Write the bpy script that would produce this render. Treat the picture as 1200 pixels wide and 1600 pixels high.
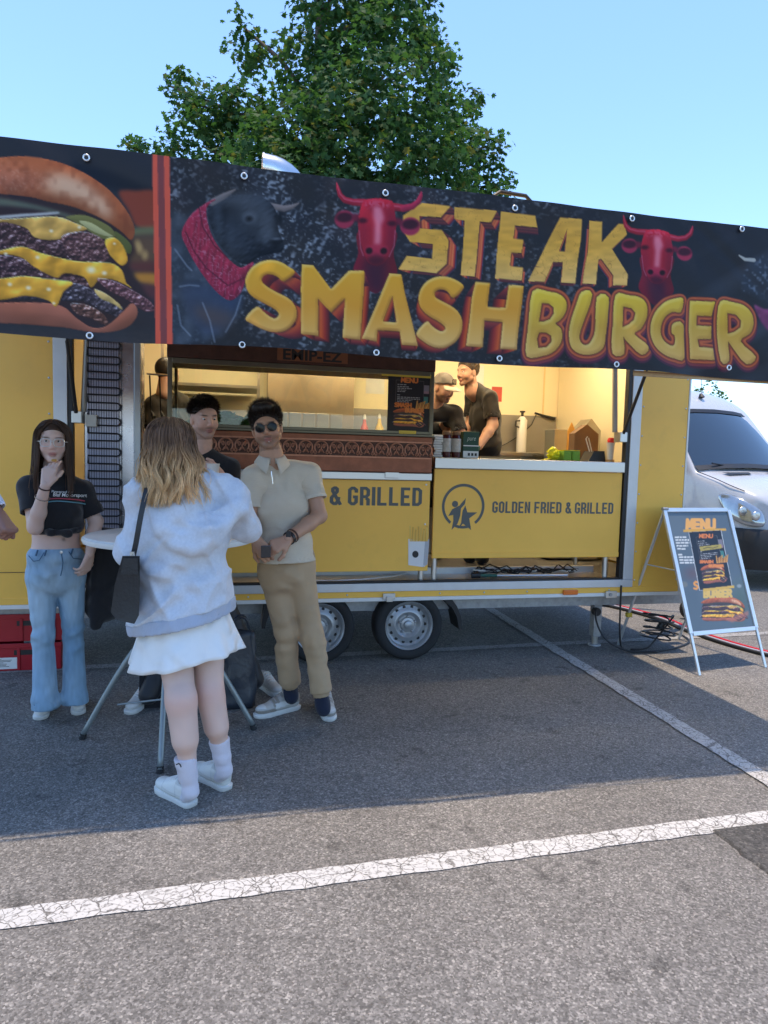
import bpy, math, random
import numpy as np
from mathutils import Vector, Matrix
R_ = math.radians
for o in list(bpy.data.objects): bpy.data.objects.remove(o)
SC = bpy.context.scene
COL = SC.collection
# ---------------------------------------------------------------- camera
CAM_F, CAM_PITCH, CAM_ROLL, CAM_YAW, CAM_H = 1075., R_(4.35), R_(1.5), R_(13.2), 1.53
FW = np.array([math.sin(CAM_YAW)*math.cos(CAM_PITCH), math.cos(CAM_YAW)*math.cos(CAM_PITCH), -math.sin(CAM_PITCH)])
_r0 = np.array([math.cos(CAM_YAW), -math.sin(CAM_YAW), 0.]); _u0 = np.cross(_r0, FW)
RT = _r0*math.cos(CAM_ROLL)+_u0*math.sin(CAM_ROLL); UP = -_r0*math.sin(CAM_ROLL)+_u0*math.cos(CAM_ROLL)
cd = bpy.data.cameras.new('camera'); cam = bpy.data.objects.new('camera', cd); COL.objects.link(cam)
cd.sensor_fit = 'VERTICAL'; cd.sensor_height = 24.; cd.lens = CAM_F/1600*24.; cd.clip_start = .05; cd.clip_end = 3000
cam.matrix_world = Matrix(((RT[0], UP[0], -FW[0], 0), (RT[1], UP[1], -FW[1], 0), (RT[2], UP[2], -FW[2], CAM_H), (0, 0, 0, 1)))
SC.camera = cam
# ---------------------------------------------------------------- sky, sun, exposure
SUN = Vector((-.016, .03, 1.)).normalized()
w = bpy.data.worlds.new('World'); SC.world = w; w.use_nodes = True
nt = w.node_tree; bg = nt.nodes['Background']; sk = nt.nodes.new('ShaderNodeTexSky'); sk.sky_type = 'NISHITA'; sk.sun_disc = False
sk.sun_elevation = math.asin(SUN.z); sk.sun_rotation = math.atan2(SUN.x, SUN.y); sk.air_density = 1.0; sk.dust_density = .15; sk.ozone_density = 6.
nt.links.new(sk.outputs[0], bg.inputs[0]); bg.inputs[1].default_value = .15
sl = bpy.data.lights.new('sun', 'SUN'); so = bpy.data.objects.new('sun', sl); COL.objects.link(so)
sl.energy = 2.0; sl.angle = R_(.55); sl.color = (1., .82, .62); so.rotation_euler = SUN.to_track_quat('Z', 'Y').to_euler(); so.location = (0, 8, 12)
SC.view_settings.view_transform = 'Standard'; SC.view_settings.look = 'None'; SC.view_settings.gamma = 1.; SC.view_settings.use_curve_mapping = False
SC.view_settings.exposure = 1.25
SC.render.engine = 'CYCLES'
SC.cycles.use_denoising = True
SC.cycles.max_bounces = 6; SC.cycles.diffuse_bounces = 4; SC.cycles.glossy_bounces = 3; SC.cycles.transmission_bounces = 5; SC.cycles.transparent_max_bounces = 8
SC.cycles.caustics_reflective = False; SC.cycles.caustics_refractive = False; SC.cycles.sample_clamp_indirect = 4.
# ---------------------------------------------------------------- helpers
def srgb(c):
    c = np.array(c, float)/255.; return np.where(c <= .04045, c/12.92, ((c+.055)/1.055)**2.4)
MATS = {}
def mat(name, col=(.5, .5, .5), rough=.5, metal=0., var=0., vscale=6., bump=0., bscale=60., attr=None, coat=0., trans=0., ior=1.45, spec=.5, emit=None, estr=0., stretch=(1, 1, 1), alpha=1., sheen=0., dirt=0., wrinkle=0., wscale=9.):
    if name in MATS: return MATS[name]
    m = bpy.data.materials.new(name); m.use_nodes = True; N = m.node_tree.nodes; L = m.node_tree.links; b = N['Principled BSDF']
    b.inputs['Roughness'].default_value = rough; b.inputs['Metallic'].default_value = metal; b.inputs['IOR'].default_value = ior
    b.inputs['Coat Weight'].default_value = coat; b.inputs['Transmission Weight'].default_value = trans; b.inputs['Specular IOR Level'].default_value = spec
    b.inputs['Alpha'].default_value = alpha; b.inputs['Sheen Weight'].default_value = sheen
    if emit: b.inputs['Emission Color'].default_value = (*emit, 1); b.inputs['Emission Strength'].default_value = estr
    tc = N.new('ShaderNodeTexCoord'); mp = N.new('ShaderNodeMapping'); mp.inputs['Scale'].default_value = stretch; L.new(tc.outputs['Object'], mp.inputs[0])
    if attr:
        a = N.new('ShaderNodeVertexColor'); a.layer_name = attr; src = a.outputs[0]
    else:
        rg = N.new('ShaderNodeRGB'); rg.outputs[0].default_value = (*col, 1); src = rg.outputs[0]
    if var:
        n = N.new('ShaderNodeTexNoise'); n.inputs['Scale'].default_value = vscale; n.inputs['Detail'].default_value = 5; n.inputs['Roughness'].default_value = .6; L.new(mp.outputs[0], n.inputs[0])
        mr = N.new('ShaderNodeMapRange'); mr.inputs[1].default_value = .25; mr.inputs[2].default_value = .75; mr.inputs[3].default_value = 1-var; mr.inputs[4].default_value = 1+var; L.new(n.outputs[0], mr.inputs[0])
        mx = N.new('ShaderNodeVectorMath'); mx.operation = 'SCALE'; L.new(src, mx.inputs[0]); L.new(mr.outputs[0], mx.inputs['Scale']); src = mx.outputs[0]
        mr2 = N.new('ShaderNodeMapRange'); mr2.inputs[3].default_value = max(0, rough-.12); mr2.inputs[4].default_value = min(1, rough+.12); L.new(n.outputs[0], mr2.inputs[0]); L.new(mr2.outputs[0], b.inputs['Roughness'])
    if dirt:
        n = N.new('ShaderNodeTexNoise'); n.inputs['Scale'].default_value = 3.1; n.inputs['Detail'].default_value = 9; n.inputs['Roughness'].default_value = .72; L.new(mp.outputs[0], n.inputs[0])
        mr = N.new('ShaderNodeMapRange'); mr.inputs[1].default_value = .54; mr.inputs[2].default_value = .78; mr.inputs[4].default_value = dirt; L.new(n.outputs[0], mr.inputs[0])
        mx = N.new('ShaderNodeMixRGB'); mx.inputs[2].default_value = (.11, .095, .075, 1); L.new(mr.outputs[0], mx.inputs[0]); L.new(src, mx.inputs[1]); src = mx.outputs[0]
    L.new(src, b.inputs['Base Color'])
    if bump:
        n = N.new('ShaderNodeTexNoise'); n.inputs['Scale'].default_value = bscale; n.inputs['Detail'].default_value = 4; L.new(mp.outputs[0], n.inputs[0])
        bp = N.new('ShaderNodeBump'); bp.inputs['Strength'].default_value = bump; bp.inputs['Distance'].default_value = .01; L.new(n.outputs[0], bp.inputs['Height']); L.new(bp.outputs[0], b.inputs['Normal'])
    if wrinkle:
        wn = N.new('ShaderNodeTexNoise'); wn.noise_type = 'RIDGED_MULTIFRACTAL'; wn.inputs['Scale'].default_value = wscale; wn.inputs['Detail'].default_value = 2.5; wn.inputs['Distortion'].default_value = .6; L.new(tc.outputs['Object'], wn.inputs[0])
        wb_ = N.new('ShaderNodeBump'); wb_.inputs['Strength'].default_value = wrinkle; wb_.inputs['Distance'].default_value = .05; L.new(wn.outputs[0], wb_.inputs['Height'])
        if bump: L.new(wb_.outputs[0], bp.inputs['Normal'])
        else: L.new(wb_.outputs[0], b.inputs['Normal'])
    MATS[name] = m; return m
def hold(o, parent):
    if parent is not None:
        o.parent = parent
        if parent.type == 'EMPTY': o.matrix_parent_inverse = Matrix.Translation(-Vector(parent.location))
    return o
def mesh(name, v, f, m, parent=None, smooth=False, bevel=0., col=None, sub=0):
    me = bpy.data.meshes.new(name)
    if isinstance(f, np.ndarray):
        v = np.ascontiguousarray(v, np.float32); n = f.shape[1]
        me.vertices.add(len(v)); me.vertices.foreach_set('co', v.ravel())
        me.loops.add(f.size); me.loops.foreach_set('vertex_index', np.ascontiguousarray(f, np.int32).ravel())
        me.polygons.add(len(f)); me.polygons.foreach_set('loop_start', np.arange(0, f.size, n, dtype=np.int32)); me.polygons.foreach_set('loop_total', np.full(len(f), n, np.int32))
        me.update(calc_edges=True); me.validate()
    else:
        me.from_pydata([tuple(map(float, p)) for p in v], [], f); me.update()
    if col is not None:
        a = me.color_attributes.new('col', 'FLOAT_COLOR', 'POINT'); c = np.ones((len(me.vertices), 4), np.float32); c[:, :3] = col; a.data.foreach_set('color', c.ravel())
    if smooth: me.polygons.foreach_set('use_smooth', np.ones(len(me.polygons), bool))
    me.materials.append(m)
    o = bpy.data.objects.new(name, me); COL.objects.link(o); hold(o, parent)
    if bevel:
        b = o.modifiers.new('bevel', 'BEVEL'); b.width = bevel; b.segments = 2; b.limit_method = 'ANGLE'; b.angle_limit = R_(40)
    if sub: s = o.modifiers.new('sub', 'SUBSURF'); s.levels = s.render_levels = sub
    return o
class MB:
    def __init__(s): s.v = []; s.f = []
    def add(s, v, f):
        n = len(s.v); s.v += [tuple(p) for p in v]; s.f += [tuple(i+n for i in q) for q in f]; return s
    def box(s, x0, x1, y0, y1, z0, z1, rz=0., c=None):
        v = [(x, y, z) for x in (x0, x1) for y in (y0, y1) for z in (z0, z1)]
        if rz:
            cx, cy = c if c else ((x0+x1)/2, (y0+y1)/2); a, b = math.cos(rz), math.sin(rz)
            v = [(cx+(x-cx)*a-(y-cy)*b, cy+(x-cx)*b+(y-cy)*a, z) for x, y, z in v]
        return s.add(v, [(0, 1, 3, 2), (4, 6, 7, 5), (0, 4, 5, 1), (2, 3, 7, 6), (0, 2, 6, 4), (1, 5, 7, 3)])
    def tube(s, pts, r, n=8, cap=True):
        P = [np.array(p, float) for p in pts]; rr = np.broadcast_to(r, len(P)); rings = []; up = None
        for i, p in enumerate(P):
            t = P[min(i+1, len(P)-1)]-P[max(i-1, 0)]; t = t/(np.linalg.norm(t)+1e-12)
            if up is None: up = np.array((0, 0, 1.)) if abs(t[2]) < .9 else np.array((1., 0, 0))
            a = np.cross(t, up); a /= np.linalg.norm(a)+1e-12; b = np.cross(a, t); up = b
            rings.append([p+rr[i]*(math.cos(k*2*math.pi/n)*a+math.sin(k*2*math.pi/n)*b) for k in range(n)])
        f = [(i*n+k, i*n+(k+1) % n, (i+1)*n+(k+1) % n, (i+1)*n+k) for i in range(len(P)-1) for k in range(n)]
        if cap: f += [tuple(range(n))[::-1], tuple((len(P)-1)*n+k for k in range(n))]
        return s.add([q for r_ in rings for q in r_], f)
    def lathe(s, prof, c, axis='z', n=32):
        v = []; f = []
        for r, h in prof:
            for k in range(n):
                a = k*2*math.pi/n; x, y = r*math.cos(a), r*math.sin(a)
                v.append((c[0]+x, c[1]+y, c[2]+h) if axis == 'z' else (c[0]+x, c[1]+h, c[2]+y) if axis == 'y' else (c[0]+h, c[1]+x, c[2]+y))
        for i in range(len(prof)-1): f += [(i*n+k, i*n+(k+1) % n, (i+1)*n+(k+1) % n, (i+1)*n+k) for k in range(n)]
        return s.add(v, f)
    def prism(s, poly, axis, a, b):
        """polygon in the plane across axis, from a to b along it"""
        n = len(poly); w_ = lambda p, h: (p[0], h, p[1]) if axis == 'y' else (h, p[0], p[1]) if axis == 'x' else (p[0], p[1], h)
        return s.add([w_(p, a) for p in poly]+[w_(p, b) for p in poly], [tuple(range(n)), tuple(range(2*n-1, n-1, -1))]+[(i, (i+1) % n, n+(i+1) % n, n+i) for i in range(n)])
    def build(s, name, m, parent=None, smooth=False, bevel=0., **k): return mesh(name, s.v, s.f, m, parent, smooth, bevel, **k)
def box(name, x0, x1, y0, y1, z0, z1, m, parent=None, bevel=0., **k): return MB().box(x0, x1, y0, y1, z0, z1, **k).build(name, m, parent, bevel=bevel)
def tag(o, label=None, cat=None, group=None, kind=None):
    if label: o['label'] = label
    if cat: o['category'] = cat
    if group: o['group'] = group
    if kind: o['kind'] = kind
    return o
def thing(name, loc, label, cat, group=None):
    o = bpy.data.objects.new(name, None); COL.objects.link(o); o.location = loc; o.empty_display_size = .1; return tag(o, label, cat, group)
def autosmooth(o, ang=40):
    me = o.data; me.polygons.foreach_set('use_smooth', np.ones(len(me.polygons), bool)); me.set_sharp_from_angle(angle=R_(ang)); return o
def block_text(name, text, H, W, m, parent, loc):
    """condensed block capitals in the XZ plane, facing -Y; loc is the lower left corner"""
    w, s, ch = .44, .155, .10; c = s/2; L, R, B, T = c, w-c, c, 1-c
    G = {'O': [[(L,B+ch),(L,T-ch),(L+ch,T),(R-ch,T),(R,T-ch),(R,B+ch),(R-ch,B),(L+ch,B),(L,B+ch),(L,B+ch+.01)]], 'G': [[(R,.68),(R,T-ch),(R-ch,T),(L+ch,T),(L,T-ch),(L,B+ch),(L+ch,B),(R-ch,B),(R,B+ch),(R,.45),(w*.5,.45)]], 'L': [[(L,1),(L,B),(w*.95,B)]], 'D': [[(L,T),(R-ch,T),(R,T-ch),(R,B+ch),(R-ch,B),(L,B),(L,T),(L+.01,T)]],
     'E': [[(w*.95,T),(L,T),(L,B),(w*.95,B)], [(L+c,.5),(w*.86,.5)]], 'N': [[(L,0),(L,1)], [(R,0),(R,1)], 'n'], 'F': [[(w*.95,T),(L,T),(L,0)], [(L+c,.5),(w*.86,.5)]], 'R': [[(L,0),(L,T),(R-ch,T),(R,T-ch),(R,.47+ch),(R-ch,.47),(L+c,.47)], [(R-.09,.40),(R,.31),(R,0)]], 'I': [[(L,0),(L,1)]],
     '&': [[(w+.03,.02),(L+.05,.74),(L+.05,T-.06),(L+.12,T),(R-.12,T),(R-.05,T-.06),(R-.05,.72),(L,.40),(L,B+ch),(L+ch,B),(R-ch,B),(R,.25),(R+.02,.44)]]}
    x = 0.; V = []; F = []; dy = 0.
    for t in text:
        if t == ' ': x += .26; continue
        for st in G[t]:
            if st == 'n': pts2 = [[(s-.01, 1), (s-.01, .66), (w-s+.01, 0), (w-s+.01, .34)]]
            else:
                P = np.array(st, float); pts2 = []; E = []
                for i in range(len(P)):
                    a = P[i]-P[i-1] if i else P[1]-P[0]; b = P[i+1]-P[i] if i < len(P)-1 else P[i]-P[i-1]; a = a/np.hypot(*a); b = b/np.hypot(*b); n = np.array((-a[1]-b[1], a[0]+b[0])); n = n/(np.hypot(*n)+1e-9); k = c/max(.35, n@np.array((-a[1], a[0]))); E.append((P[i]+n*k, P[i]-n*k))
                for i in range(len(E)-1): pts2.append([E[i][0], E[i][1], E[i+1][1], E[i+1][0]])
            for q in pts2:
                q = np.array(q); ar = sum(q[k-1][0]*q[k][1]-q[k][0]*q[k-1][1] for k in range(4)); q = q if ar > 0 else q[::-1]; dy += 4e-6; b = len(V); V += [(x+p[0], -dy, p[1]) for p in q]; F.append((b, b+1, b+2, b+3))
        x += (s if t == 'I' else w)+.085
    k = W/(x-.085); return mesh(name, [(loc[0]+a*k, loc[1]+y, loc[2]+z*H) for a, y, z in V], F, m, parent)
def text_mesh(name, body, size, m, parent, loc, width=None, offset=0., depth=.0012, shear=0.):
    """lettering in the XZ plane, facing -Y; loc is its lower left corner"""
    c = bpy.data.curves.new(name, 'FONT'); c.body = body; c.size = 1.; c.offset = offset; c.extrude = 0; c.shear = shear; c.resolution_u = 4
    t = bpy.data.objects.new(name, c); me = bpy.data.meshes.new_from_object(t)
    v = np.array([q.co[:] for q in me.vertices]); mn = v.min(0); mx = v.max(0); v -= mn
    sz = size/(mx[1]-mn[1]); sx = width/(mx[0]-mn[0]) if width else sz
    f = [tuple(p.vertices) for p in me.polygons]
    bpy.data.objects.remove(t); bpy.data.curves.remove(c); bpy.data.meshes.remove(me)
    V = [(loc[0]+p[0]*sx, loc[1], loc[2]+p[1]*sz) for p in v]
    return mesh(name, V, f, m, parent)
# ---------------------------------------------------------------- printed artwork (flat print on the banner and the menus)
def vnoise(px, py, s, seed=0):
    rs = np.random.RandomState(seed); L = rs.rand(64, 64)
    x = px / s; y = py / s; xi = np.floor(x).astype(int); yi = np.floor(y).astype(int)
    fx = x - xi; fy = y - yi; fx = fx*fx*(3-2*fx); fy = fy*fy*(3-2*fy)
    g = lambda a, b: L[(xi+a) % 64, (yi+b) % 64]
    return (g(0,0)*(1-fx)+g(1,0)*fx)*(1-fy)+(g(0,1)*(1-fx)+g(1,1)*fx)*fy
def fbm(px, py, s, n=4, seed=0):
    t = 0; a = .5
    for i in range(n): t = t+a*vnoise(px, py, s/2**i, seed+i*7); a *= .5
    return t
def nzbox(m, pad):
    r = np.flatnonzero(m.any(1)); q = np.flatnonzero(m.any(0))
    if len(r) == 0: return None
    return slice(max(0, r[0]-pad), r[-1]+1+pad), slice(max(0, q[0]-pad), q[-1]+1+pad)
def blur(a, r):
    r = max(1, int(r)); b = nzbox(a, 4*r+4); out = np.zeros_like(a)
    if b is None: return out
    w = a[b]
    for _ in range(2):
        for ax in (0, 1):
            p = np.pad(w, [(r+1, r) if i == ax else (0, 0) for i in range(2)], mode='edge')
            c = np.cumsum(p, axis=ax); n = w.shape[ax]
            w = (c[2*r+1:2*r+1+n]-c[:n])/(2*r+1) if ax == 0 else (c[:, 2*r+1:2*r+1+n]-c[:, :n])/(2*r+1)
    out[b] = w
    return out
def smooth_poly(pts, n=6):
    p = np.array(pts, float); N = len(p); o = []
    for i in range(N):
        a, b, c, d = p[i-1], p[i], p[(i+1) % N], p[(i+2) % N]
        for k in range(n):
            t = k/n
            o.append(.5*((2*b)+(c-a)*t+(2*a-5*b+4*c-d)*t*t+(3*b-a-3*c+d)*t**3))
    return np.array(o)
class Canvas:
    """colour raster over a grid whose samples sit at artwork coordinates (px, py)"""
    def __init__(s, px, py, col):
        s.px, s.py = px, py; s.c = np.zeros(px.shape+(3,)); s.c[:] = np.array(col)/255.
    def box(s, pts, pad=2):
        x0, y0 = np.min(pts, 0)-pad; x1, y1 = np.max(pts, 0)+pad
        a = s.px[::8, ::8]; e = s.py[::8, ::8]; g = 9*max(abs(s.px[0, -1]-s.px[0, 0])/s.px.shape[1], abs(s.py[-1, 0]-s.py[0, 0])/s.px.shape[0])
        b = nzbox((a >= x0-g) & (a <= x1+g) & (e >= y0-g) & (e <= y1+g), 1)
        if b is None: return None
        return tuple(slice(q.start*8, q.stop*8) for q in b)
    def mask(s, pts, holes=(), soft=0):
        M = np.zeros(s.px.shape)
        b = s.box(pts)
        if b is None: return M
        X, Y = s.px[b], s.py[b]
        def inside(P):
            P = np.array(P, float); r = np.zeros(X.shape, bool)
            for i in range(len(P)):
                (x0, y0), (x1, y1) = P[i-1], P[i]
                if y0 == y1: continue
                r ^= ((Y > y0) != (Y > y1)) & (X < (x1-x0)*(Y-y0)/(y1-y0)+x0)
            return r
        m = inside(pts)
        for h in holes: m &= ~inside(h)
        M[b] = m
        return blur(M, soft) if soft else M
    def ell(s, cx, cy, rx, ry, soft=.25):
        d = np.hypot((s.px-cx)/rx, (s.py-cy)/ry)
        return np.clip((1+soft-d)/(2*soft), 0, 1)
    def stroke(s, pts, w):
        M = np.full(s.px.shape, 9.); P = np.array(pts, float); w = np.broadcast_to(w, len(P))
        b = s.box(P, pad=float(np.max(w))+2)
        if b is None: return np.zeros(s.px.shape)
        X, Y = s.px[b], s.py[b]; m = M[b]
        for i in range(len(P)-1):
            d = P[i+1]-P[i]; t = np.clip(((X-P[i][0])*d[0]+(Y-P[i][1])*d[1])/(d@d+1e-9), 0, 1)
            r = np.hypot(X-P[i][0]-t*d[0], Y-P[i][1]-t*d[1])/(w[i]+(w[i+1]-w[i])*t+1e-6)
            m = np.minimum(m, r)
        M[b] = m
        return np.clip((1.15-M)/.3, 0, 1)
    def put(s, m, col, a=1.):
        b = nzbox(m, 0)
        if b is None: return
        col = col[b] if isinstance(col, np.ndarray) else np.array(col, float)/255.
        k = (m[b]*a)[..., None]; s.c[b] = s.c[b]*(1-k)+col*k
    def relief(s, m, col, r, k=1., lx=-.4, ly=-.8, gloss=0., bump=None):
        """a rounded, lit shape as a photograph or a rendering in the print would show it"""
        b = nzbox(m, 2)
        if b is None: return
        h = (blur(m, r)*max(1, int(r)))[b]
        if bump is not None: h = h+bump[b]
        gy, gx = np.gradient(h); n = np.sqrt(1+gx**2+gy**2); l = -(gx*lx+gy*ly)/n
        out = np.array(col, float)/255.*(1+k*l)[..., None]
        if gloss: out = out+(np.clip(l, 0, 1)**3*gloss)[..., None]
        kk = m[b][..., None]; s.c[b] = s.c[b]*(1-kk)+np.clip(out, 0, 1)*kk
    def sub(s, pts, pad):
        b = s.box(pts, pad); o = Canvas.__new__(Canvas)
        if b is None: b = (slice(0, 2), slice(0, 2))
        o.px, o.py, o.c = s.px[b], s.py[b], s.c[b]; return o
def zc(pts, ox, oy, sc): return [(ox+x/sc, oy+y/sc) for x, y in pts]
ZA = lambda p: zc(p, 610, 300, 5.4545)
ZB = lambda p: zc(p, 800, 320, 5.4545)
ZC = lambda p: zc(p, 370, 400, 5.4545)
ZD = lambda p: zc(p, 530, 400, 5.4545)
ZE = lambda p: zc(p, 640, 410, 5.4545)
ZF = lambda p: zc(p, 810, 430, 5.4545)
ZG = lambda p: zc(p, 990, 430, 5.714)
ZH = lambda p: zc(p, 500, 280, 6.667)
ZK = lambda p: zc(p, 255, 260, 5.333)
ZU = lambda p: zc(p, 0, 220, 4.444)
STEAK = [
 (ZA([(250,118),(495,140),(408,238),(228,228),(235,332),(415,345),(472,430),(462,622),(375,704),(50,678),(120,565),(335,585),(345,460),(150,443),(90,350),(95,220)]), []),
 (ZA([(527,148),(885,182),(835,275),(742,268),(700,728),(580,718),(612,262),(522,248)]), []),
 (ZA([(918,188),(1215,214),(1235,314),(1040,300),(1028,410),(1114,420),(1101,530),(1015,522),(1005,635),(1120,648),(1108,758),(875,742)]), []),
 (ZB([(388,125),(575,137),(568,300),(520,680),(402,670),(418,497),(332,497),(265,662),(128,652),(250,400)]), [ZB([(452,218),(438,408),(385,405)])]),
 (ZB([(640,150),(750,155),(742,335),(890,172),(935,178),(960,265),(828,390),(955,610),(948,705),(835,702),(835,615),(738,475),(715,480),(695,690),(580,682),(625,420)]), [])]
SMASH = [
 (smooth_poly(ZC([(492,160),(430,105),(350,65),(270,55),(190,75),(120,125),(80,190),(72,250),(90,320),(140,375),(220,420),(300,465),(345,500),(350,530),(320,555),(270,535),(215,490),(165,455),(70,555),(130,605),(220,650),(300,672),(390,665),(460,620),(500,550),(500,480),(470,420),(420,375),(340,335),(270,295),(215,250),(210,215),(240,185),(290,180),(350,205),(395,238)]), 3), []),
 (ZC([(550,92),(645,98),(660,120),(795,300),(945,145),(1070,142),(1078,160),(1045,725),(893,712),(915,375),(795,500),(685,385),(685,700),(540,685),(540,300)]), []),
 (ZD([(415,162),(512,172),(545,330),(655,768),(523,758),(503,648),(318,640),(310,735),(185,712),(250,560)]), [ZD([(440,355),(475,575),(360,570)])]),
 (smooth_poly(ZD([(1045,275),(1000,225),(930,195),(860,185),(780,200),(710,245),(670,310),(660,380),(680,450),(740,510),(820,555),(870,590),(890,620),(860,645),(810,625),(765,590),(730,562),(640,665),(700,730),(780,775),(860,785),(940,755),(1000,700),(1030,620),(1025,540),(985,470),(920,425),(850,390),(800,360),(795,320),(840,295),(900,310),(955,365)]), 3), []),
 (ZE([(545,172),(670,180),(650,378),(805,388),(830,195),(962,202),(900,742),(755,732),(785,505),(622,495),(605,720),(465,708),(515,300)]), [])]
BURGER = [
 (smooth_poly(ZF([(110,140),(250,145),(330,165),(385,215),(398,280),(380,340),(340,390),(300,418),(345,460),(355,530),(335,600),(280,660),(200,688),(58,690),(70,470)]), 3), [ZF([(190,240),(250,245),(290,280),(290,330),(255,380),(200,400),(160,400)]), ZF([(165,490),(220,490),(265,520),(268,570),(230,615),(160,620),(148,540)])]),
 (smooth_poly(ZF([(515,155),(605,178),(510,480),(500,560),(530,605),(570,600),(600,560),(625,480),(640,205),(742,208),(715,480),(700,610),(660,665),(590,690),(510,685),(440,640),(412,560),(420,440),(470,270)]), 3), []),
 (smooth_poly(ZF([(800,185),(900,188),(990,205),(1045,250),(1062,330),(1045,410),(1000,480),(945,525),(1065,630),(1000,700),(870,575),(850,545),(860,690),(765,685),(765,450)]), 3), [ZF([(860,285),(930,300),(962,340),(945,400),(900,440),(845,465)])]),
 (smooth_poly(ZG([(410,222),(385,345),(310,345),(240,390),(205,470),(205,550),(240,610),(300,645),(330,630),(330,560),(300,530),(310,450),(405,455),(428,750),(330,757),(240,730),(160,670),(115,580),(110,470),(150,350),(230,265),(320,228)]), 3), []),
 (ZG([(470,242),(690,250),(665,375),(535,370),(528,460),(670,462),(670,575),(540,580),(555,650),(705,655),(705,760),(480,758),(455,500)]), []),
 (smooth_poly(ZG([(735,245),(850,250),(950,275),(1020,340),(1040,430),(1010,520),(930,590),(1065,725),(990,790),(860,640),(825,600),(840,760),(760,765),(715,430)]), 3), [ZG([(800,345),(880,360),(925,410),(920,470),(870,510),(815,525)])])]
def extrude_print(cv0, polys, vp, k, colf):
    V = np.array(vp)
    for outer, holes in polys:
        for ring in [outer]+list(holes):
            P = np.array(ring, float); Q = P+(V-P)*k
            A = .5*np.sum(P[:, 0]*np.roll(P[:, 1], -1)-np.roll(P[:, 0], -1)*P[:, 1])
            order = np.argsort([np.hypot(*((P[i]+P[i-1])/2-V)) for i in range(len(P))])
            for i in order:
                q = np.array([P[i-1], P[i], Q[i], Q[i-1]]); cv = cv0.sub(q, 3)
                e = P[i]-P[i-1]; n = np.array([e[1], -e[0]])*np.sign(A); n /= np.hypot(*n)+1e-9
                L = abs(np.dot(Q[i]-P[i], n))+1e-6
                t = np.clip(np.abs((cv.px-P[i][0])*n[0]+(cv.py-P[i][1])*n[1])/L, 0, 1)
                cv.put(cv.mask(q), colf(n, t))
def lerp3(t, stops):
    xs = [a for a, _ in stops]; return np.stack([np.interp(t, xs, [c[i]/255. for _, c in stops]) for i in range(3)], -1)
def red_bull(cv, f):
    T = lambda p: [f(x, y) for x, y in ZH(p)]
    cv = cv.sub(T([(100, 40), (1100, 1250)]), 6)
    s = np.hypot(f(1, 0)[0]-f(0, 0)[0], f(1, 0)[1]-f(0, 0)[1])
    neck = cv.mask(smooth_poly(T([(395,560),(385,800),(335,965),(400,1080),(560,1210),(690,1100),(785,1000),(745,800),(765,560)])))
    cv.relief(neck, (112, 20, 34), 12*s, .5, lx=-.5, ly=-.2)
    cv.put(cv.mask(T([(430,880),(690,880),(650,1200),(500,1200)]), soft=10)*neck, (50, 20, 38), .8)
    for pts, w in (([(450,265),(340,262),(250,240),(200,190),(178,120),(165,60)], [40,36,32,26,18,6]), ([(740,310),(850,330),(940,315),(1000,265),(1028,200),(1035,160)], [40,36,32,26,18,6])):
        m = cv.stroke(T(pts), [v/6.667*s for v in w]); cv.relief(m, (162, 28, 44), 3*s, .8)
        cv.put(cv.stroke([(x, y-1.6*s) for x, y in T(pts)], [v/6.667*s*.25 for v in w]), (215, 90, 110), .6)
    for cx, cy in ((245, 440), (920, 515)):
        x, y = T([(cx, cy)])[0]
        cv.put(cv.ell(x, y, 15*s, 14*s, .1), (160, 42, 66)); cv.put(cv.ell(x, y-3*s, 13*s, 7.5*s, .25), (58, 16, 30))
    cv.put(cv.mask(T([(330,380),(420,390),(420,470),(330,460)]), soft=2), (110, 24, 44)); cv.put(cv.mask(T([(760,420),(840,440),(830,500),(760,500)]), soft=2), (110, 24, 44))
    head = cv.mask(smooth_poly(T([(440,250),(480,228),(600,220),(700,240),(745,270),(770,420),(778,500),(755,640),(720,760),(690,830),(640,900),(560,920),(490,890),(455,820),(430,740),(395,620),(385,480),(405,340)])))
    cv.relief(head, (170, 26, 42), 9*s, .85, lx=-.2, ly=-.9)
    side = cv.mask(T([(700,300),(780,420),(770,640),(700,840),(660,700),(690,480)]), soft=8)*head; cv.put(side, (110, 18, 42), .6)
    side = cv.mask(T([(400,420),(470,520),(480,720),(430,760),(385,600)]), soft=8)*head; cv.put(side, (125, 22, 46), .5)
    cv.put(cv.mask(T([(545,300),(625,310),(655,430),(622,500),(612,712),(545,712),(556,500),(540,410)]), soft=4)*head, (236, 132, 146), .85)
    cv.put(cv.mask(T([(450,270),(560,240),(720,280),(680,320),(560,280),(470,320)]), soft=4)*head*(vnoise(cv.px, cv.py, 3*s, 5) > .45), (225, 120, 145), .6)
    for a, b in ((430, 455), (735, 485)): cv.put(cv.ell(*T([(a, b)])[0], 7*s, 4.2*s, .5), (60, 10, 24), .9)
    cv.put(cv.mask(T([(470,720),(570,705),(680,730),(690,790),(640,840),(500,830),(450,780)]), soft=3), (178, 40, 68), .8)
    for a, b in ((497, 768), (645, 772)): cv.put(cv.ell(*T([(a, b)])[0], 5.2*s, 5*s, .3), (34, 6, 14))
    cv.put(cv.mask(T([(470,840),(560,800),(670,840),(640,905),(560,925),(490,900)]), soft=5), (62, 14, 32), .85)
    for l in ([(395,560),(410,740),(440,820)], [(765,560),(750,720),(700,830)]): cv.put(cv.stroke(T(l), 1.0*s), (205, 110, 130), .5)
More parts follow.
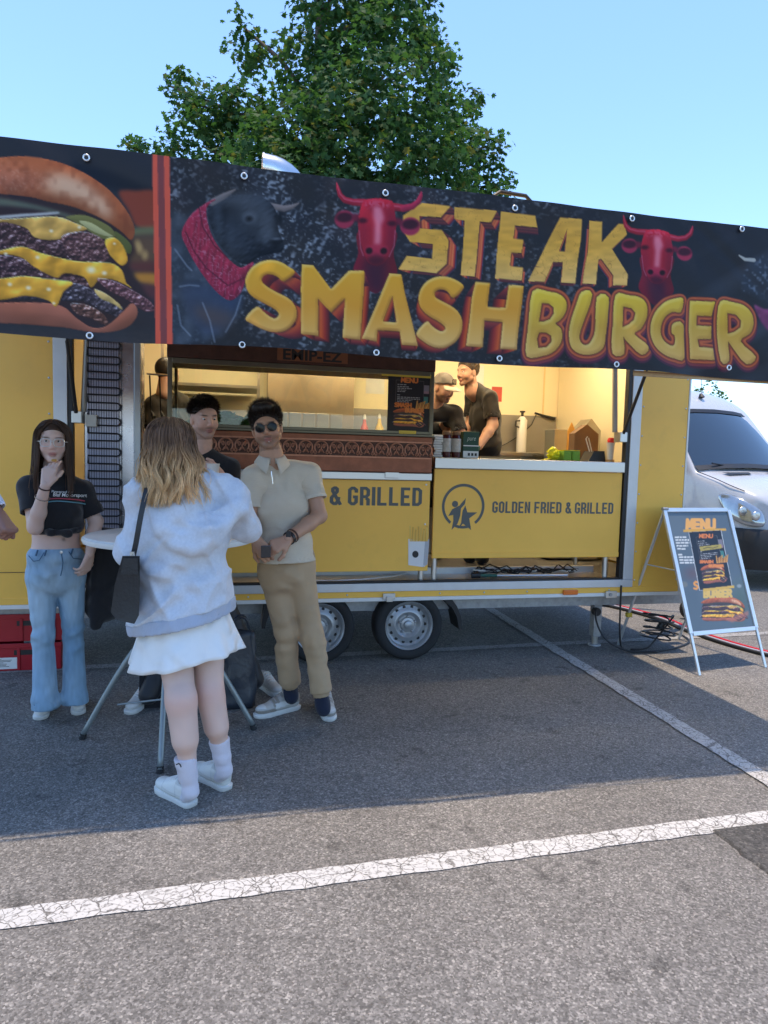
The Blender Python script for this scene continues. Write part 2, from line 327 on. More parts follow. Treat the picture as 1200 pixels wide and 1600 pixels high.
def burger_print(cv, f, sc=1., rs=1.):
    T = lambda p: [f(x, y) for x, y in ZU(p)]
    cv = cv.sub(T([(-1050, 60), (1100, 1350)]), 4)
    X, Y = cv.px, cv.py; memo = {}
    def gn(s_, sd):
        if (s_, sd) not in memo: memo[s_, sd] = vnoise(X, Y, s_*sc, sd)
        return memo[s_, sd]
    meat = lambda m, base=(66, 40, 40): cv.relief(m, base, 5*rs, .7, bump=(gn(3.4, 3)*4.5+gn(7, 4)*6+gn(1.8, 8)*2)*rs*m, gloss=1.3)
    cheese = lambda m, base=(232, 162, 46): cv.relief(m, base, 6*rs, .5, bump=(gn(18, 9)*12+gn(8, 10)*1.5)*rs*m, gloss=.8)
    def bun(m, base, r): cv.relief(m, base, r*rs, .55, lx=-.25, ly=-.9, bump=gn(26, 12)*6*rs*m)
    stack = cv.mask(smooth_poly(T([(-900,420),(-300,380),(200,400),(600,500),(860,640),(940,760),(900,880),(1070,1150),(900,1150),(700,1290),(300,1260),(-300,1260),(-900,1200)])), soft=4*rs)
    cv.put(stack, (48, 32, 32))
    meat(cv.mask(smooth_poly(T([(-900,600),(-400,560),(0,568),(300,600),(520,640),(680,660),(740,720),(770,800),(680,850),(520,840),(300,800),(0,780),(-400,770),(-900,760)]))))
    cv.put(cv.mask(smooth_poly(T([(-900,470),(-300,450),(0,470),(300,500),(600,580),(600,560),(300,470),(0,420),(-500,400),(-900,430)])), soft=3), (92, 96, 78))
    cv.put(cv.mask(smooth_poly(T([(-600,530),(-100,545),(200,525),(400,508),(405,522),(200,545),(0,560),(-500,560)])), soft=1), (190, 186, 178))
    for pl, c in (([(470,540),(600,530),(760,600),(805,660),(780,690),(700,680),(600,620),(520,570)], (116, 112, 58)), ([(800,640),(870,680),(920,740),(900,790),(840,740)], (88, 92, 44)), ([(560,570),(640,580),(740,640),(790,670),(740,668),(640,630)], (182, 176, 118))):
        cv.relief(cv.mask(smooth_poly(T(pl))), c, 4*rs, .35)
    cheese(cv.mask(smooth_poly(T([(-700,560),(-400,600),(-100,570),(150,558),(400,540),(540,585),(612,622),(520,650),(430,695),(330,702),(250,682),(190,620),(0,585),(-300,640),(-600,600)]))), (214, 160, 72))
    meat(cv.mask(smooth_poly(T([(440,680),(560,640),(690,670),(750,740),(765,810),(700,850),(560,835),(480,780)]))), (88, 54, 50))
    meat(cv.mask(smooth_poly(T([(-900,830),(-400,800),(0,810),(170,830),(330,900),(520,880),(620,950),(650,1010),(560,1060),(360,1000),(150,980),(-400,980),(-900,960)]))))
    cheese(cv.mask(smooth_poly(T([(735,700),(800,680),(862,740),(890,830),(850,868),(790,822),(760,780)]))))
    cheese(cv.mask(smooth_poly(T([(-900,800),(-500,770),(-200,800),(0,782),(160,748),(300,790),(480,832),(600,845),(770,850),(850,900),(880,985),(918,1022),(800,968),(700,965),(640,1018),(590,950),(460,925),(400,955),(260,890),(160,822),(0,806),(-300,850),(-700,830)]))))
    meat(cv.mask(smooth_poly(T([(680,960),(800,975),(930,1040),(1050,1120),(1075,1180),(1000,1180),(880,1100),(760,1040)]))), (96, 56, 56))
    meat(cv.mask(smooth_poly(T([(-900,1000),(300,1000),(500,985),(640,1030),(760,1110),(860,1160),(830,1215),(740,1190),(600,1120),(450,1110),(-900,1120)]))), (60, 50, 56))
    bun(cv.mask(smooth_poly(T([(-900,1120),(-300,1150),(0,1135),(400,1138),(540,1230),(640,1290),(740,1280),(850,1190),(920,1128),(958,1175),(940,1240),(860,1300),(680,1326),(400,1290),(0,1275),(-500,1290),(-900,1240)]))), (156, 88, 64), 12)
    meat(cv.mask(smooth_poly(T([(500,1130),(620,1140),(720,1200),(755,1265),(720,1270),(640,1230),(540,1200)]))), (92, 56, 44))
    cheese(cv.mask(smooth_poly(T([(-900,980),(-400,960),(0,972),(180,950),(350,965),(512,985),(450,1050),(402,1152),(345,1112),(200,1085),(0,1118),(-400,1100),(-900,1080)]))))
    cheese(cv.mask(smooth_poly(T([(660,1030),(740,1060),(830,1130),(850,1170),(790,1130),(700,1090)]))), (206, 168, 96))
    top = cv.mask(smooth_poly(T([(-1000,420),(-900,300),(-600,190),(-300,145),(0,136),(150,130),(300,144),(450,180),(600,245),(750,345),(850,450),(915,550),(942,640),(915,698),(860,650),(760,580),(640,520),(500,470),(350,440),(150,400),(-300,390),(-700,440)])))
    bun(top, (168, 86, 46), 24)
    hl = cv.mask(smooth_poly(T([(380,250),(520,270),(680,370),(770,470),(770,560),(690,510),(560,430),(440,400),(300,340)])), soft=9*rs)*top
    cv.put(hl, (240, 190, 150), .85)
    hl = cv.mask(smooth_poly(T([(-200,200),(50,190),(330,260),(330,330),(100,360),(-200,330)])), soft=14*rs)*top; cv.put(hl, (206, 122, 92), .6)
    cv.put(top*(gn(2.5, 30) > .75)*hl, (240, 190, 160), .25)
    cv.put(top*np.clip(gn(9, 31)*1.6-.7, 0, 1), (120, 52, 26), .45)
    for x, y, r in ((275,820,14),(370,640,12),(640,900,26),(730,920,16),(215,1030,16),(350,1035,14),(385,1130,10),(800,720,9),(560,610,12),(60,800,12),(90,1010,14)):
        cv.put(cv.ell(*T([(x, y)])[0], r/4.4*sc, r/5.5*sc, .6), (255, 240, 200), .85)
GLYPH = {'M': [[(0,1),(.08,0),(.5,.7),(.92,0),(1,1)]], 'E': [[(.9,0),(0,0),(0,1),(.9,1)], [(0,.5),(.7,.5)]], 'N': [[(0,1),(0,0),(1,1),(1,0)]], 'U': [[(0,0),(0,.8),(.3,1),(.7,1),(1,.8),(1,0)]],
 'S': [[(.95,.08),(.4,0),(.05,.2),(.25,.45),(.8,.55),(.95,.8),(.6,1),(.05,.92)]], 'A': [[(0,1),(.5,0),(1,1)], [(.2,.65),(.8,.65)]], 'H': [[(0,0),(0,1)], [(1,0),(1,1)], [(0,.5),(1,.5)]],
 'B': [[(0,0),(0,1),(.7,1),(.95,.75),(.7,.5),(0,.5)], [(0,0),(.65,0),(.85,.25),(.65,.5)]], 'R': [[(0,1),(0,0),(.7,0),(.9,.25),(.7,.5),(0,.5)], [(.4,.5),(1,1)]], 'G': [[(.95,.15),(.5,0),(.08,.25),(.05,.7),(.4,1),(.9,.9),(.95,.55),(.55,.55)]]}
def word(cv, text, x, y, w, h, lw, col, up=0.):
    n = len(text); cw = w/(n+(n-1)*.28)
    for i, ch in enumerate(text):
        for st in GLYPH[ch]: cv.put(cv.stroke([(x+i*cw*1.28+a*cw, y+b*h+up*(i+a)) for a, b in st], lw), col)
def paint_menu(cv, T, k, rs):
    """the small menu poster; T maps poster units (860 x 1280) to the canvas, k is canvas units per poster unit"""
    P = lambda x, y: T(x, y)
    q = lambda x0, y0, x1, y1: [P(x0, y0), P(x1, y0), P(x1, y1), P(x0, y1)]
    cv.put(cv.mask(q(0, 0, 860, 1280)), (26, 23, 26))
    for l in ([(250,115),(160,115),(160,640)], [(640,115),(730,115),(730,480)]): cv.put(cv.stroke([P(*a) for a in l], 4*k), (150, 140, 130), .6)
    for s_, (x, y, w, h) in (('MENU', (270, 60, 330, 95)), ('SMASH', (150, 635, 330, 85)), ('BURGER', (370, 750, 370, 85))):
        x0, y0 = P(x, y); x1, y1 = P(x+w, y+h); word(cv, s_, x0, y0, x1-x0, y1-y0, 16*k, (216, 120, 52))
    rr = random.Random(3)
    for y, w in ((205,180),(250,240),(290,300),(328,190),(362,160),(440,70),(490,470),(525,470),(560,310),(595,240)):
        x = 190
        while x < 190+w:
            l = min(rr.randint(25, 70), 190+w-x); cv.put(cv.mask(q(x, y, x+l, y+17)), (190, 188, 184), .85); x += l+12
    cv.put(cv.mask(q(735, 205, 845, 400)), (150, 142, 150), .8); cv.put(cv.mask(q(735, 340, 845, 395)), (170, 120, 128), .6); cv.put(cv.mask(q(735, 465, 825, 640)), (70, 132, 122), .9)
    for a in range(9):
        x = 575+a*33; cv.put(cv.mask([P(x, 740), P(x+34, 740), P(x+48+a*6, 560+(a*53 % 70)), P(x+20+a*6, 565+(a*53 % 70))]), ((206, 150, 72), (182, 118, 52))[a % 2])
    burger_print(cv, lambda x, y: P(110+(x+228)*1.46, 745+(y-250)*1.62), 1.46*k, rs)
    for s_, (x, y, w, h) in (('BURGER', (370, 750, 370, 85)),):
        x0, y0 = P(x, y); x1, y1 = P(x+w, y+h); word(cv, s_, x0, y0, x1-x0, y1-y0, 15*k, (220, 132, 60))
def paint_banner(px, py):
    cv = Canvas(px, py, (33, 32, 34)); X, Y = px, py
    # crushed black rock behind the lettering
    n1 = fbm(X, Y, 60, 4, 1); n2 = vnoise(X*.9+Y*.35, Y*1.2-X*.3, 4.2, 2); n3 = vnoise(X+Y*.8, Y*.6-X*.5, 7.5, 6)
    rock = np.clip((n2*.6+n3*.55-.62)*3.4, 0, 1)*np.clip(n1*2.2-.55, 0, 1)
    fade = np.clip((1010-X)/260, .06, 1)
    cv.put(rock*fade, (176, 184, 192), .9); cv.put(np.clip((n1-.45)*2, 0, 1)*fade, (60, 64, 72), .5)
    cv.put(np.clip((vnoise(X, Y, 2.4, 21)-.83)*7, 0, 1)*fade*np.clip(n1*2-.5, 0, 1), (214, 220, 226), .85)
    cv.put(np.clip(fbm(X, Y, 90, 3, 33)*2-1, 0, 1)*fade, (72, 54, 58), .5)
    r = np.clip((X-900)/120, 0, 1); cv.put(r, (33, 35, 41), .75)
    st = np.clip(vnoise(X*.6+Y*1.0, Y*.1, 34, 14)*2-1, 0, 1)*r; cv.put(st, (78, 84, 96), .55)  # pale glare streaks painted into the print towards this end
    # black bull with bandana
    full = cv; cv = full.sub(ZK([(30, 180), (1160, 1520)]), 6); X, Y = cv.px, cv.py
    body = cv.mask(smooth_poly(ZK([(40,470),(200,420),(380,380),(520,700),(620,1000),(640,1200),(480,1440),(200,1480),(60,1500)])), soft=5)
    cv.put(body, (50, 56, 64), .8); cv.put(body*np.clip(vnoise(X, Y, 14, 40)*2-.9, 0, 1), (86, 94, 104), .5)
    cv.put(cv.mask(smooth_poly(ZK([(150,1000),(400,1010),(640,1080),(560,1330),(400,1420),(250,1300)])), soft=8), (52, 62, 82), .8)
    cv.put(cv.mask(smooth_poly(ZK([(250,1180),(540,1230),(560,1330),(380,1340)])), soft=10), (88, 66, 56), .6)
    for l in ([(120,1160),(150,1330),(230,1420)], [(330,1150),(390,1300),(430,1480)], [(650,1100),(600,1260),(520,1400)], [(140,1010),(220,1000),(300,1010)], [(100,700),(200,840),(240,880)]): cv.put(cv.stroke(ZK(l), 1.3), (150, 160, 172), .45)
    for pts, w in (([(430,315),(500,270),(600,212)], [7,5,1]), ([(885,345),(1000,368),(1070,350),(1128,318)], [5,5,3.5,1])):
        m = cv.stroke(ZK(pts), w); cv.relief(m, (120, 106, 100), 3, .6)
    hd = cv.mask(smooth_poly(ZK([(440,330),(560,270),(660,255),(780,262),(880,310),(940,400),(955,540),(1000,660),(990,725),(900,745),(790,775),(700,835),(600,800),(470,670),(400,520),(370,390)])))
    hair = vnoise(X*.5+Y*.9, Y*.25-X*.6, 4, 51)
    cv.relief(hd, (28, 30, 34), 14, 1.3, bump=hair*2.6*hd)
    cv.put(cv.mask(smooth_poly(ZK([(470,360),(640,300),(660,460),(600,520),(520,470)])), soft=6)*hd, (12, 13, 16), .9)
    for x, y, rx, ry, c, a in ((700,400,26,22,(74,80,88),.55),(640,300,30,10,(84,90,98),.5),(820,420,12,30,(70,76,84),.5),(600,640,24,30,(58,64,72),.5),(880,520,10,22,(92,98,106),.45),(720,440,9,8,(98,104,112),.7),(715,452,5,4,(14,14,17),1),(860,600,12,10,(84,90,98),.5),(930,650,8,6,(12,12,15),1),(940,620,7,2,(110,116,124),.7),(900,710,14,2.5,(16,16,20),.8),(460,470,6,26,(72,80,88),.45),(560,580,6,24,(62,68,76),.35),(970,450,6,9,(14,15,18),1)):
        cv.put(cv.ell(*ZK([(x, y)])[0], rx, ry, .7), c, a)
    bd = cv.mask(smooth_poly(ZK([(440,290),(350,330),(230,430),(158,565),(200,690),(300,870),(430,1045),(550,1137),(640,1080),(690,960),(752,820),(640,862),(520,760),(420,620),(372,480),(365,360)])))
    cv.relief(bd, (150, 36, 58), 8, .6, bump=vnoise(X*1.2-Y*.1, Y*.35+X*.5, 5, 61)*5*bd)
    cv.put(bd*(np.abs(vnoise(X, Y, 5, 63)-.5) < .035), (214, 150, 165), .5)
    for l in ([(190,560),(260,720),(360,860),(540,1010),(690,940)], [(300,360),(330,520),(430,680),(560,800)]): cv.put(cv.stroke(ZK(l), 1.)*bd, (70, 12, 28), .7)
    cv = full; X, Y = px, py
    red_bull(cv, lambda x, y: (x, y))
    # lettering
    def c_steak(n, t):
        side = abs(n[0])
        a = lerp3(t, [(0, (70,32,36)), (.12, (120,50,44)), (.25, (226,118,60)), (.42, (196,76,48)), (.55, (232,130,70)), (.75, (190,50,48)), (.9, (70,40,52)), (1, (50,80,120))])
        b = lerp3(t, [(0, (44,22,26)), (.3, (110,52,50)), (.5, (66,34,38)), (.7, (104,44,44)), (1, (40,24,32))])
        return a*side+b*(1-side)
    def c_smash(n, t):
        a = lerp3(t, [(0, (120,54,30)), (.2, (208,86,36)), (.6, (150,42,34)), (1, (66,22,28))]); b = lerp3(t, [(0, (92,52,38)), (.25, (140,48,44)), (1, (62,24,34))])
        s_ = abs(n[0]); return a*s_+b*(1-s_)
    extrude_print(cv, STEAK, (860, 500), .085, c_steak)
    for o, h in STEAK:
        cv = full.sub(o, 16); X, Y = cv.px, cv.py; m = cv.mask(o, h); g = np.clip((Y-330)/110, 0, 1)
        cv.put(blur(m, 1.5), (70, 44, 34), .8)
        col = lerp3(g, [(0, (222,162,62)), (.5, (226,164,56)), (1, (234,180,92))])*(0.93+.14*vnoise(X*.35, Y, 5, 71))[..., None]
        cv.put(m, np.clip(col, 0, 1))
        cr = np.abs(vnoise(X, Y*1.6, 12, 73)-.5) < .012; cv.put(m*cr*(vnoise(X, Y, 30, 74) > .5), (150, 100, 40), .6)
    cv = full; X, Y = px, py
    red_bull(cv, lambda x, y: (1024+(x-590)*.83, 361+(y-313)*.82+(x-590)*.03))
    hornfix = cv.stroke(ZH([(850,330),(940,315),(1000,265),(1028,200),(1035,160)]), [5.2,4.6,3.8,2.7,1]); cv.relief(hornfix, (165, 36, 62), 3, .7)
    x, y = ZH([(920, 515)])[0]; cv.put(cv.ell(x, y, 15, 14, .1), (160, 42, 66)); cv.put(cv.ell(x, y-3, 13, 7.5, .25), (58, 16, 30))
    cv = full
    extrude_print(cv, SMASH, (625, 600), .14, c_smash)
    for o, h in SMASH:
        cv = full.sub(o, 16); X, Y = cv.px, cv.py; m = cv.mask(o, h); cv.put(blur(m, 2), (104, 64, 34), .85)
        g = np.clip((Y-410)/130, 0, 1)
        base = lerp3(g, [(0, (232,166,34)), (.55, (224,152,44)), (1, (230,178,96))])
        cv.put(m, base)
        inner = blur(m, 4); e = np.gradient(inner); k = np.clip(-(e[0]*-1.+e[1]*-.5)*5, -1, 1)*m*(inner < .96)
        cv.put(np.clip(k, 0, 1), (255, 230, 150), .9); cv.put(np.clip(-k, 0, 1), (120, 66, 20), .9)
    for o, h in BURGER:
        cv = full.sub(o, 16); X, Y = cv.px, cv.py; m = cv.mask(o, h)
        dil = lambda r, k=30.: np.clip((blur(m, r)-.03)*k, 0, 1)
        cv.put(np.roll(dil(9), 9, 0), (74, 36, 52)); cv.put(np.roll(dil(7), 6, 0), (128, 52, 58)); cv.put(dil(7), (86, 38, 34)); cv.put(dil(6), (196, 92, 52)); cv.put(dil(3), (150, 66, 44)); cv.put(dil(1), (96, 54, 30))
        g = np.clip((Y-455)/115, 0, 1); cv.put(m, lerp3(g, [(0, (236,196,46)), (.5, (206,158,54)), (1, (228,178,96))]))
        inner = blur(m, 6); e = np.gradient(inner); k = np.clip(-(e[0]*-1.+e[1]*-.7)*4, -1, 1)*m*(inner < .95)
        cv.put(np.clip(k, 0, 1), (255, 240, 170), .95); cv.put(np.clip(-k, 0, 1), (136, 78, 22), .9)
    cv = full.sub([(1130, 380), (1300, 560)], 10); X, Y = cv.px, cv.py
    # faint bull and scarf at the far end
    Q = lambda p: zc(p, 960, 340, 5)
    m = cv.mask(smooth_poly(Q([(1000,380),(1080,330),(1180,310),(1400,330),(1450,600),(1250,680),(1060,600),(970,590),(965,520)])), soft=4); cv.put(m, (44, 50, 60), .8)
    cv.put(m*np.clip(vnoise(X, Y, 4, 80)*2.4-1.3, 0, 1), (120, 132, 146), .7); cv.put(cv.stroke(Q([(935,310),(980,340),(1050,345)]), [1, 2.5, 3]), (176, 172, 160))
    m = cv.mask(smooth_poly(Q([(1060,690),(1150,720),(1300,700),(1400,760),(1250,900),(1150,860)])), soft=2); cv.relief(m, (122, 56, 92), 6, .5, bump=vnoise(X, Y*.6, 5, 81)*4*m)
    cv = full; X, Y = px, py
    # left field: burger photograph, second one out of focus behind
    cv = full.sub([(-900, 0), (300, 700)], 4); X, Y = cv.px, cv.py
    L = cv.mask([(-900,-50),(242,100),(246,900),(-900,900)])
    sv = cv.c.copy(); cv.put(np.ones_like(X), (40, 40, 44)); cv.put(cv.mask(smooth_poly(ZU([(480,190),(700,210),(1000,330),(1100,380),(1100,420),(860,370),(700,320)])), soft=6), (16, 20, 30), .9)
    cv.put(np.clip((Y-505)/30, 0, 1)*(.5+vnoise(X, Y*3, 6, 90)), (58, 52, 52), .8)
    for pl, c, sf in (([(830,370),(950,362),(1100,380),(1100,600),(960,610),(900,500)], (142, 58, 36), 3), ([(920,620),(1100,610),(1100,660),(930,670)], (110, 112, 72), 4), ([(900,690),(1100,670),(1100,860),(900,860)], (98, 70, 48), 7), ([(930,920),(1010,910),(1100,930),(1100,1010),(960,980)], (196, 128, 44), 4), ([(900,850),(1100,850),(1100,910),(900,900)], (96, 48, 44), 5), ([(960,1000),(1100,1010),(1100,1100),(980,1080)], (88, 46, 46), 5), ([(900,1160),(1100,1180),(1100,1280),(900,1270)], (44, 38, 40), 5)):
        cv.put(cv.mask(smooth_poly(ZU(pl)), soft=sf), c, .95)
    for x, y in ((975, 760), (1010, 800), (960, 730)): cv.put(cv.ell(*ZU([(x, y)])[0], 5, 7, .6), (200, 160, 96), .7)
    burger_print(cv, lambda x, y: (x, y))
    cv.c[:] = sv*(1-L[..., None])+cv.c*L[..., None]
    for a, b, c in ((1062,1097,(226,88,62)), (1097,1142,(132,62,60)), (1142,1180,(226,88,62))):
        cv.put(cv.mask(ZU([(a,100),(b,100),(b+22,1500),(a+22,1500)])), c)
    full.c[:] = full.c*.94+np.array((.028, .028, .030))   # blacks lifted: haze of the sky sheen painted into the print
    return full.c
# ---------------------------------------------------------------- materials of the setting
def asphalt_mat(name, dark=1., scale=1.):
    m = bpy.data.materials.new(name); m.use_nodes = True; N = m.node_tree.nodes; L = m.node_tree.links; b = N['Principled BSDF']; b.inputs['Roughness'].default_value = .88
    tc = N.new('ShaderNodeTexCoord')
    v = N.new('ShaderNodeTexVoronoi'); v.inputs['Scale'].default_value = 150*scale; L.new(tc.outputs['Object'], v.inputs[0])
    v2 = N.new('ShaderNodeTexVoronoi'); v2.inputs['Scale'].default_value = 70*scale; L.new(tc.outputs['Object'], v2.inputs[0])
    sx = N.new('ShaderNodeSeparateColor'); L.new(v.outputs['Color'], sx.inputs[0]); sy = N.new('ShaderNodeSeparateColor'); L.new(v2.outputs['Color'], sy.inputs[0])
    cr = N.new('ShaderNodeValToRGB'); e = cr.color_ramp; e.elements[0].color = (.078*dark, .073*dark, .066*dark, 1); e.elements[1].color = (.27*dark, .253*dark, .23*dark, 1); e.elements[1].position = 1.
    for p, c in ((.3, .105), (.62, .135), (.86, .175)):
        q = e.elements.new(p); q.color = (c*1.06*dark, c*dark, c*.92*dark, 1)
    L.new(sx.outputs[0], cr.inputs[0])
    cr2 = N.new('ShaderNodeMapRange'); cr2.inputs[3].default_value = .82; cr2.inputs[4].default_value = 1.18; L.new(sy.outputs[1], cr2.inputs[0])
    n = N.new('ShaderNodeTexNoise'); n.inputs['Scale'].default_value = 1.3; n.inputs['Detail'].default_value = 8; n.inputs['Roughness'].default_value = .68; L.new(tc.outputs['Object'], n.inputs[0])
    mr = N.new('ShaderNodeMapRange'); mr.inputs[1].default_value = .3; mr.inputs[2].default_value = .7; mr.inputs[3].default_value = .82; mr.inputs[4].default_value = 1.16; L.new(n.outputs[0], mr.inputs[0])
    n3 = N.new('ShaderNodeTexNoise'); n3.inputs['Scale'].default_value = 5.5; n3.inputs['Detail'].default_value = 3; L.new(tc.outputs['Object'], n3.inputs[0])
    st = N.new('ShaderNodeMapRange'); st.inputs[1].default_value = .62; st.inputs[2].default_value = .72; st.inputs[3].default_value = 1.; st.inputs[4].default_value = .58; L.new(n3.outputs[0], st.inputs[0])
    m1 = N.new('ShaderNodeMath'); m1.operation = 'MULTIPLY'; L.new(mr.outputs[0], m1.inputs[0]); L.new(cr2.outputs[0], m1.inputs[1])
    m2 = N.new('ShaderNodeMath'); m2.operation = 'MULTIPLY'; L.new(m1.outputs[0], m2.inputs[0]); L.new(st.outputs[0], m2.inputs[1])
    mx = N.new('ShaderNodeVectorMath'); mx.operation = 'SCALE'; L.new(cr.outputs[0], mx.inputs[0]); L.new(m2.outputs[0], mx.inputs['Scale']); L.new(mx.outputs[0], b.inputs['Base Color'])
    bp = N.new('ShaderNodeBump'); bp.inputs['Strength'].default_value = .55; bp.inputs['Distance'].default_value = .004; L.new(v.outputs['Distance'], bp.inputs['Height']); bp.invert = True; L.new(bp.outputs[0], b.inputs['Normal'])
    return m, mx.outputs[0], bp
def paint_mat():
    m, src, bp = asphalt_mat('worn_line_paint', 1.2); N = m.node_tree.nodes; L = m.node_tree.links; b = N['Principled BSDF']; tc = N['Texture Coordinate']
    wn = N.new('ShaderNodeTexNoise'); wn.inputs['Scale'].default_value = 14; wn.inputs['Detail'].default_value = 3; L.new(tc.outputs['Object'], wn.inputs[0])
    ad = N.new('ShaderNodeVectorMath'); ad.operation = 'MULTIPLY_ADD'; L.new(wn.outputs['Color'], ad.inputs[0]); ad.inputs[1].default_value = (.05, .05, 0); L.new(tc.outputs['Object'], ad.inputs[2])
    masks = []
    for sc, th in ((24, .028), (7, .012)):
        v = N.new('ShaderNodeTexVoronoi'); v.feature = 'DISTANCE_TO_EDGE'; v.inputs['Scale'].default_value = sc; L.new(ad.outputs[0], v.inputs[0])
        k = N.new('ShaderNodeMapRange'); k.inputs[1].default_value = th*.6; k.inputs[2].default_value = th*1.5; L.new(v.outputs['Distance'], k.inputs[0]); masks.append(k.outputs[0])
    pn = N.new('ShaderNodeTexNoise'); pn.inputs['Scale'].default_value = 3.2; pn.inputs['Detail'].default_value = 2; L.new(tc.outputs['Object'], pn.inputs[0])
    pk = N.new('ShaderNodeMapRange'); pk.inputs[1].default_value = .36; pk.inputs[2].default_value = .56; L.new(pn.outputs[0], pk.inputs[0])   # fewer fine cracks in places
    mxc = N.new('ShaderNodeMath'); mxc.operation = 'MAXIMUM'; L.new(masks[0], mxc.inputs[0]); iv = N.new('ShaderNodeMath'); iv.operation = 'SUBTRACT'; iv.inputs[0].default_value = 1.; L.new(pk.outputs[0], iv.inputs[1]); sc2 = N.new('ShaderNodeMath'); sc2.operation = 'MULTIPLY'; sc2.inputs[1].default_value = .6; L.new(iv.outputs[0], sc2.inputs[0]); L.new(sc2.outputs[0], mxc.inputs[1])
    wr = N.new('ShaderNodeTexNoise'); wr.inputs['Scale'].default_value = 70; wr.inputs['Detail'].default_value = 6; L.new(tc.outputs['Object'], wr.inputs[0])
    wk = N.new('ShaderNodeMapRange'); wk.inputs[1].default_value = .36; wk.inputs[2].default_value = .46; wk.inputs[3].default_value = .25; L.new(wr.outputs[0], wk.inputs[0])
    a1 = N.new('ShaderNodeMath'); a1.operation = 'MULTIPLY'; L.new(mxc.outputs[0], a1.inputs[0]); L.new(masks[1], a1.inputs[1])
    a2 = N.new('ShaderNodeMath'); a2.operation = 'MULTIPLY'; L.new(a1.outputs[0], a2.inputs[0]); L.new(wk.outputs[0], a2.inputs[1])
    oi = N.new('ShaderNodeObjectInfo'); a3 = N.new('ShaderNodeMath'); a3.operation = 'MULTIPLY'; L.new(a2.outputs[0], a3.inputs[0]); L.new(oi.outputs['Alpha'], a3.inputs[1])
    mx = N.new('ShaderNodeMixRGB'); L.new(a3.outputs[0], mx.inputs[0]); L.new(src, mx.inputs[1]); mx.inputs[2].default_value = (.53, .52, .50, 1); L.new(mx.outputs[0], b.inputs['Base Color'])
    return m
ASPH, _, _ = asphalt_mat('asphalt', 1.2)
def strip(name, pts, w, z, m, parent=None, jit=.006, n=60, seed=1):
    rnd = random.Random(seed); P = [np.array(p, float) for p in pts]; v = []; f = []
    d = P[1]-P[0]; nn = np.array((-d[1], d[0]))/np.hypot(*d)
    for i in range(n+1):
        c = P[0]+d*i/n
        for s in (-1, 1):
            q = c+nn*s*(w/2+rnd.uniform(-jit, jit)); v.append((q[0], q[1], z))
        if i: f.append((2*i-2, 2*i-1, 2*i+1, 2*i))
    f = [q[::-1] for q in f]
    return mesh(name, v, f, m, parent)
# ---------------------------------------------------------------- ground
g = mesh('ground', [(-900, -900, 0), (900, -900, 0), (900, 900, 0), (-900, 900, 0)], [(0, 1, 2, 3)], ASPH); tag(g, kind='structure')
PM = paint_mat()
for nm, pts, w_, al, sd in (('parking_line', [(-6, 2.19), (7, 2.595)], .108, 1., 1), ('parking_line', [(-7, 4.93), (9, 5.50)], .10, .5, 2), ('parking_line', [(2.62, 2.52), (2.79, 9.5)], .105, .8, 3)):
    o = strip(nm, pts, w_, .004 if sd < 3 else .0075, PM, g, n=130, seed=sd); o.color = (1, 1, 1, al)
PATCH, _, _ = asphalt_mat('patch_asphalt', .5, .8)
rnd = random.Random(5)
edge = [(2.03+rnd.uniform(-.008, .008), 2.40-i*.03) for i in range(30)]
pv = [(x, y, .009) for x, y in edge]+[(3.2, 1.5, .009), (3.2, 2.43, .009), (2.6, 2.41, .009)]
sk_ = [(x-.012, y+.004, .001) for x, y in edge]
o = mesh('asphalt_patch', pv+sk_, [tuple(range(len(pv)))]+[(i, i+1, len(pv)+i+1, len(pv)+i) for i in range(len(edge)-1)], PATCH); tag(o, kind='structure')
# ---------------------------------------------------------------- trailer
YS, YB = 4.97, 7.22; X0, X1 = -1.85, 3.70; OX0, OX1 = -1.01, 3.175
yel = mat('yellow_panel', (.93, .53, .095), .36, var=.04, vscale=2.5, coat=.06, spec=.35, bump=.02, bscale=5, dirt=.13)
alu = mat('aluminium', (.62, .63, .64), .34, .85, var=.08, vscale=20, bump=.03, bscale=160, stretch=(.05, 1, 1))
alup = mat('satin_profile', (.60, .61, .62), .42, .35, var=.06, vscale=9)
steel = mat('stainless_steel', (.56, .56, .55), .38, 1., var=.08, vscale=14, stretch=(.08, 1, 1))
black = mat('black_plastic', (.018, .018, .02), .45); rubber = mat('rubber', (.022, .022, .023), .82, var=.2, vscale=30, bump=.15, bscale=90)
white = mat('white_trim', (.74, .74, .72), .4, var=.05)
cream = mat('cream_wall', (.84, .74, .50), .42, var=.03, vscale=1.5, bump=.015, bscale=4)
greyp = mat('grey_splashback', (.30, .29, .27), .38, .6, var=.1, vscale=4, stretch=(.2, 1, 1))
galv = mat('galvanised', (.36, .37, .38), .55, .6, var=.22, vscale=26)
T = thing('food_trailer', (.9, 6.1, 0), 'long yellow food trailer on two wheels with its serving hatch open', 'trailer')
def tb(n, *a, m=yel, bevel=.003, parent=T, **k): return box(n, *a, m, parent, bevel, **k)
tb('side_panel', X0, -1.10, YS, YS+.04, .50, 2.86); tb('side_panel', 3.268, X1, YS, YS+.04, .50, 2.86)
tb('end_wall', X0, X0+.035, YS+.04, YB, .50, 2.86); tb('end_wall', X1-.035, X1, YS+.04, YB, .50, 2.86)
tb('corner_trim', X1, X1+.016, YS-.004, YS+.05, .47, 2.88, m=alup); tb('corner_trim', X0-.016, X0, YS-.004, YS+.05, .47, 2.88, m=alup)
tb('top_beam', -1.10, 3.268, YS+.002, YS+.05, 2.56, 2.86)
tb('roof', X0-.02, X1+.02, YS-.01, YB+.01, 2.86, 2.90, m=white); tb('back_wall', X0, X1, YB-.03, YB, .50, 2.86, m=yel)
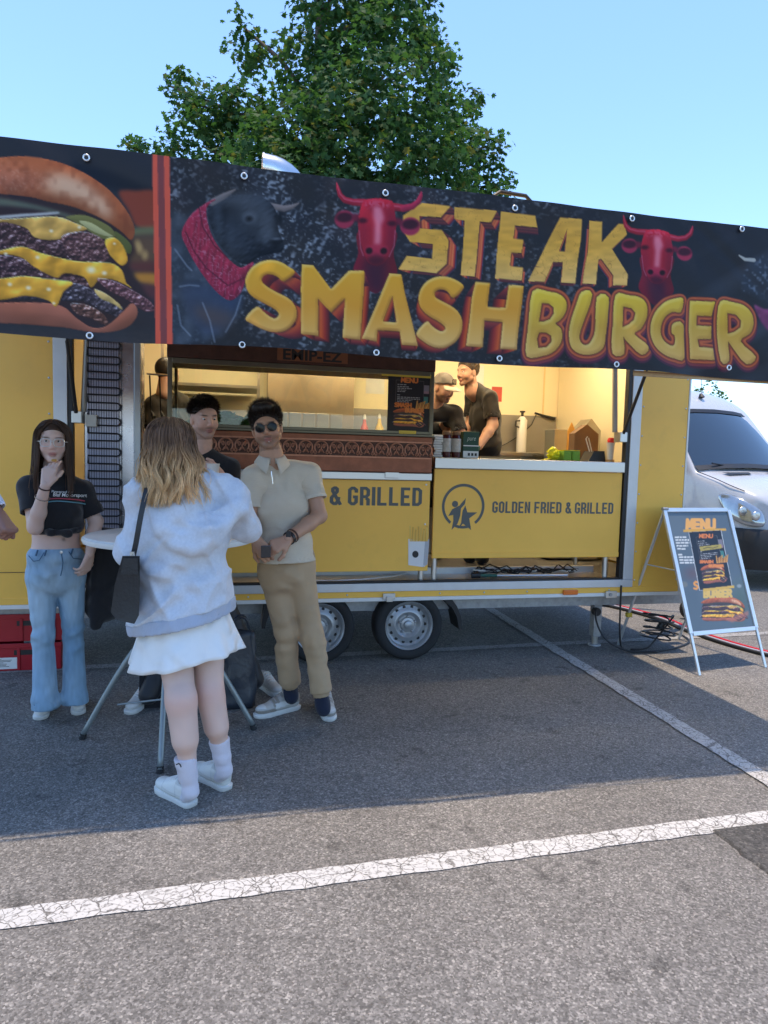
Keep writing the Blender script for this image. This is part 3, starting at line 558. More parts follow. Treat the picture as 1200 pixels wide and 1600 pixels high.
tb('back_lining', X0+.04, X1-.04, YB-.05, YB-.034, .62, 2.84, m=cream); tb('end_lining', X1-.05, X1-.037, YS+.06, YB-.06, .62, 2.84, m=cream); tb('end_lining', X0+.037, X0+.05, YS+.06, YB-.06, .62, 2.84, m=cream)
tb('ceiling_lining', X0+.05, X1-.05, YS+.06, YB-.06, 2.83, 2.85, m=cream)
for x in (.6, 1.9, 2.62, 3.47): tb('wall_joint', x, x+.02, YB-.056, YB-.0505, .62, 2.83, m=mat('joint_strip', srgb((226, 204, 150)), .4))
tb('splashback', .9, X1-.06, YB-.068, YB-.057, 1.2, 2.06, m=greyp)
tb('floor', X0+.04, X1-.04, YS+.02, YB-.04, .56, .60, m=mat('floor_plate', (.22, .22, .22), .5, .5, var=.2))
# posts, rails
tb('panel_seam', X0+.02, -1.11, YS-.0035, YS-.0005, .716, .7195, m=black, bevel=0); seamy = MB().lathe([(.0075, 0), (.0065, -.003), (0, -.004)], (0, 0, 0), 'y', 10).build('rivet', alu, None, smooth=True); rv_ = seamy.data; bpy.data.objects.remove(seamy)
for x, zs in ((-1.125, 9), (3.288, 9), (3.68, 9)):
    for k in range(zs):
        o = bpy.data.objects.new('rivet', rv_); COL.objects.link(o); hold(o, T); o.location = (x, YS-.0002, .60+k*.235)
for k in range(12):
    o = bpy.data.objects.new('rivet', rv_); COL.objects.link(o); hold(o, T); o.location = (-.9+k*.36, YS-.0062, .522)
tb('post', -1.098, -1.012, YS-.012, YS+.05, .60, 2.6, m=alup); tb('post', 3.178, 3.266, YS-.012, YS+.05, .607, 2.6, m=alup)
tb('rubber_seal', 3.145, 3.177, YS-.004, YS+.05, .612, 2.58, m=black); tb('rubber_seal', -1.011, -.978, YS-.004, YS+.05, .612, 2.58, m=black)
tb('sill_rail', -1.098, 3.266, YS-.014, YS+.05, .545, .606, m=alup); tb('sill_seal', -1.0, 3.16, YS-.006, YS+.04, .6065, .622, m=black)
tb('lower_stripe', X0, X1-.002, YS-.006, YS+.03, .499, .5445, m=yel); tb('edge_trim', X0, X1, YS-.010, YS+.03, .470, .4985, m=white)
tb('sill_plate', -.98, 3.14, YS+.05, YS+.34, .602, .612, m=steel); tb('floor_rail', -.9, 3.12, YS+.345, YS+.38, .602, .665, m=alup)
tb('chassis_beam', X0+.1, X1+.2, YS+.16, YS+.24, .36, .47, m=galv); tb('chassis_beam', X0+.1, X1+.2, YB-.3, YB-.22, .36, .47, m=galv)
for x in (-1.4, -.4, 1.95, 2.9): tb('cross_member', x, x+.05, YS+.24, YB-.3, .38, .465, m=galv)
# hitch side
MB().add([(X1, 5.3, .38), (X1, 6.9, .38), (5.05, 6.06, .38), (5.05, 6.14, .38), (X1, 5.42, .38), (X1, 6.78, .38), (X1, 5.3, .46), (X1, 6.9, .46), (5.05, 6.06, .46), (5.05, 6.14, .46), (X1, 5.42, .46), (X1, 6.78, .46)],
   [(0, 2, 8, 6), (4, 2, 8, 10), (0, 4, 10, 6), (1, 3, 9, 7), (5, 3, 9, 11), (6, 8, 10), (7, 11, 9), (0, 2, 4), (1, 5, 3)]).build('drawbar', galv, T)
for xc in (.705, 1.395):
    W = thing('wheel', (xc, YS+.05, .265), None, None); hold(W, T)
    a = MB().lathe([(.185, .0), (.19, -.012), (.225, -.028), (.252, -.022), (.264, -.004), (.268, .04), (.268, .13), (.25, .175), (.19, .18)], (xc, YS+.045, .266), 'y', 48).build('tyre', rubber, W); autosmooth(a, 50)
    rim = mat('steel_rim', (.40, .41, .42), .42, .55, var=.1, vscale=25)
    a = MB().lathe([(.19, .02), (.192, -.010), (.186, -.016), (.178, -.010), (.172, .004), (.166, .03), (.150, .042), (.128, .034), (.112, .022), (.100, .020), (.088, .030), (.072, .044), (.060, .044), (.052, .030), (.034, .026), (.030, .012), (.024, .008), (.0, .006)], (xc, YS+.045, .266), 'y', 48).build('rim', rim, W); autosmooth(a, 40)
    hole = MB()
    for k in range(14):
        t = k*2*math.pi/14; hole.lathe([(.0125, 0), (.0, -.0005)], (xc+.136*math.cos(t), YS+.045+.030, .266+.136*math.sin(t)), 'y', 10)
    for k in range(14):
        t = k*2*math.pi/14; MB().lathe([(.013, .004), (.0125, -.001), (.0, -.0012)], (xc+.139*math.cos(t), YS+.045+.0365, .266+.139*math.sin(t)), 'y', 10).build('vent_hole', black, W)
    for k in range(5):
        t = .3+k*2*math.pi/5; MB().lathe([(.011, .03), (.011, .008), (.007, .004), (0, .003)], (xc+.062*math.cos(t), YS+.05+.018, .266+.062*math.sin(t)), 'y', 8).build('wheel_bolt', galv, W)
    MB().tube([(xc, YS+.2, .266), (xc, YB-.25, .266)], .035, 10).build('axle', galv, T)
    MB().lathe([(.19, .0), (.225, -.02), (.268, .0), (.268, .14), (.19, .15)], (xc, YB-.25, .266), 'y', 32).build('far_tyre', rubber, T)
mg = MB()
arc = [(1.70-.0, .44), (1.735, .40), (1.76, .34), (1.775, .26)]
mg.prism([(1.66, .468), (1.73, .468), (1.775, .41), (1.81, .33), (1.825, .225), (1.80, .225), (1.775, .33), (1.735, .40)], 'y', YS+.03, YS+.24); mg.build('mudguard', black, T)
MB().prism([(.30, .468), (.37, .468), (.34, .40), (.315, .33), (.305, .28), (.28, .28), (.285, .35)], 'y', YS+.03, YS+.24).build('mudguard', black, T)
# latch, lamp, bracket, legs
lt = tb('latch', 1.17, 1.265, YS-.022, YS-.011, .485, .53, m=steel); tb('latch_catch', 1.195, 1.245, YS-.034, YS-.0225, .468, .512, m=steel, parent=lt)
lm_ = tb('marker_lamp', 2.645, 2.772, YS-.03, YS-.0065, .492, .531, m=mat('orange_lens', (.75, .16, .01), .22, coat=.4), bevel=.006)
bk = tb('corner_bracket', 3.02, 3.12, YS-.03, YS-.0105, .46, .515, m=steel); MB().lathe([(.014, 0), (.014, -.006), (0, -.006)], (3.06, YS-.031, .488), 'y', 12).build('bolt', galv, bk)
lg = tb('support_leg', 3.06, 3.13, YS+.20, YS+.27, .08, .47, m=galv); MB().tube([(3.095, YS+.235, .09), (3.095, YS+.235, .012)], .026, 12).build('inner_tube', steel, lg); MB().lathe([(0, .014), (.05, .012), (.055, 0), (0, 0)], (3.095, YS+.235, .001), 'z', 20).build('foot_plate', galv, lg)
MB().tube([(3.07, YS+.17, .30), (3.07, YS+.21, .30)], .035, 12).build('crank_boss', black, lg)
tb('support_leg', -1.35, -1.28, YS+.20, YS+.27, .02, .47, m=galv)
jw = thing('jockey_wheel', (4.55, 6.1, 0), None, None); hold(jw, T)
a = MB().lathe([(.03, -.035), (.085, -.035), (.105, -.02), (.105, .02), (.085, .035), (.03, .035)], (4.62, 6.0, .106), 'y', 24).build('tyre', rubber, jw); autosmooth(a)
MB().lathe([(0, -.03), (.06, -.028), (.06, .028), (0, .03)], (4.62, 6.0, .106), 'y', 20).build('hub', galv, jw); MB().tube([(4.62, 6.05, .106), (4.62, 6.06, .20), (4.62, 6.0, .24), (4.62, 6.0, .75)], .022, 10).build('column', galv, jw)
# awning flap, its stays
fl = MB(); yf, zf = 2.977, 2.63
fx0 = -1.50; fl.add([(fx0, YS-.02, 2.60), (OX1+.03, YS-.02, 2.60), (OX1+.03, yf, zf), (fx0, yf, zf), (fx0, YS-.02, 2.645), (OX1+.03, YS-.02, 2.645), (OX1+.03, yf, zf+.045), (fx0, yf, zf+.045)], [(0, 1, 2, 3), (7, 6, 5, 4), (0, 4, 5, 1), (1, 5, 6, 2), (2, 6, 7, 3), (3, 7, 4, 0)])  # left end run on past the hatch, out of view, to shade the ground
fl.build('awning_flap', yel, T, bevel=.004)
mesh('flap_bounce_lining', [(fx0+.02, YS-.03, 2.594), (OX1+.01, YS-.03, 2.594), (OX1+.01, yf+.02, 2.6235), (fx0+.02, yf+.02, 2.6235)], [(0, 1, 2, 3)], white, T)  # unseen white underside, added to bounce light onto people and panels
for x in (OX0+.05, OX1-.055):
    s = -1 if x > 1 else 1
    MB().tube([(x, YS+.0, 1.79), (x, 4.72, 2.22)], .013, 10).tube([(x, 4.72, 2.22), (x, 4.49, 2.61)], .008, 8).build('gas_strut', black, T)
    MB().tube([(x+s*.035, YS+.07, 1.80), (x+s*.07, YS+.08, 2.54)], .021, 12).build('stay_tube', mat('grey_tube', (.33, .32, .30), .4, .5), T)
    box('strut_bracket', x-.03, x+.035, YS-.005, YS+.09, 1.72, 1.80, steel, T, .004)
# banner frame rail on the flap edge
tb('banner_rail', -1.50, OX1+.03, 2.964, 2.975, 2.676, 2.70, m=alu); tb('banner_rail', 1.9, 3.24, 2.964, 2.975, 1.960, 1.985, m=mat('raw_wood_rail', srgb((190, 160, 120)), .6, var=.15, vscale=30))
for x in (-1.0, .35, 1.75, 3.16): tb('rail_upright', x, x+.03, 2.9645, 2.9745, 1.986, 2.629, m=alu)
bh = MB().tube([(1.205, 3.1, 2.66), (1.212, 3.1, 2.765), (1.24, 3.1, 2.785), (1.37, 3.1, 2.78), (1.40, 3.1, 2.755), (1.41, 3.1, 2.66)], .009, 6).build('grab_handle', black, T)
# exhaust elbow
galp = mat('spiral_duct', (.66, .66, .66), .24, 1., var=.06, vscale=8)
ey = 5.42; path = [(.272, ey, 3.67), (.30, ey, 3.67)]+[(.30+.22*math.sin(k*math.pi/16), ey, 3.45+.22*math.cos(k*math.pi/16)) for k in range(1, 9)]+[(.52, ey, 3.2), (.52, ey, 2.885)]
ex = MB().tube(path, .116, 30, cap=False).build('exhaust_duct', galp, T); autosmooth(ex, 60)
MB().tube([(.264, ey, 3.67), (.278, ey, 3.67)], .122, 30, cap=False).build('duct_collar', galp, ex); MB().tube([(.285, ey, 3.67), (.286, ey, 3.67)], .112, 30).build('duct_mouth', black, ex)
# hatch lamps under the ceiling (warm tubes over the worktop)
lampm = mat('warm_tube', (1, .9, .7), .5, emit=(1., .80, .50), estr=28.)
for x, y in ((-.2, 6.02), (1.0, 6.02), (2.3, 6.02), (3.1, 6.02), (.2, 5.3), (1.7, 5.3), (2.7, 5.3)):
    f_ = tb('ceiling_lamp', x-.32, x+.32, y, y+.1, 2.795, 2.828, m=white); tb('lamp_tube', x-.30, x+.30, y+.015, y+.085, 2.765, 2.794, m=lampm, parent=f_)
# ---------------------------------------------------------------- banner
def art_px(X, Y, Z):
    """artwork tracing coordinates of a point on a printed sheet (the sheets were traced square on to these)"""
    v = np.stack([X, np.broadcast_to(Y, X.shape), Z-CAM_H], -1); d = v@FW; return 600+CAM_F*(v@RT)/d, 800-CAM_F*(v@UP)/d
BX0, BX1, BZ0, BZ1, BY = -1.52, 3.24, 1.974, 2.697, 2.96
def sheet(name, fx, nu, nv, paint, m, parent=None, ss=2):
    """printed sheet: a fine grid coloured by the artwork; fx(u, v) gives its points"""
    u, v = np.meshgrid((np.arange(nu*ss)+.5)/(nu*ss)*(nu+1)/nu-.5/nu, (np.arange(nv*ss)+.5)/(nv*ss)*(nv+1)/nv-.5/nv)
    c = np.clip(paint(u, v), 0, 1); c = c.reshape(nv, ss, nu, ss, 3).mean((1, 3)); c = srgb(c*255.)
    U, V = np.meshgrid(np.arange(nu)/(nu-1), np.arange(nv)/(nv-1)); P = fx(U, V).reshape(-1, 3)
    i = np.arange(nu*nv).reshape(nv, nu); F = np.stack([i[:-1, :-1], i[1:, :-1], i[1:, 1:], i[:-1, 1:]], -1).reshape(-1, 4)
    return mesh(name, P, F, m, parent, smooth=True, col=c.reshape(-1, 3))
vinyl = mat('printed_vinyl', attr='col', rough=.42, spec=.2, bump=.02, bscale=9)
def bx(u, v):
    X = BX0+(BX1-BX0)*u; Z = BZ1+(BZ0-BZ1)*v
    sag = .016*np.sin(X*7+Z*2)*np.exp(-(1-v)*2.)+.009*np.sin(X*4.2+1-Z*5)+.0035*np.sin(X*17+Z*23)+.010*np.exp(-((X-2.9+(Z-2.4)*1.2)/.09)**2)+.008*np.exp(-((X-2.55+(Z-2.4)*1.4)/.06)**2)-.006*np.exp(-((X-.1-(Z-2.2)*.8)/.05)**2)
    Z = Z+v*.006*np.sin(X*3.9+.5)
    return np.stack([X, BY-.026+sag*.8, Z], -1)
def pb(u, v):
    X = BX0+(BX1-BX0)*u; Z = BZ1+(BZ0-BZ1)*v; return paint_banner(*art_px(X, BY, Z))
BT = thing('advertising_banner', (1.08, BY, 1.97), 'wide printed burger banner with gold lettering hung along the awning edge', 'banner')
sheet('printed_sheet', bx, 1180, 186, pb, vinyl, BT)
eye_m = mat('eyelet', (.75, .75, .74), .3, .7)
def at(x, y, Y):
    """point at depth Y seen at picture position (x, y) of the 1200 x 1600 photograph"""
    d = FW+RT*(x-600)/CAM_F-UP*(y-800)/CAM_F; return np.array((0, 0, CAM_H))+d*Y/d[1]
for i, (x, y) in enumerate([(138,253),(381,281),(599,307),(799,330),(980,346),(1150,362),(143,527),(378,541),(585,553),(775,562),(956,571),(1130,576)]):
    p = at(x, y, BY); o = MB().lathe([(.0072, .0), (.0085, -.003), (.0122, -.004), (.014, -.001)], (p[0], BY-.040, p[2]), 'y', 20).build('eyelet', eye_m, BT, smooth=True)
    MB().lathe([(.0076, -.0005), (0, -.0006)], (p[0], BY-.041, p[2]), 'y', 14).build('eyelet_hole', black, o)
# ---------------------------------------------------------------- glass
def glass_mat(name, tint=(1, 1, 1), rough=.02):
    m = bpy.data.materials.new(name); m.use_nodes = True; N = m.node_tree.nodes; L = m.node_tree.links; N.remove(N['Principled BSDF'])
    t = N.new('ShaderNodeBsdfTransparent'); t.inputs[0].default_value = (*tint, 1); g_ = N.new('ShaderNodeBsdfGlossy'); g_.inputs['Roughness'].default_value = rough; f = N.new('ShaderNodeFresnel'); f.inputs[0].default_value = 1.5
    mx = N.new('ShaderNodeMixShader'); L.new(f.outputs[0], mx.inputs[0]); L.new(t.outputs[0], mx.inputs[1]); L.new(g_.outputs[0], mx.inputs[2]); L.new(mx.outputs[0], N['Material Output'].inputs[0]); return m
glass = glass_mat('clear_glass', (.9, .93, .9))
# ---------------------------------------------------------------- serving counters
grey_vinyl = mat('grey_lettering', srgb((84, 88, 88)), .4)
C1 = thing('serving_counter', (2.35, YS+.2, .6), 'yellow counter with the round star emblem and small grey lettering', 'counter', 'serving counters in the hatch')
box('front_panel', 1.553, 3.138, YS+.012, YS+.035, .788, 1.472, yel, C1, .003)
box('worktop', 1.548, 3.143, YS-.012, YS+.62, 1.474, 1.558, steel, C1, .006); box('panel_lip', 1.555, 3.136, YS+.004, YS+.011, .792, .83, yel, C1, .002)
for x in (1.585, 3.05): MB().tube([(x, YS+.06, .613), (x, YS+.06, .787)], .022, 14).build('leg', steel, C1, smooth=False); MB().tube([(x, YS+.54, .613), (x, YS+.54, .787)], .022, 14).build('leg', steel, C1)
pl = lambda x, y: at(x, y, YS+.0105)
a, b = pl(769, 801), pl(958, 801); block_text('lettering', 'GOLDEN FRIED & GRILLED', .090, b[0]-a[0], grey_vinyl, C1, (a[0], YS+.0108, a[2]-.002))
lc = pl(724, 791); r0 = .172
em = MB(); n = 64; ring = [(t, r) for t in [(-52+k*(284/(n-1)))*math.pi/180 for k in range(n)] for r in (r0, r0-.021)]
em.add([(lc[0]+r*math.cos(t), YS+.0105, lc[2]+r*math.sin(t)) for t, r in ring], [(2*i, 2*i+2, 2*i+3, 2*i+1) for i in range(n-1)])
Lz = lambda pts: [(lc[0]+(x-176)/4*.00475*.98, lc[2]-(y-205)/4*.00475*.98) for x, y in pts]
def flat(mb, pts): k = Lz(pts); mb.add([(x, YS+.0104, z) for x, z in k], [tuple(range(len(k)))])
flat(em, [(190,200),(205,245),(275,245),(220,285),(236,362),(178,320),(140,360),(165,315),(168,270),(172,235)]); flat(em, [(192,150),(186,190),(160,220),(156,270),(140,320),(100,362),(110,300),(108,262),(74,270),(100,225),(150,200)])
hp = [(118+21*math.cos(t*math.pi/9), 191+21*math.sin(t*math.pi/9)) for t in range(18)]; flat(em, hp)
arc2 = [(-88-22+k*(48/9)) for k in range(10)]
em.add([(lc[0]+r*math.cos(R_(t)), YS+.0105, lc[2]+r*math.sin(R_(t))) for t in [-112+k*5 for k in range(10)] for r in (r0, r0-.021)], [(2*i, 2*i+2, 2*i+3, 2*i+1) for i in range(9)])
em.build('emblem', grey_vinyl, C1)
C2 = thing('serving_counter', (.55, YS+.2, .6), 'yellow counter under the glass display case, large grey lettering', 'counter', 'serving counters in the hatch')
box('front_panel', -.40, 1.522, YS+.012, YS+.035, .694, 1.378, yel, C2, .003); box('worktop', -.405, 1.526, YS-.012, YS+.64, 1.38, 1.436, steel, C2, .005)
a, b = pl(515, 790), pl(659, 790); wd = b[0]-a[0]
block_text('lettering', '& GRILLED', .138, wd, grey_vinyl, C2, (a[0], YS+.0108, pl(590, 790)[2])); block_text('lettering', 'GOLDEN FRIED', .138, wd*1.34, grey_vinyl, C2, (a[0]-.075-wd*1.34, YS+.0108, pl(590, 790)[2]))
for x in (-.36, .5, 1.48): MB().tube([(x, YS+.06, .613), (x, YS+.06, .693)], .022, 14).build('leg', steel, C2)
box('clamp_plate', 1.162, 1.268, YS-.022, YS-.0125, 1.395, 1.483, steel, C2, .003)
for x, z in ((1.49, 1.35), (1.49, .73), (1.49, 1.05)): MB().lathe([(.008, 0), (.007, -.004), (0, -.005)], (x, YS+.0118, z), 'y', 10).build('screw', steel, C2)
# printed paper box of fries on the panel (plain)
q = lambda l: [tuple(pl(*p)) for p in l]
def decal(n, l, m, dy=0.): P = [(x, y-dy, z) for x, y, z in q(l)]; return mesh(n, P, [tuple(range(len(P)))[::-1]], m, C2)
decal('printed_carton', [(638,842),(664,846),(661,886),(638,883)], mat('print_white', (.72, .72, .72), .4)); decal('printed_carton', [(664,846),(671,842),(668,882),(661,886)], mat('print_grey', (.42, .43, .46), .4))
for k in range(11): x = 640+k*2.6; decal('printed_fry', [(x, 846), (x+2.2, 846), (x+5+(k*7 % 5)-3, 822+(k*11 % 9)), (x+2.5+(k*7 % 5)-3, 821+(k*11 % 9))], mat('print_fry%d' % (k % 2), ((.80, .50, .10), (.70, .38, .06))[k % 2], .4), .0006+.0001*k)
decal('printed_badge', [(649+5*math.cos(t*math.pi/8), 866+5.5*math.sin(t*math.pi/8)) for t in range(16)], black, .001)
# ---------------------------------------------------------------- glass display case
VX0, VX1, VY0, VY1 = -.375, 1.515, YS-.035, YS+.58
D = thing('display_case', (.57, YS+.25, 1.436), 'glass display case with a hammered copper base standing on the counter', 'display case')
copper = mat('aged_copper', (.23, .085, .048), .42, .55, var=.35, vscale=9, bump=.12, bscale=28); copperd = mat('aged_copper_ornament', (.42, .19, .12), .42, .6, var=.25, vscale=30); bronze = mat('bronze_frame', (.16, .15, .11), .38, .7, var=.15); dkc = mat('dark_copper', (.075, .034, .024), .5, .4, var=.3, vscale=14, bump=.1, bscale=40)
box('base_band', VX0, VX1, VY0, VY1, 1.4375, 1.705, copper, D, .006); box('base_shelf', VX0-.008, VX1+.008, VY0-.012, VY1, 1.7055, 1.722, bronze, D, .003)
box('dark_band', VX0+.002, VX1-.002, VY0-.004, VY0-.0005, 1.553, 1.655, dkc, D)
mb = MB(); R0 = .048
mb.tube([(R0*math.cos(t), 0, R0*math.sin(t)) for t in [math.pi*(-.25+1.5*k/16) for k in range(17)]], .0065, 5)
for s in (-1, 1):
    sp = [(s*(.020+.014*(1-k/14)*math.cos(k*.62)), 0, .010+.018*(1-k/18)*math.sin(k*.62)) for k in range(15)]; mb.tube(sp, [.006-.0002*k for k in range(15)], 5)
    sp = [(s*(.006+.016*(k/8)**.8), 0, -.012-.022*math.sin(k/8*2.2)) for k in range(9)]; mb.tube(sp, .0055, 5)
    mb.tube([(s*.034, 0, -.034), (s*.044, 0, -.046), (s*.055, 0, -.030), (s*.052, 0, -.016)], .006, 5)
mb.tube([(0, 0, .030), (0, 0, -.03)], [.003, .007], 5)
mo = mb.build('scroll_ornament', copperd, None, smooth=True); me_ = mo.data; bpy.data.objects.remove(mo)
nm_ = 17
for i in range(nm_):
    o = bpy.data.objects.new('scroll_ornament', me_); COL.objects.link(o); hold(o, D); o.location = (VX0+.055+i*(VX1-VX0-.11)/(nm_-1), VY0-.006, 1.604)
for z in (1.662, 1.546): box('bead', VX0+.004, VX1-.004, VY0-.008, VY0-.0045, z-.005, z+.005, copperd, D)
for x in (VX0, VX1-.03):
    for y in (VY0, VY1-.03): box('corner_post', x, x+.03, y, y+.03, 1.7225, 2.185, bronze, D, .003)
box('bottom_frame', VX0+.031, VX1-.031, VY0, VY0+.03, 1.7225, 1.745, bronze, D, .003); box('top_frame', VX0+.031, VX1-.031, VY0, VY0+.03, 2.150, 2.185, bronze, D, .003)
box('front_pane', VX0+.031, VX1-.031, VY0+.010, VY0+.016, 1.7455, 2.1495, glass, D); box('side_pane', VX1-.018, VX1-.012, VY0+.031, VY1-.031, 1.7225, 2.185, glass, D); box('side_pane', VX0+.012, VX0+.018, VY0+.031, VY1-.031, 1.7225, 2.185, glass, D)
box('header', VX0-.004, VX1+.004, VY0-.006, VY1, 2.1855, 2.32, dkc, D, .004)
text_mesh('header_lettering', 'EMIP-EZ', .075, black, D, (.40, VY0-.0075, 2.212), .42, .03); box('header_plate', .36, .86, VY0-.0068, VY0-.0062, 2.205, 2.31, mat('orange_plate', (.20, .07, .03), .5), D)
box('shelf_floor', VX0+.032, VX1-.032, VY0+.031, VY1-.031, 1.7225, 1.728, steel, D)
for x, l, w_ in ((-.12, 'tray', .3), (.25, 'tray', .3)): pass
# green heap standing in for a reflection on the case glass
grn = mat('reflection_green', (.05, .14, .03), .6, var=.5, vscale=40)
def heap(name, x0, x1, y0, y1, z, h, m, seed, label, cat, n=22):
    r = random.Random(seed); v = []; f = []
    for i in range(n+1):
        for j in range(9):
            e = math.sin(math.pi*i/n)*math.sin(math.pi*j/8); v.append((x0+(x1-x0)*i/n, y0+(y1-y0)*j/8, z+h*e**.5*r.uniform(.6, 1.)+.002))
            if i and j: k = i*9+j; f.append((k-10, k-1, k, k-9))
    return tag(mesh(name, v, f, m, None, smooth=False), label, cat)
heap('reflection_heap', -.31, .40, YS+.08, YS+.48, 1.729, .13, grn, 4, 'green heap standing in for a reflection in the glass display case', 'reflection_heap')
# menu poster taped inside the glass
MP = thing('menu_poster', (1.36, VY0+.006, 1.75), 'dark menu poster taped behind the right end of the display glass', 'poster')
pa, pb_ = at(606, 586, VY0+.004), at(670, 680, VY0+.004); px0, px1, pz1, pz0 = 1.165, 1.483, 2.150, 1.742
def paint_poster(u, v):
    cv = Canvas(u*860., v*1280., (26, 23, 26)); paint_menu(cv, lambda x, y: (x, y), 1., .22); return cv.c
paper = mat('printed_paper', attr='col', rough=.5)
sheet('printed_sheet', lambda u, v: np.stack([px0+(px1-px0)*u, np.full_like(u, VY0+.0055), pz1+(pz0-pz1)*v], -1), 130, 180, paint_poster, paper, MP)
tape = mat('yellow_tape', (.62, .45, .05), .4)
box('tape', px0-.05, px1+.01, VY0+.0005, VY0+.0045, pz1-.012, pz1+.014, tape, MP); box('tape', px0+.09, px0+.22, VY0-.002, VY0+.0045, pz0-.018, pz0+.006, tape, MP)
# ---------------------------------------------------------------- refrigerator seen from behind
Fz = thing('refrigerator', (-.76, YS+.35, .6), 'tall refrigerator standing back outwards, black coils on its rear', 'refrigerator')
FX0, FX1, FY = -.925, -.60, YS+.075
box('cabinet', FX0, FX1, FY, FY+.62, .625, 2.46, mat('fridge_metal', (.52, .52, .58), .26, .9, var=.12, vscale=5), Fz, .006); box('coil_panel', FX0+.02, FX1-.10, FY-.012, FY-.0005, .80, 2.40, mat('coil_backing', (.46, .46, .58), .32, .35, var=.3, vscale=60, stretch=(8, 1, .05)), Fz)
cb_ = MB(); xa, xb = FX0+.03, FX1-.085
for k in range(15):
    zz = 2.38-k*.103; cb_.tube([(xa, FY-.03, zz), (xb-.025, FY-.03, zz), (xb-.008, FY-.03, zz-.007), (xb, FY-.03, zz-.025), (xb-.008, FY-.03, zz-.043), (xb-.025, FY-.03, zz-.05), (xa, FY-.03, zz-.05), (xa, FY-.03, zz-.103)] if k < 14 else [(xa, FY-.03, zz), (xb, FY-.03, zz)], .006, 6)
cb_.build('condenser_coil', black, Fz)
for k in range(14): x = FX0+.035+k*.016; MB().tube([(x, FY-.022, .83), (x, FY-.022, 2.39)], .0018, 4).build('coil_wire', black, Fz)
box('side_frame', FX1+.004, FX1+.045, FY-.05, FY+.01, .62, 2.47, mat('painted_frame', (.36, .38, .40), .35, .5, var=.1), Fz, .003); box('compressor_box', FX0+.02, FX0+.09, FY-.06, FY-.013, 1.70, 1.78, mat('beige_box', (.5, .48, .43), .5), Fz, .004)
# ---------------------------------------------------------------- things on and behind the counter
CT = 1.5585
def lathe_thing(name, x, y, z, parts, label, cat, group=None):
    t = thing(name, (x, y, z), label, cat, group)
    for n, prof, m in parts: autosmooth(MB().lathe(prof, (x, y, z), 'z', 24).build(n, m, t), 45)
    return t
gb = thing('carton', (1.865, YS+.13, CT), 'dark green carton standing on the counter beside the sauce jars', 'carton')
grnb = mat('green_card', (.012, .06, .035), .5, var=.1); box('box_body', 1.80, 1.93, YS+.09, YS+.17, CT, CT+.205, grnb, gb, .003)
box('white_label', 1.802, 1.928, YS+.0885, YS+.0895, CT+.004, CT+.055, white, gb); box('pale_stripe', 1.802, 1.928, YS+.0885, YS+.0895, CT+.092, CT+.100, white, gb)
text_mesh('print', 'pure', .035, mat('pale_print', (.45, .5, .42), .5), gb, (1.83, YS+.0885, CT+.125), .072, 0, shear=.3)
for i in range(3): box('barcode', 1.84+i*.028, 1.858+i*.028, YS+.0875, YS+.0883, CT+.018, CT+.04, black, gb)
jarm = mat('dark_sauce', (.07, .006, .006), .12, coat=.5); lbl = mat('jar_label', (.5, .48, .44), .5, var=.3, vscale=40)
for i, (x, y) in enumerate(((1.675, YS+.12), (1.753, YS+.12))):
    t = lathe_thing('sauce_jar', x, y, CT, [('jar_body', [(0, 0), (.034, .001), (.037, .01), (.037, .15), (.03, .175)], jarm), ('lid', [(.032, .1755), (.034, .178), (.034, .20), (.03, .204), (0, .204)], mat('brown_lid', (.22, .12, .06), .5))], ('dark red sauce jar next to the display case end', 'dark red sauce jar next to the green carton')[i], 'jar', 'sauce jars on the counter')
    MB().lathe([(.0376, .045), (.0378, .047), (.0378, .145), (.0376, .147)], (x, y, CT), 'z', 24).build('label', lbl, t, smooth=True)
ts = thing('napkin_stack', (1.60, YS+.14, CT), 'pile of crumpled white napkins at the counter corner', 'napkins')
mb = MB()
rnd = random.Random(8)
for i in range(9): z = CT+.003+i*.019; mb.box(1.565+rnd.uniform(-.006, .006), 1.632+rnd.uniform(-.006, .006), YS+.08, YS+.20, z, z+.017, rz=rnd.uniform(-.12, .12))
mb.build('napkin_sheets', white, ts, bevel=.004)
cb = thing('chopping_board', (2.17, YS+.3, CT), 'thin wooden chopping board lying on the steel counter', 'board'); wood = mat('board_wood', (.48, .30, .13), .5, var=.2, vscale=30, stretch=(.2, 1, 1))
MB().prism([(1.99, YS+.20), (2.33, YS+.20), (2.355, YS+.24), (2.355, YS+.38), (2.33, YS+.42), (1.99, YS+.42)], 'z', CT, CT+.02).build('board_slab', wood, cb, bevel=.004)
sp = thing('sponge_pack', (2.72, YS+.24, CT), 'pack of green scouring sponges beside a crumpled yellow wrapper', 'sponges'); neon = mat('yellow_film', (.72, .70, .02), .25, var=.2, vscale=30, bump=.4, bscale=40); gsp = mat('green_sponge', (.22, .42, .05), .8, var=.2, vscale=60)
for x0, x1 in ((2.70, 2.772), (2.778, 2.85)): box('sponge', x0, x1, YS+.18, YS+.32, CT+.001, CT+.082, gsp, sp, .010)
box('wrapper_top', 2.70, 2.845, YS+.18, YS+.31, CT+.083, CT+.089, neon, sp)
yw = thing('yellow_wrapper', (2.63, YS+.24, CT), 'crumpled bright yellow wrapper left of the green sponges', 'wrapper')
v = []; f = []; rnd = random.Random(2)
for i in range(9):
    for j in range(12):
        t = j*2*math.pi/12; r = .055*math.sin(math.pi*(i+.5)/9)**.6*rnd.uniform(.75, 1.15); v.append((2.635+r*math.cos(t), YS+.24+r*.9*math.sin(t), CT+.002+.11*i/8*rnd.uniform(.9, 1.05)))
for i in range(8): f += [(i*12+j, i*12+(j+1) % 12, (i+1)*12+(j+1) % 12, (i+1)*12+j) for j in range(12)]
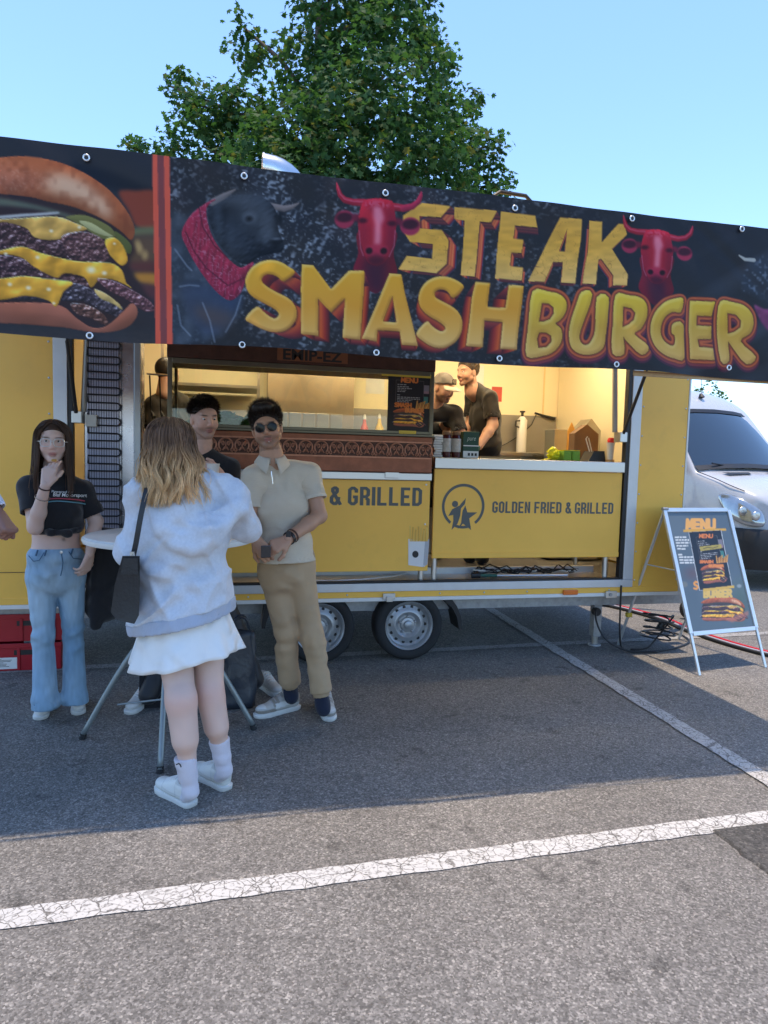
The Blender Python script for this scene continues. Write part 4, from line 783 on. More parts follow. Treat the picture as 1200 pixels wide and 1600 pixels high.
f.append(tuple(range(8*12, 9*12))); mesh('wrapper_film', v, f, neon, yw)
mesh('wrapper_tail', [(2.53, YS+.2, CT+.003), (2.60, YS+.18, CT+.016), (2.60, YS+.27, CT+.02), (2.54, YS+.26, CT+.003)], [(0, 1, 2, 3)], neon, yw)
kraft = mat('kraft_card', (.40, .24, .11), .7, var=.12, vscale=10); kraftd = mat('kraft_dark', (.18, .105, .06), .75, var=.12)
def house_box(name, x0, x1, y0, y1, z0, zs, zt, m, label, cat):
    t = thing(name, ((x0+x1)/2, (y0+y1)/2, z0), label, cat); xm = (x0+x1)/2
    MB().prism([(x0, z0), (x1, z0), (x1, zs), (xm, zt), (x0, zs)], 'y', y0, y1).build('bag_body', m, t, bevel=.002); return t
bench = mat('steel_bench', (.40, .39, .36), .32, .9, var=.12, stretch=(.2, 1, 1))
wb = thing('work_bench', (2.6, 6.85, .6), 'long steel bench along the back wall inside the trailer', 'bench'); box('bench_top', .9, 3.64, 6.45, 7.14, 1.60, 1.64, bench, wb, .004); box('bench_front', .92, 3.62, 6.50, 6.52, .62, 1.599, bench, wb); box('lower_shelf', .92, 3.6, 6.53, 7.12, .9, .92, bench, wb)
hd_ = thing('extractor_hood', (.9, 6.85, 2.1), 'steel extractor back panel seen through the display glass', 'hood'); box('hood_panel', .42, 1.30, 7.02, 7.14, 1.66, 2.62, mat('hood_steel', (.40, .34, .26), .33, .8, var=.1, vscale=3), hd_, .005); box('hood_lip', .40, 1.32, 6.6, 7.01, 2.60, 2.68, steel, hd_, .005)
for k in range(5): x = .50+k*.14; box('hood_filter', x, x+.12, 7.008, 7.018, 1.70, 1.98, bench, hd_, .004)
bx_ = thing('steel_caddy', (3.18, 6.2, 1.5), 'pale steel box with an orange card beside the folded brown bags', 'box'); box('caddy_box', 3.09, 3.27, 6.10, 6.30, 1.45, 1.865, bench, bx_, .004); box('caddy_stand', 3.05, 3.3, 6.05, 6.35, .62, 1.449, bench, bx_)
MB().prism([(3.10, CT), (3.165, CT), (3.175, 1.85), (3.14, 1.92), (3.105, 1.84)], 'y', 5.86, 5.875).build('orange_card', mat('orange_card', (.62, .33, .07), .6), bx_)
house_box('paper_bag', 2.965, 3.19, YS+.50, YS+.60, CT, 1.80, 1.88, kraftd, 'folded brown paper bag standing on the counter by the sponges', 'bag')
house_box('grey_dispenser', 3.32, 3.52, 6.0, 6.2, 1.55, 1.86, 1.97, bench, 'grey pointed steel dispenser behind the brown paper bag', 'dispenser'); box('dispenser_stand', 3.3, 3.54, 5.98, 6.22, .62, 1.549, bench, bpy.data.objects['grey_dispenser'])
bt = thing('black_tongs_tray', (3.06, YS+.3, CT), 'black plastic tray of tongs at the end of the counter', 'tray'); MB().prism([(2.94, CT), (3.09, CT), (3.075, CT+.085), (2.985, CT+.085)], 'y', YS+.2, YS+.36).build('tray_body', black, bt, bevel=.004); MB().tube([(3.0, YS+.3, CT+.08), (2.97, YS+.32, CT+.19), (2.985, YS+.32, CT+.21)], .005, 6).tube([(3.02, YS+.3, CT+.08), (3.0, YS+.33, CT+.2)], .005, 6).build('tongs', steel, bt)
cup = mat('white_cup', (.72, .70, .66), .4)
lathe_thing('cup_stack', 3.115, YS+.17, CT, [('wooden_coaster', [(0, 0), (.035, 0), (.035, .02), (0, .02)], wood), ('cups', [(.024, .0205), (.032, .15), (.036, .152), (.036, .16), (0, .16)], cup), ('red_lid', [(.026, .1605), (.03, .18), (.02, .20), (0, .2)], mat('red_lid', (.6, .02, .015), .35))], 'stack of white cups with a red lid by the right post', 'cups')
dp = lathe_thing('soap_bottle', 3.18, 7.05, 1.6405, [('bottle_body', [(0, 0), (.05, 0), (.055, .02), (.055, .36), (.03, .39), (.02, .40)], cup), ('pump', [(.015, .401), (.015, .44), (.03, .445), (.03, .46), (0, .46)], black)], 'white pump bottle with a black handle on the back bench', 'bottle')
MB().tube([(3.13, 7.0, 1.99), (3.085, 7.0, 1.985), (3.08, 7.0, 1.93), (3.125, 7.0, 1.92)], .009, 8).build('handle', black, dp)
sw = thing('spray_hose', (3.4, 7.1, 1.9), 'black spray handle with its thin hose on the back splashback', 'hose'); MB().tube([(3.36, 7.12, 2.09), (3.48, 7.12, 2.06), (3.60, 7.12, 2.035)], [.012, .014, .02], 8).build('spray_handle', black, sw); MB().tube([(3.38, 7.13, 2.07), (3.33, 7.13, 1.96), (3.2, 7.13, 1.84), (3.05, 7.12, 1.75), (2.93, 7.12, 1.69), (2.9, 7.1, 1.645)], .006, 6).build('thin_hose', black, sw)
for i, (a, b_, lab) in enumerate((((2.0, YS+.22), (2.9, YS+.30), 'tangle of black leads under the counter on the trailer floor'),)):
    t = thing('floor_leads', (2.5, YS+.25, .612), lab, 'cables'); rnd = random.Random(3)
    for k in range(6):
        pts = [(a[0]+(b_[0]-a[0])*q/14+rnd.uniform(-.03, .03), YS+.27+rnd.uniform(-.06, .05), .625+abs(rnd.gauss(0, .03))) for q in range(15)]
        MB().tube(pts, .006, 5).build('lead', black if k else white, t)
t = thing('lever_tool', (2.3, YS+.12, .612), 'steel bar with a black and green grip lying on the sill', 'tool'); MB().tube([(2.12, YS+.14, .628), (2.75, YS+.12, .626)], .010, 8).build('bar', steel, t); MB().tube([(1.93, YS+.15, .632), (2.0, YS+.148, .63)], .022, 10).build('knob', black, t); MB().tube([(2.0, YS+.148, .63), (2.14, YS+.14, .628)], .013, 8).build('grip', mat('green_grip', (.03, .12, .09), .5), t)
wl = thing('white_lead', (1.0, YS+.12, .612), 'thin white lead running along the sill under the counter', 'cable'); MB().tube([(.55, YS+.1, .622), (.8, YS+.06, .618), (1.05, YS+.1, .62), (1.3, YS+.2, .624), (1.45, YS+.3, .63)], .006, 6).build('lead', white, wl)
rnd = random.Random(21)
for k in range(9):
    x = 1.42+k*.155+rnd.uniform(-.02, .02); h = rnd.uniform(.2, .34); r = rnd.uniform(.03, .045); y = 6.98+rnd.uniform(-.06, .06); cm = ((.55, .08, .04), (.62, .42, .05), (.6, .58, .52), (.10, .22, .08), (.12, .07, .04))[k % 5]; nm_ = ('red', 'yellow', 'white', 'green', 'brown')[k % 5]
    if 2.05 < x < 2.5: continue
    lathe_thing('sauce_bottle', x, y, 1.6405, [('bottle_body', [(0, 0), (r, .002), (r, h*.7), (r*.5, h*.85), (r*.35, h)], mat('sauce_%s' % nm_, cm, .35)), ('cap', [(r*.4, h), (r*.4, h+.02), (r*.2, h+.05), (0, h+.05)], cup)], '%s sauce bottle on the back bench behind the glass' % nm_ if k < 4 else '%s sauce bottle on the back bench near the staff' % nm_, 'bottle', 'bottles on the back bench')
for k, (x, z, w_, h, m) in enumerate(((1.45, 2.22, .2, .28, white), (1.75, 2.25, .15, .21, mat('notice_blue', (.12, .2, .4), .6)), (2.55, 2.28, .21, .3, white), (2.86, 2.2, .12, .16, mat('notice_red', (.5, .08, .06), .6)))):
    t = box('wall_notice', x, x+w_, YB-.0535, YB-.051, z, z+h, m); tag(t, ('white notice on the back wall behind the display glass', 'small blue notice on the back wall', 'white notice on the back wall above the splashback', 'small red notice on the back wall')[k], 'notice', 'notices on the back wall')
sh = thing('storage_rack', (-.25, 6.7, .6), 'dark rack of boxes in the left corner of the trailer', 'rack')
for z in (.95, 1.35, 1.75, 2.15): box('shelf', -.55, .32, 6.5, 7.1, z, z+.025, bench, sh)
for x in (-.55, .295): box('upright', x, x+.025, 6.49, 6.515, .61, 2.5, bench, sh)
for k in range(10): x = -.5+(k % 4)*.2+rnd.uniform(0, .03); z = (.975, 1.375, 1.775)[k // 4]+.001; h = rnd.uniform(.14, .3); box('stored_box', x, x+rnd.uniform(.12, .17), 6.55, 6.8, z, z+h, (kraft, kraftd, black, white, steel)[k % 5], sh, .004)
ut = thing('hanging_ladles', (-.45, 5.6, 2.0), 'dark ladles hanging beside the refrigerator frame', 'utensils')
MB().tube([(-.56, 5.45, 2.12), (-.36, 5.45, 2.12)], .008, 6).build('hook_bar', steel, ut)
for k in range(3): x = -.54+k*.07; MB().tube([(x, 5.44, 2.11), (x+.01, 5.44, 1.85), (x+.03, 5.42, 1.80)], [.006, .006, .02], 6).build('ladle', black, ut)
# ---------------------------------------------------------------- A-frame sign
SG = thing('pavement_sign', (3.72, 4.78, 0), 'silver A-frame menu board standing beside the trailer', 'sign')
su = np.array((.9889, .1486, 0)); sn = np.array((.1486, -.9889, 0)); tl = np.array((3.372, 4.745, 1.192)); wS = .672
slope = lambda t, d: tl+sn*(d*.44*t)+np.array((0, 0, -1.192*t))   # t 0 at the top, 1 at the ground; d +1 front, -1 back
silver = mat('sign_aluminium', (.66, .69, .71), .32, .65, var=.05)
def bar(name, p, q_, w_, th, nrm, m, parent):
    p, q_ = np.array(p), np.array(q_); d = q_-p; d /= np.linalg.norm(d); s = np.cross(d, nrm); s /= np.linalg.norm(s); n_ = np.cross(s, d)
    v = [a+s*w_/2*i+n_*th/2*j for a in (p, q_) for i, j in ((-1, -1), (1, -1), (1, 1), (-1, 1))]
    return mesh(name, v, [(3, 2, 1, 0), (4, 5, 6, 7), (0, 1, 5, 4), (1, 2, 6, 5), (2, 3, 7, 6), (3, 0, 4, 7)], m, parent, bevel=.004)
for d in (1, -1):
    nr = np.cross(su, slope(1, d)-slope(0, d))
    for e in (0, wS):
        bar('leg', slope(.72 if d > 0 else .0, d)+su*e, slope(1, d)+su*e, .022, .016, nr, silver, SG)
    if d > 0:
        b0 = .76
        for e in (0, wS): bar('frame_side', slope(0, d)+su*e, slope(b0, d)+su*e, .034, .022, nr, silver, SG)
        for t in (0., b0): bar('frame_rail', slope(t, d)+su*.0175, slope(t, d)+su*(wS-.0175), .034, .0215, nr, silver, SG)
        po = lambda u, v: slope(0, 1)[None, None]+su*(.016+(wS-.032)*u)[..., None]+(slope(1, 1)-slope(0, 1))*(.013+(b0-.026)*v)[..., None]-0*u[..., None]
        def paint_sign(u, v):
            P = po(u, v); d_ = P-np.array((0, 0, CAM_H)); k = d_@FW; px = 600+CAM_F*(d_@RT)/k; py = 800-CAM_F*(d_@UP)/k
            zx, zy = (px-1010)*5.5158, (py-780)*5.517; cv = Canvas(zx, zy, (84, 98, 108))
            cv.put(np.clip(vnoise(zx, zy, 260, 4)*2-1, 0, 1), (112, 124, 130), .6); cv.put(cv.ell(400, 640, 60, 50, .8), (110, 70, 70), .5); cv.put(cv.ell(800, 900, 60, 150, .8), (70, 92, 70), .6)
            word(cv, 'MENU', 350, 178, 235, 78, 15, (232, 168, 84)); cv.put(cv.mask([(318,262),(685,250),(688,272),(318,284)]), (214, 160, 58)); rr = random.Random(6)
            for y, x, w_ in ((328,245,100),(352,250,118),(376,254,118),(402,260,100),(428,266,76),(478,274,36),(500,280,122),(525,284,122),(548,288,126)):
                e = x
                while e < x+w_: l = min(rr.randint(18, 40), x+w_-e); cv.put(cv.mask([(e, y-7), (e+l, y-8), (e+l, y+6), (e, y+7)]), (226, 226, 222), .9); e += l+5
            word(cv, 'S', 410, 712, 34, 62, 9, (226, 150, 70))
            burger_print(cv, lambda x, y: (470+(x+228)*.86, 845+(y-250)*.80+(x+228)*-.01), .86, .3)
            cv.put(cv.mask([(680,1040),(880,960),(880,1000),(740,1062)], soft=2), (180, 110, 90), .7); word(cv, 'BURGER', 500, 788, 232, 56, 11, (216, 178, 92), up=-1.)
            cv.put(cv.ell(330, 735, 26, 24, .3), (134, 128, 112), .6); cv.put(cv.ell(800, 748, 20, 16, .3), (176, 180, 180), .6)
            cr = np.array([(368,285),(640,268),(735,745),(462,785)])
            Tm = lambda x, y: tuple((cr[0]*(1-x/860)+cr[1]*x/860)*(1-y/1280)+(cr[3]*(1-x/860)+cr[2]*x/860)*y/1280)
            cv.put(cv.mask(cr+np.array([(-6,-2),(6,-2),(6,4),(-6,4)])), (190, 192, 192)); paint_menu(cv, Tm, .34, .2)
            cv.put(cv.mask([Tm(210,330),Tm(800,318),Tm(800,410),Tm(210,435)]), (176, 156, 70), .95); cv.put(cv.stroke([Tm(300,385),Tm(420,360),Tm(560,392),Tm(700,362)], 3), (70, 64, 36), .8)
            cv.put(cv.mask([(488,772),(756,742),(758,764),(488,796)]), (206, 166, 72))
            return cv.c
        sheet('poster', po, 132, 190, paint_sign, mat('sign_poster', attr='col', rough=.28, coat=.35), SG)
        mesh('backing', [tuple(slope(t, 1)+su*e-np.array((0, -.006, .0))) for t, e in ((.01, .01), (.01, wS-.01), (b0-.01, wS-.01), (b0-.01, .01))], [(0, 1, 2, 3)], mat('board_back', (.35, .36, .37), .5), SG)
MB().tube([slope(.38, 1)+su*.0, slope(.38, -1)+su*.0], .006, 6).build('hinge_stay', silver, SG)
MB().tube([slope(.0, 1)-su*.02+np.array((0, 0, .01)), slope(.0, 1)+su*.03+np.array((0, 0, .01))], .014, 10).build('hinge', galv, SG); mesh
p = slope(.76, -1); box('yellow_tie', p[0]-.022, p[0]+.026, p[1]-.02, p[1]+.02, p[2]-.02, p[2]+.02, tape, SG, .008)
# ---------------------------------------------------------------- cables and hoses on the ground
cl = thing('cable_coil', (3.6, 5.05, 0), 'coiled black power cable lying between trailer leg and A-frame sign', 'cable'); rnd = random.Random(11); pts = []
c0 = np.array((3.62, 5.12))
pts = [(3.16, YS-.02, .56), (3.165, YS-.015, .35), (3.17, YS-.02, .16), (3.22, 4.98, .03), (3.32, 4.93, .012), (3.5, 4.92, .012), (3.75, 5.0, .012), (3.98, 5.15, .014), (4.05, 5.35, .016), (3.95, 5.52, .02), (3.78, 5.5, .03), (3.62, 5.35, .05), (3.56, 5.15, .07)]
for k in range(34): t = k*.75; pts.append((3.62+.12*math.cos(t)+rnd.uniform(-.03, .03), 5.08+.10*math.sin(t)+rnd.uniform(-.03, .03), .05+.008*k*.8+.05*abs(math.sin(t*.5))))
pts += [(3.55, 5.0, .1), (3.42, 4.95, .03), (3.3, 4.99, .012)]
def smooth_path(pts, n=5):
    p = np.array(pts, float); o = []
    for i in range(len(p)-1):
        a, b, c, d = p[max(i-1, 0)], p[i], p[i+1], p[min(i+2, len(p)-1)]
        for k in range(n): t = k/n; o.append(.5*((2*b)+(c-a)*t+(2*a-5*b+4*c-d)*t*t+(3*b-a-3*c+d)*t**3))
    return o+[p[-1]]
MB().tube(smooth_path(pts), .0075, 6).build('lead', black, cl, smooth=True)
MB().tube([(3.60, 5.05, .16), (3.63, 5.04, .22)], .028, 10).build('plug', black, cl)
c2 = thing('hanging_lead', (3.07, YS+.1, .0), 'black lead looping from the support leg down to the asphalt', 'cable'); MB().tube(smooth_path([(3.05, YS+.16, .33), (3.02, YS+.1, .25), (3.05, YS+.03, .13), (3.15, YS-.02, .05), (3.3, YS-.05, .012), (3.5, YS-.07, .012)]), .0075, 6).build('lead', black, c2, smooth=True)
red = mat('red_hose', (.52, .012, .02), .35); greyh = mat('grey_hose', (.36, .36, .42), .4)
hp_ = [(3.92, 7.3), (4.06, 6.9), (4.24, 6.4), (4.33, 5.95), (4.30, 5.5), (4.33, 5.1), (4.42, 4.75), (4.62, 4.35), (4.9, 3.9)]
for nm, m, off, lab in (('red_hose', red, .0, 'red hose running past the A-frame sign across the asphalt'), ('grey_hose', greyh, -.05, 'grey hose lying along the left of the red hose'), ('dark_hose', black, -.085, 'black hose lying beside the grey hose under the sign')):
    o = MB().tube(smooth_path([(x+off, y+off*.3, .016) for x, y in hp_]), .015, 8).build(nm, m, None, smooth=True); tag(o, lab, 'hose', 'hoses crossing the asphalt')
# ---------------------------------------------------------------- red crates at the far left
redp = mat('red_crate_plastic', (.36, .008, .02), .38, var=.1, vscale=5)
for i, (z, dx, lab) in enumerate(((.0, 0, 'lower red plastic crate with a white label under the trailer'), (.205, .02, 'upper red plastic crate stacked under the trailer edge'))):
    t = thing('plastic_crate', (-1.37, 5.3, z), lab, 'crate', 'stacked red crates'); x0, x1, y0, y1 = -1.66+dx, -1.10+dx, 5.12, 5.50
    for n, a in (('front_wall', (x0, x1, y0, y0+.012)), ('back_wall', (x0, x1, y1-.012, y1)), ('end_wall', (x0, x0+.012, y0+.013, y1-.013)), ('end_wall', (x1-.012, x1, y0+.013, y1-.013))): box(n, *a, z+.006, z+.195, redp, t, .003)
    box('floor', x0+.012, x1-.012, y0+.013, y1-.013, z+.006, z+.014, redp, t); box('rim', x0-.006, x1+.006, y0-.008, y0-.0005, z+.165, z+.198, redp, t, .003)
    box('rim', x1+.0005, x1+.008, y0, y1, z+.165, z+.198, redp, t, .003)
    for a, b_ in ((x0+.05, x0+.07), (x0+.28, x0+.30), (x1-.07, x1-.05)): box('rib', a, b_, y0-.008, y0-.0005, z+.01, z+.164, redp, t, .002)
    box('hand_slot', x1-.30, x1-.12, y0-.002, y0-.0004, z+.115, z+.15, black, t); box('hand_slot', x1-.10, x1-.075, y0-.002, y0-.0004, z+.115, z+.15, black, t)
    if i == 0:
        l_ = box('label', x1-.43, x1-.27, y0-.0035, y0-.0022, z+.02, z+.10, white, t); r_ = random.Random(1)
        for k in range(7): zz = z+.09-k*.009; box('label_print', x1-.42, x1-.42+r_.uniform(.03, .12), y0-.0045, y0-.0036, zz, zz+.003, black, l_)
# ---------------------------------------------------------------- van
vw = mat('van_white', (.50, .515, .54), .28, coat=.5, var=.02, dirt=.04); vgl = mat('van_glass', (.015, .025, .035), .04, spec=.8, coat=1.); vbl = mat('van_black_plastic', (.02, .021, .023), .5, var=.15, bump=.05, bscale=200)
VN = thing('van', (7.6, 9.2, 0), 'white high-roof van parked behind the trailer and the A-frame sign', 'van')
vh = np.array((.148, -.989, 0)); vr = np.array((vh[1], -vh[0], 0)); _d = FW+RT*(1083-600)/CAM_F-UP*(728-800)/CAM_F; vF = _d*9.6; vF[2] = 0; vF = vF+vh*1.13-vr*.885
V3 = lambda s, t, z: vF-vh*s+vr*t+np.array((0, 0, z))
# stations: s, half width, z of the top, crown, half width at belt
ST = [(-.02, .70, 1.06, .02), (.03, .82, 1.17, .03), (.14, .89, 1.25, .035), (.42, .935, 1.335, .04), (.80, .955, 1.42, .045), (1.02, .965, 1.485, .05), (1.06, .955, 1.52, .05), (1.40, .90, 1.98, .05), (1.72, .84, 2.38, .06), (1.80, .83, 2.46, .07), (2.0, .80, 2.60, .10), (2.35, .78, 2.70, .10), (3.0, .78, 2.74, .09), (5.6, .78, 2.74, .09), (5.9, .76, 2.70, .08), (5.93, .6, 2.4, .05)]
def ring(s, hw, zt, cr):
    hb = min(.985, .70+s*1.9) if s < .15 else .985
    zs = zt-.05
    pts = [(-hb*.97, .30), (-hb, .55), (-hb, min(.95, zs-.12)), (-(hb*.55+hw*.45), (min(.95, zs-.12)+zs)/2+.05), (-hw, zs), (-hw*.93, zt), (-hw*.5, zt+cr*.75), (0, zt+cr)]
    return pts+[(-a, b) for a, b in pts[-2::-1]]
v = []; f = []; n = 15
for s, hw, zt, cr in ST: v += [tuple(V3(s, t, z)) for t, z in ring(s, hw, zt, cr)]
for i in range(len(ST)-1): f += [(i*n+j, (i+1)*n+j, (i+1)*n+j+1, i*n+j+1) for j in range(n-1)]
f.append(tuple(range(n)))
o = mesh('body_shell', v, f, vw, VN, smooth=True, sub=2)
def patch(name, rows, m, off=.012, parent=VN):
    w_ = len(rows[0]); v = []
    for r in rows: v += [tuple(V3(s, t, z)) for s, t, z in r]
    return mesh(name, v, [(i*w_+j, i*w_+j+1, (i+1)*w_+j+1, (i+1)*w_+j) for i in range(len(rows)-1) for j in range(w_-1)], m, parent, smooth=True)
ts_ = [-1, -.85, -.5, 0, .5, .85, 1]
def shield(s, hw, z, cr, o_): return [(s-o_+.10*abs(t)**2.5, t*hw, z+cr*(1-t*t)+o_*.5) for t in ts_]
patch('windscreen', [shield(s, hw, z, .045, .045) for s, hw, z in ((1.03, .90, 1.53), (1.20, .875, 1.74), (1.40, .85, 1.985), (1.60, .82, 2.22), (1.69, .81, 2.315))], vgl)
patch('screen_band', [shield(s, hw, z, .045, .05) for s, hw, z in ((1.66, .815, 2.29), (1.71, .805, 2.345))], black)
patch('scuttle', [shield(s, hw, z, .05, .05) for s, hw, z in ((.96, .91, 1.475), (1.04, .905, 1.535))], vbl)
for sg in (1, -1):
    patch('bonnet_vent', [[(.74, sg*.22, 1.462), (.74, sg*.62, 1.452)], [(.84, sg*.16, 1.488), (.84, sg*.66, 1.478)]], black)
    hl = patch('headlight', [[(.62, sg*.968, 1.205), (.44, sg*.955, 1.225), (.20, sg*.905, 1.145), (.045, sg*.80, 1.02)], [(.57, sg*.985, 1.10), (.38, sg*.985, 1.02), (.14, sg*.93, .95), (.0, sg*.80, .90)], [(.46, sg*.992, .98), (.33, sg*.995, .86), (.12, sg*.95, .80), (-.02, sg*.80, .79)]], mat('lamp_glass', (.36, .40, .43), .08, .6, var=.25, vscale=9, coat=1.)); _s = hl.modifiers.new('t', 'SOLIDIFY'); _s.thickness = .09; _s.offset = 0; _s2 = hl.modifiers.new('s', 'SUBSURF'); _s2.levels = _s2.render_levels = 2
    for s_, t_, z_ in ((.06, .93, .95), (.20, 1.0, 1.0)): MB().lathe([(.055, 0), (.06, -.012), (.05, -.02), (.0, -.012)], tuple(V3(s_-.02, sg*t_, z_)), 'y', 16).build('lamp_reflector', steel, hl, smooth=True)
    for s_ in (.98, 4.75):
        w_ = thing('van_wheel', tuple(V3(s_, sg*.9, .34)), None, None); hold(w_, VN); mb = MB(); c = V3(s_, sg*.9, .34)
        for nme, prof, m in (('tyre', [(.22, 0), (.23, .03), (.31, .04), (.345, .01), (.345, -.19), (.22, -.2)], rubber), ('rim', [(.22, .0), (.2, .01), (.12, -.03), (.05, -.01), (0, -.01)], galv)):
            vv = []; ff = []; q_ = 28
            for r, h in prof:
                for k in range(q_): a = k*2*math.pi/q_; vv.append(tuple(c+vh*r*math.cos(a)+np.array((0, 0, r*math.sin(a)))+vr*sg*h))
            for i in range(len(prof)-1): ff += [(i*q_+k, i*q_+(k+1) % q_, (i+1)*q_+(k+1) % q_, (i+1)*q_+k) for k in range(q_)]
            mesh(nme, vv, ff, m, w_, smooth=True)
        arch = [[(s_+r*math.cos(k*math.pi/12), sg*1.0, .34+r*math.sin(k*math.pi/12)) for k in range(13)] for r in (.36, .45)]; patch('wheel_arch', arch, vbl)
    mr_ = thing('wing_mirror', tuple(V3(1.25, sg*1.1, 1.55)), None, None); hold(mr_, VN); c = V3(1.28, sg*1.14, 1.68); MB().box(c[0]-.07, c[0]+.07, c[1]-.07, c[1]+.07, c[2]-.2, c[2]+.2, rz=math.atan2(vh[1], vh[0])).build('mirror_shell', vbl, mr_, bevel=.04); MB().tube([tuple(V3(1.22, sg*.93, 1.52)), tuple(V3(1.25, sg*1.1, 1.5))], .03, 8).build('mirror_arm', vbl, mr_)
rows = []
for z, o_ in ((.26, .0), (.42, .05), (.60, .06), (.74, .04), (.78, .0)): rows.append([(s-o_*(1 if abs(t) < .9 else .3), t*(1+o_*.3), z) for s, t in ((.75, -1.0), (.40, -1.0), (.12, -.955), (-.03, -.80), (-.09, -.4), (-.10, 0), (-.09, .4), (-.03, .80), (.12, .955), (.40, 1.0), (.75, 1.0))])
patch('front_bumper', rows, vbl)
patch('grille', [[(-.035, -.62, .80), (-.05, 0, .80), (-.035, .62, .80)], [(-.03, -.6, .98), (-.045, 0, .99), (-.03, .6, .98)]], black)
patch('skirt', [[(.8, 1.0, .30), (5.8, 1.0, .30)], [(.8, 1.0, .52), (5.8, 1.0, .52)]], vbl)
for sg in (1, -1): MB().tube(smooth_path([tuple(V3(1.02, sg*.93, 1.485)), tuple(V3(.70, sg*.925, 1.395)), tuple(V3(.45, sg*.93, 1.315)), tuple(V3(.25, sg*.90, 1.25))], 4), .006, 5).build('bonnet_gap', black, VN)
for a_, b_ in ((-.5, .1), (.1, .68)): MB().tube([tuple(V3(.985, a_, 1.535)), tuple(V3(1.0, b_, 1.60))], .011, 6).build('wiper', black, VN)
pe = V3(1.86, .05, 2.60); an = MB().tube([tuple(pe), tuple(pe+np.array((0, 0, .06))-vh*.02)], [.05, .02], 8).build('antenna_base', black, VN); MB().tube([tuple(pe+np.array((0, 0, .05))), tuple(pe+np.array((0, 0, .55))-vh*.05)], .004, 5).build('antenna_rod', black, an)
# ---------------------------------------------------------------- trees
def leaf_mat(name):
    m = bpy.data.materials.new(name); m.use_nodes = True; N = m.node_tree.nodes; L = m.node_tree.links; b = N['Principled BSDF']; a = N.new('ShaderNodeVertexColor'); a.layer_name = 'col'
    b.inputs['Roughness'].default_value = .68; b.inputs['Specular IOR Level'].default_value = .2; L.new(a.outputs[0], b.inputs['Base Color']); t = N.new('ShaderNodeBsdfTranslucent'); mu = N.new('ShaderNodeVectorMath'); mu.operation = 'MULTIPLY'; mu.inputs[1].default_value = (1.1, 1.2, .55); L.new(a.outputs[0], mu.inputs[0]); L.new(mu.outputs[0], t.inputs[0])
    mx = N.new('ShaderNodeMixShader'); mx.inputs[0].default_value = .45; L.new(b.outputs[0], mx.inputs[1]); L.new(t.outputs[0], mx.inputs[2]); L.new(mx.outputs[0], N['Material Output'].inputs[0]); return m
LEAF = leaf_mat('maple_leaf'); BARK = mat('bark', (.11, .08, .055), .9, var=.4, vscale=18, bump=.8, bscale=30, stretch=(1, 1, .2))
def crown(name, clumps, nleaf, size, seed, parent):
    rs = np.random.RandomState(seed); C = np.array([c[:3] for c in clumps]); r = np.array([c[3] for c in clumps]); p = r**2.0; p /= p.sum()
    k = rs.choice(len(C), nleaf, p=p); d = rs.randn(nleaf, 3); d /= np.linalg.norm(d, axis=1)[:, None]
    # leaves sit in sprays: little bunches round twig ends
    ntw = nleaf//9; tk = rs.choice(len(C), ntw, p=p); td = rs.randn(ntw, 3); td /= np.linalg.norm(td, axis=1)[:, None]
    tp = C[tk]+td*(r[tk]*(.35+.68*rs.rand(ntw)**.45))[:, None]*np.array((1, 1, .92))
    j = rs.randint(0, ntw, nleaf); pos = tp[j]+rs.randn(nleaf, 3)*size*np.array((1.05, 1.05, .8)); out = td[j]
    nrm = out*.5+np.array((0, 0, .75))+rs.randn(nleaf, 3)*.55; nrm /= np.linalg.norm(nrm, axis=1)[:, None]
    a = rs.randn(nleaf, 3); a -= (a*nrm).sum(1)[:, None]*nrm; a /= np.linalg.norm(a, axis=1)[:, None]; b = np.cross(nrm, a); sz = size*(.65+.6*rs.rand(nleaf))
    sh = np.array([(0, -.5), (.22, -.34), (.55, -.22), (.30, -.02), (.52, .30), (.18, .22), (0, .62), (-.18, .22), (-.52, .30), (-.30, -.02), (-.55, -.22), (-.22, -.34)]); m_ = len(sh)
    V = pos[:, None]+(a[:, None]*sh[None, :, :1]+b[:, None]*sh[None, :, 1:])*sz[:, None, None]*1.25; V += nrm[:, None]*(-(sh[:, 0]**2)[None, :, None]*sz[:, None, None]*.5)
    tri = np.array([(0, 1, 11), (1, 2, 3), (1, 3, 9), (1, 9, 11), (9, 10, 11), (3, 4, 5), (3, 5, 7), (3, 7, 9), (7, 8, 9), (5, 6, 7)])
    F = (np.arange(nleaf)[:, None, None]*m_+tri[None]).reshape(-1, 3)
    g_ = rs.rand(ntw)[j]*.6+rs.rand(nleaf)*.4
    c = np.stack([.036+.052*g_**1.5, .088+.075*g_, .034+.022*g_], -1); old = rs.rand(nleaf) < .05; c[old] = (.12, .13, .04)
    return mesh(name, V.reshape(-1, 3), F, LEAF, parent, col=np.repeat(c, m_, 0))
TY = 11.6; sc_ = TY/1075*1.02
CL = [(545,-60,105,0),(500,-150,80,.3),(600,-140,90,-.2),(545,20,92,-.3),(628,40,62,.2),(494,110,70,-.2),(600,120,100,-.6),(560,220,120,-.9),(455,222,74,-.4),(690,200,62,-.2),(738,258,50,.2),(645,265,100,-.8),(762,228,30,.1),(735,165,26,.3),(382,170,44,.2),(388,80,34,.4),(375,38,16,.4),(340,185,52,.3),(300,160,34,.4),(283,118,12,.5),(262,133,9,.5),(290,130,14,.5),(315,228,58,.2),(262,240,30,.4),(222,240,20,.5),(470,300,110,-.8),(350,285,66,.1),(690,110,30,.3),(655,25,30,.4),(660,70,30,.3),(700,90,14,.4),(400,215,50,.2),(500,380,140,0),(650,360,120,0),(380,370,110,.2),(750,330,60,.2),(660,-30,40,.2),(770,285,30,.2)]
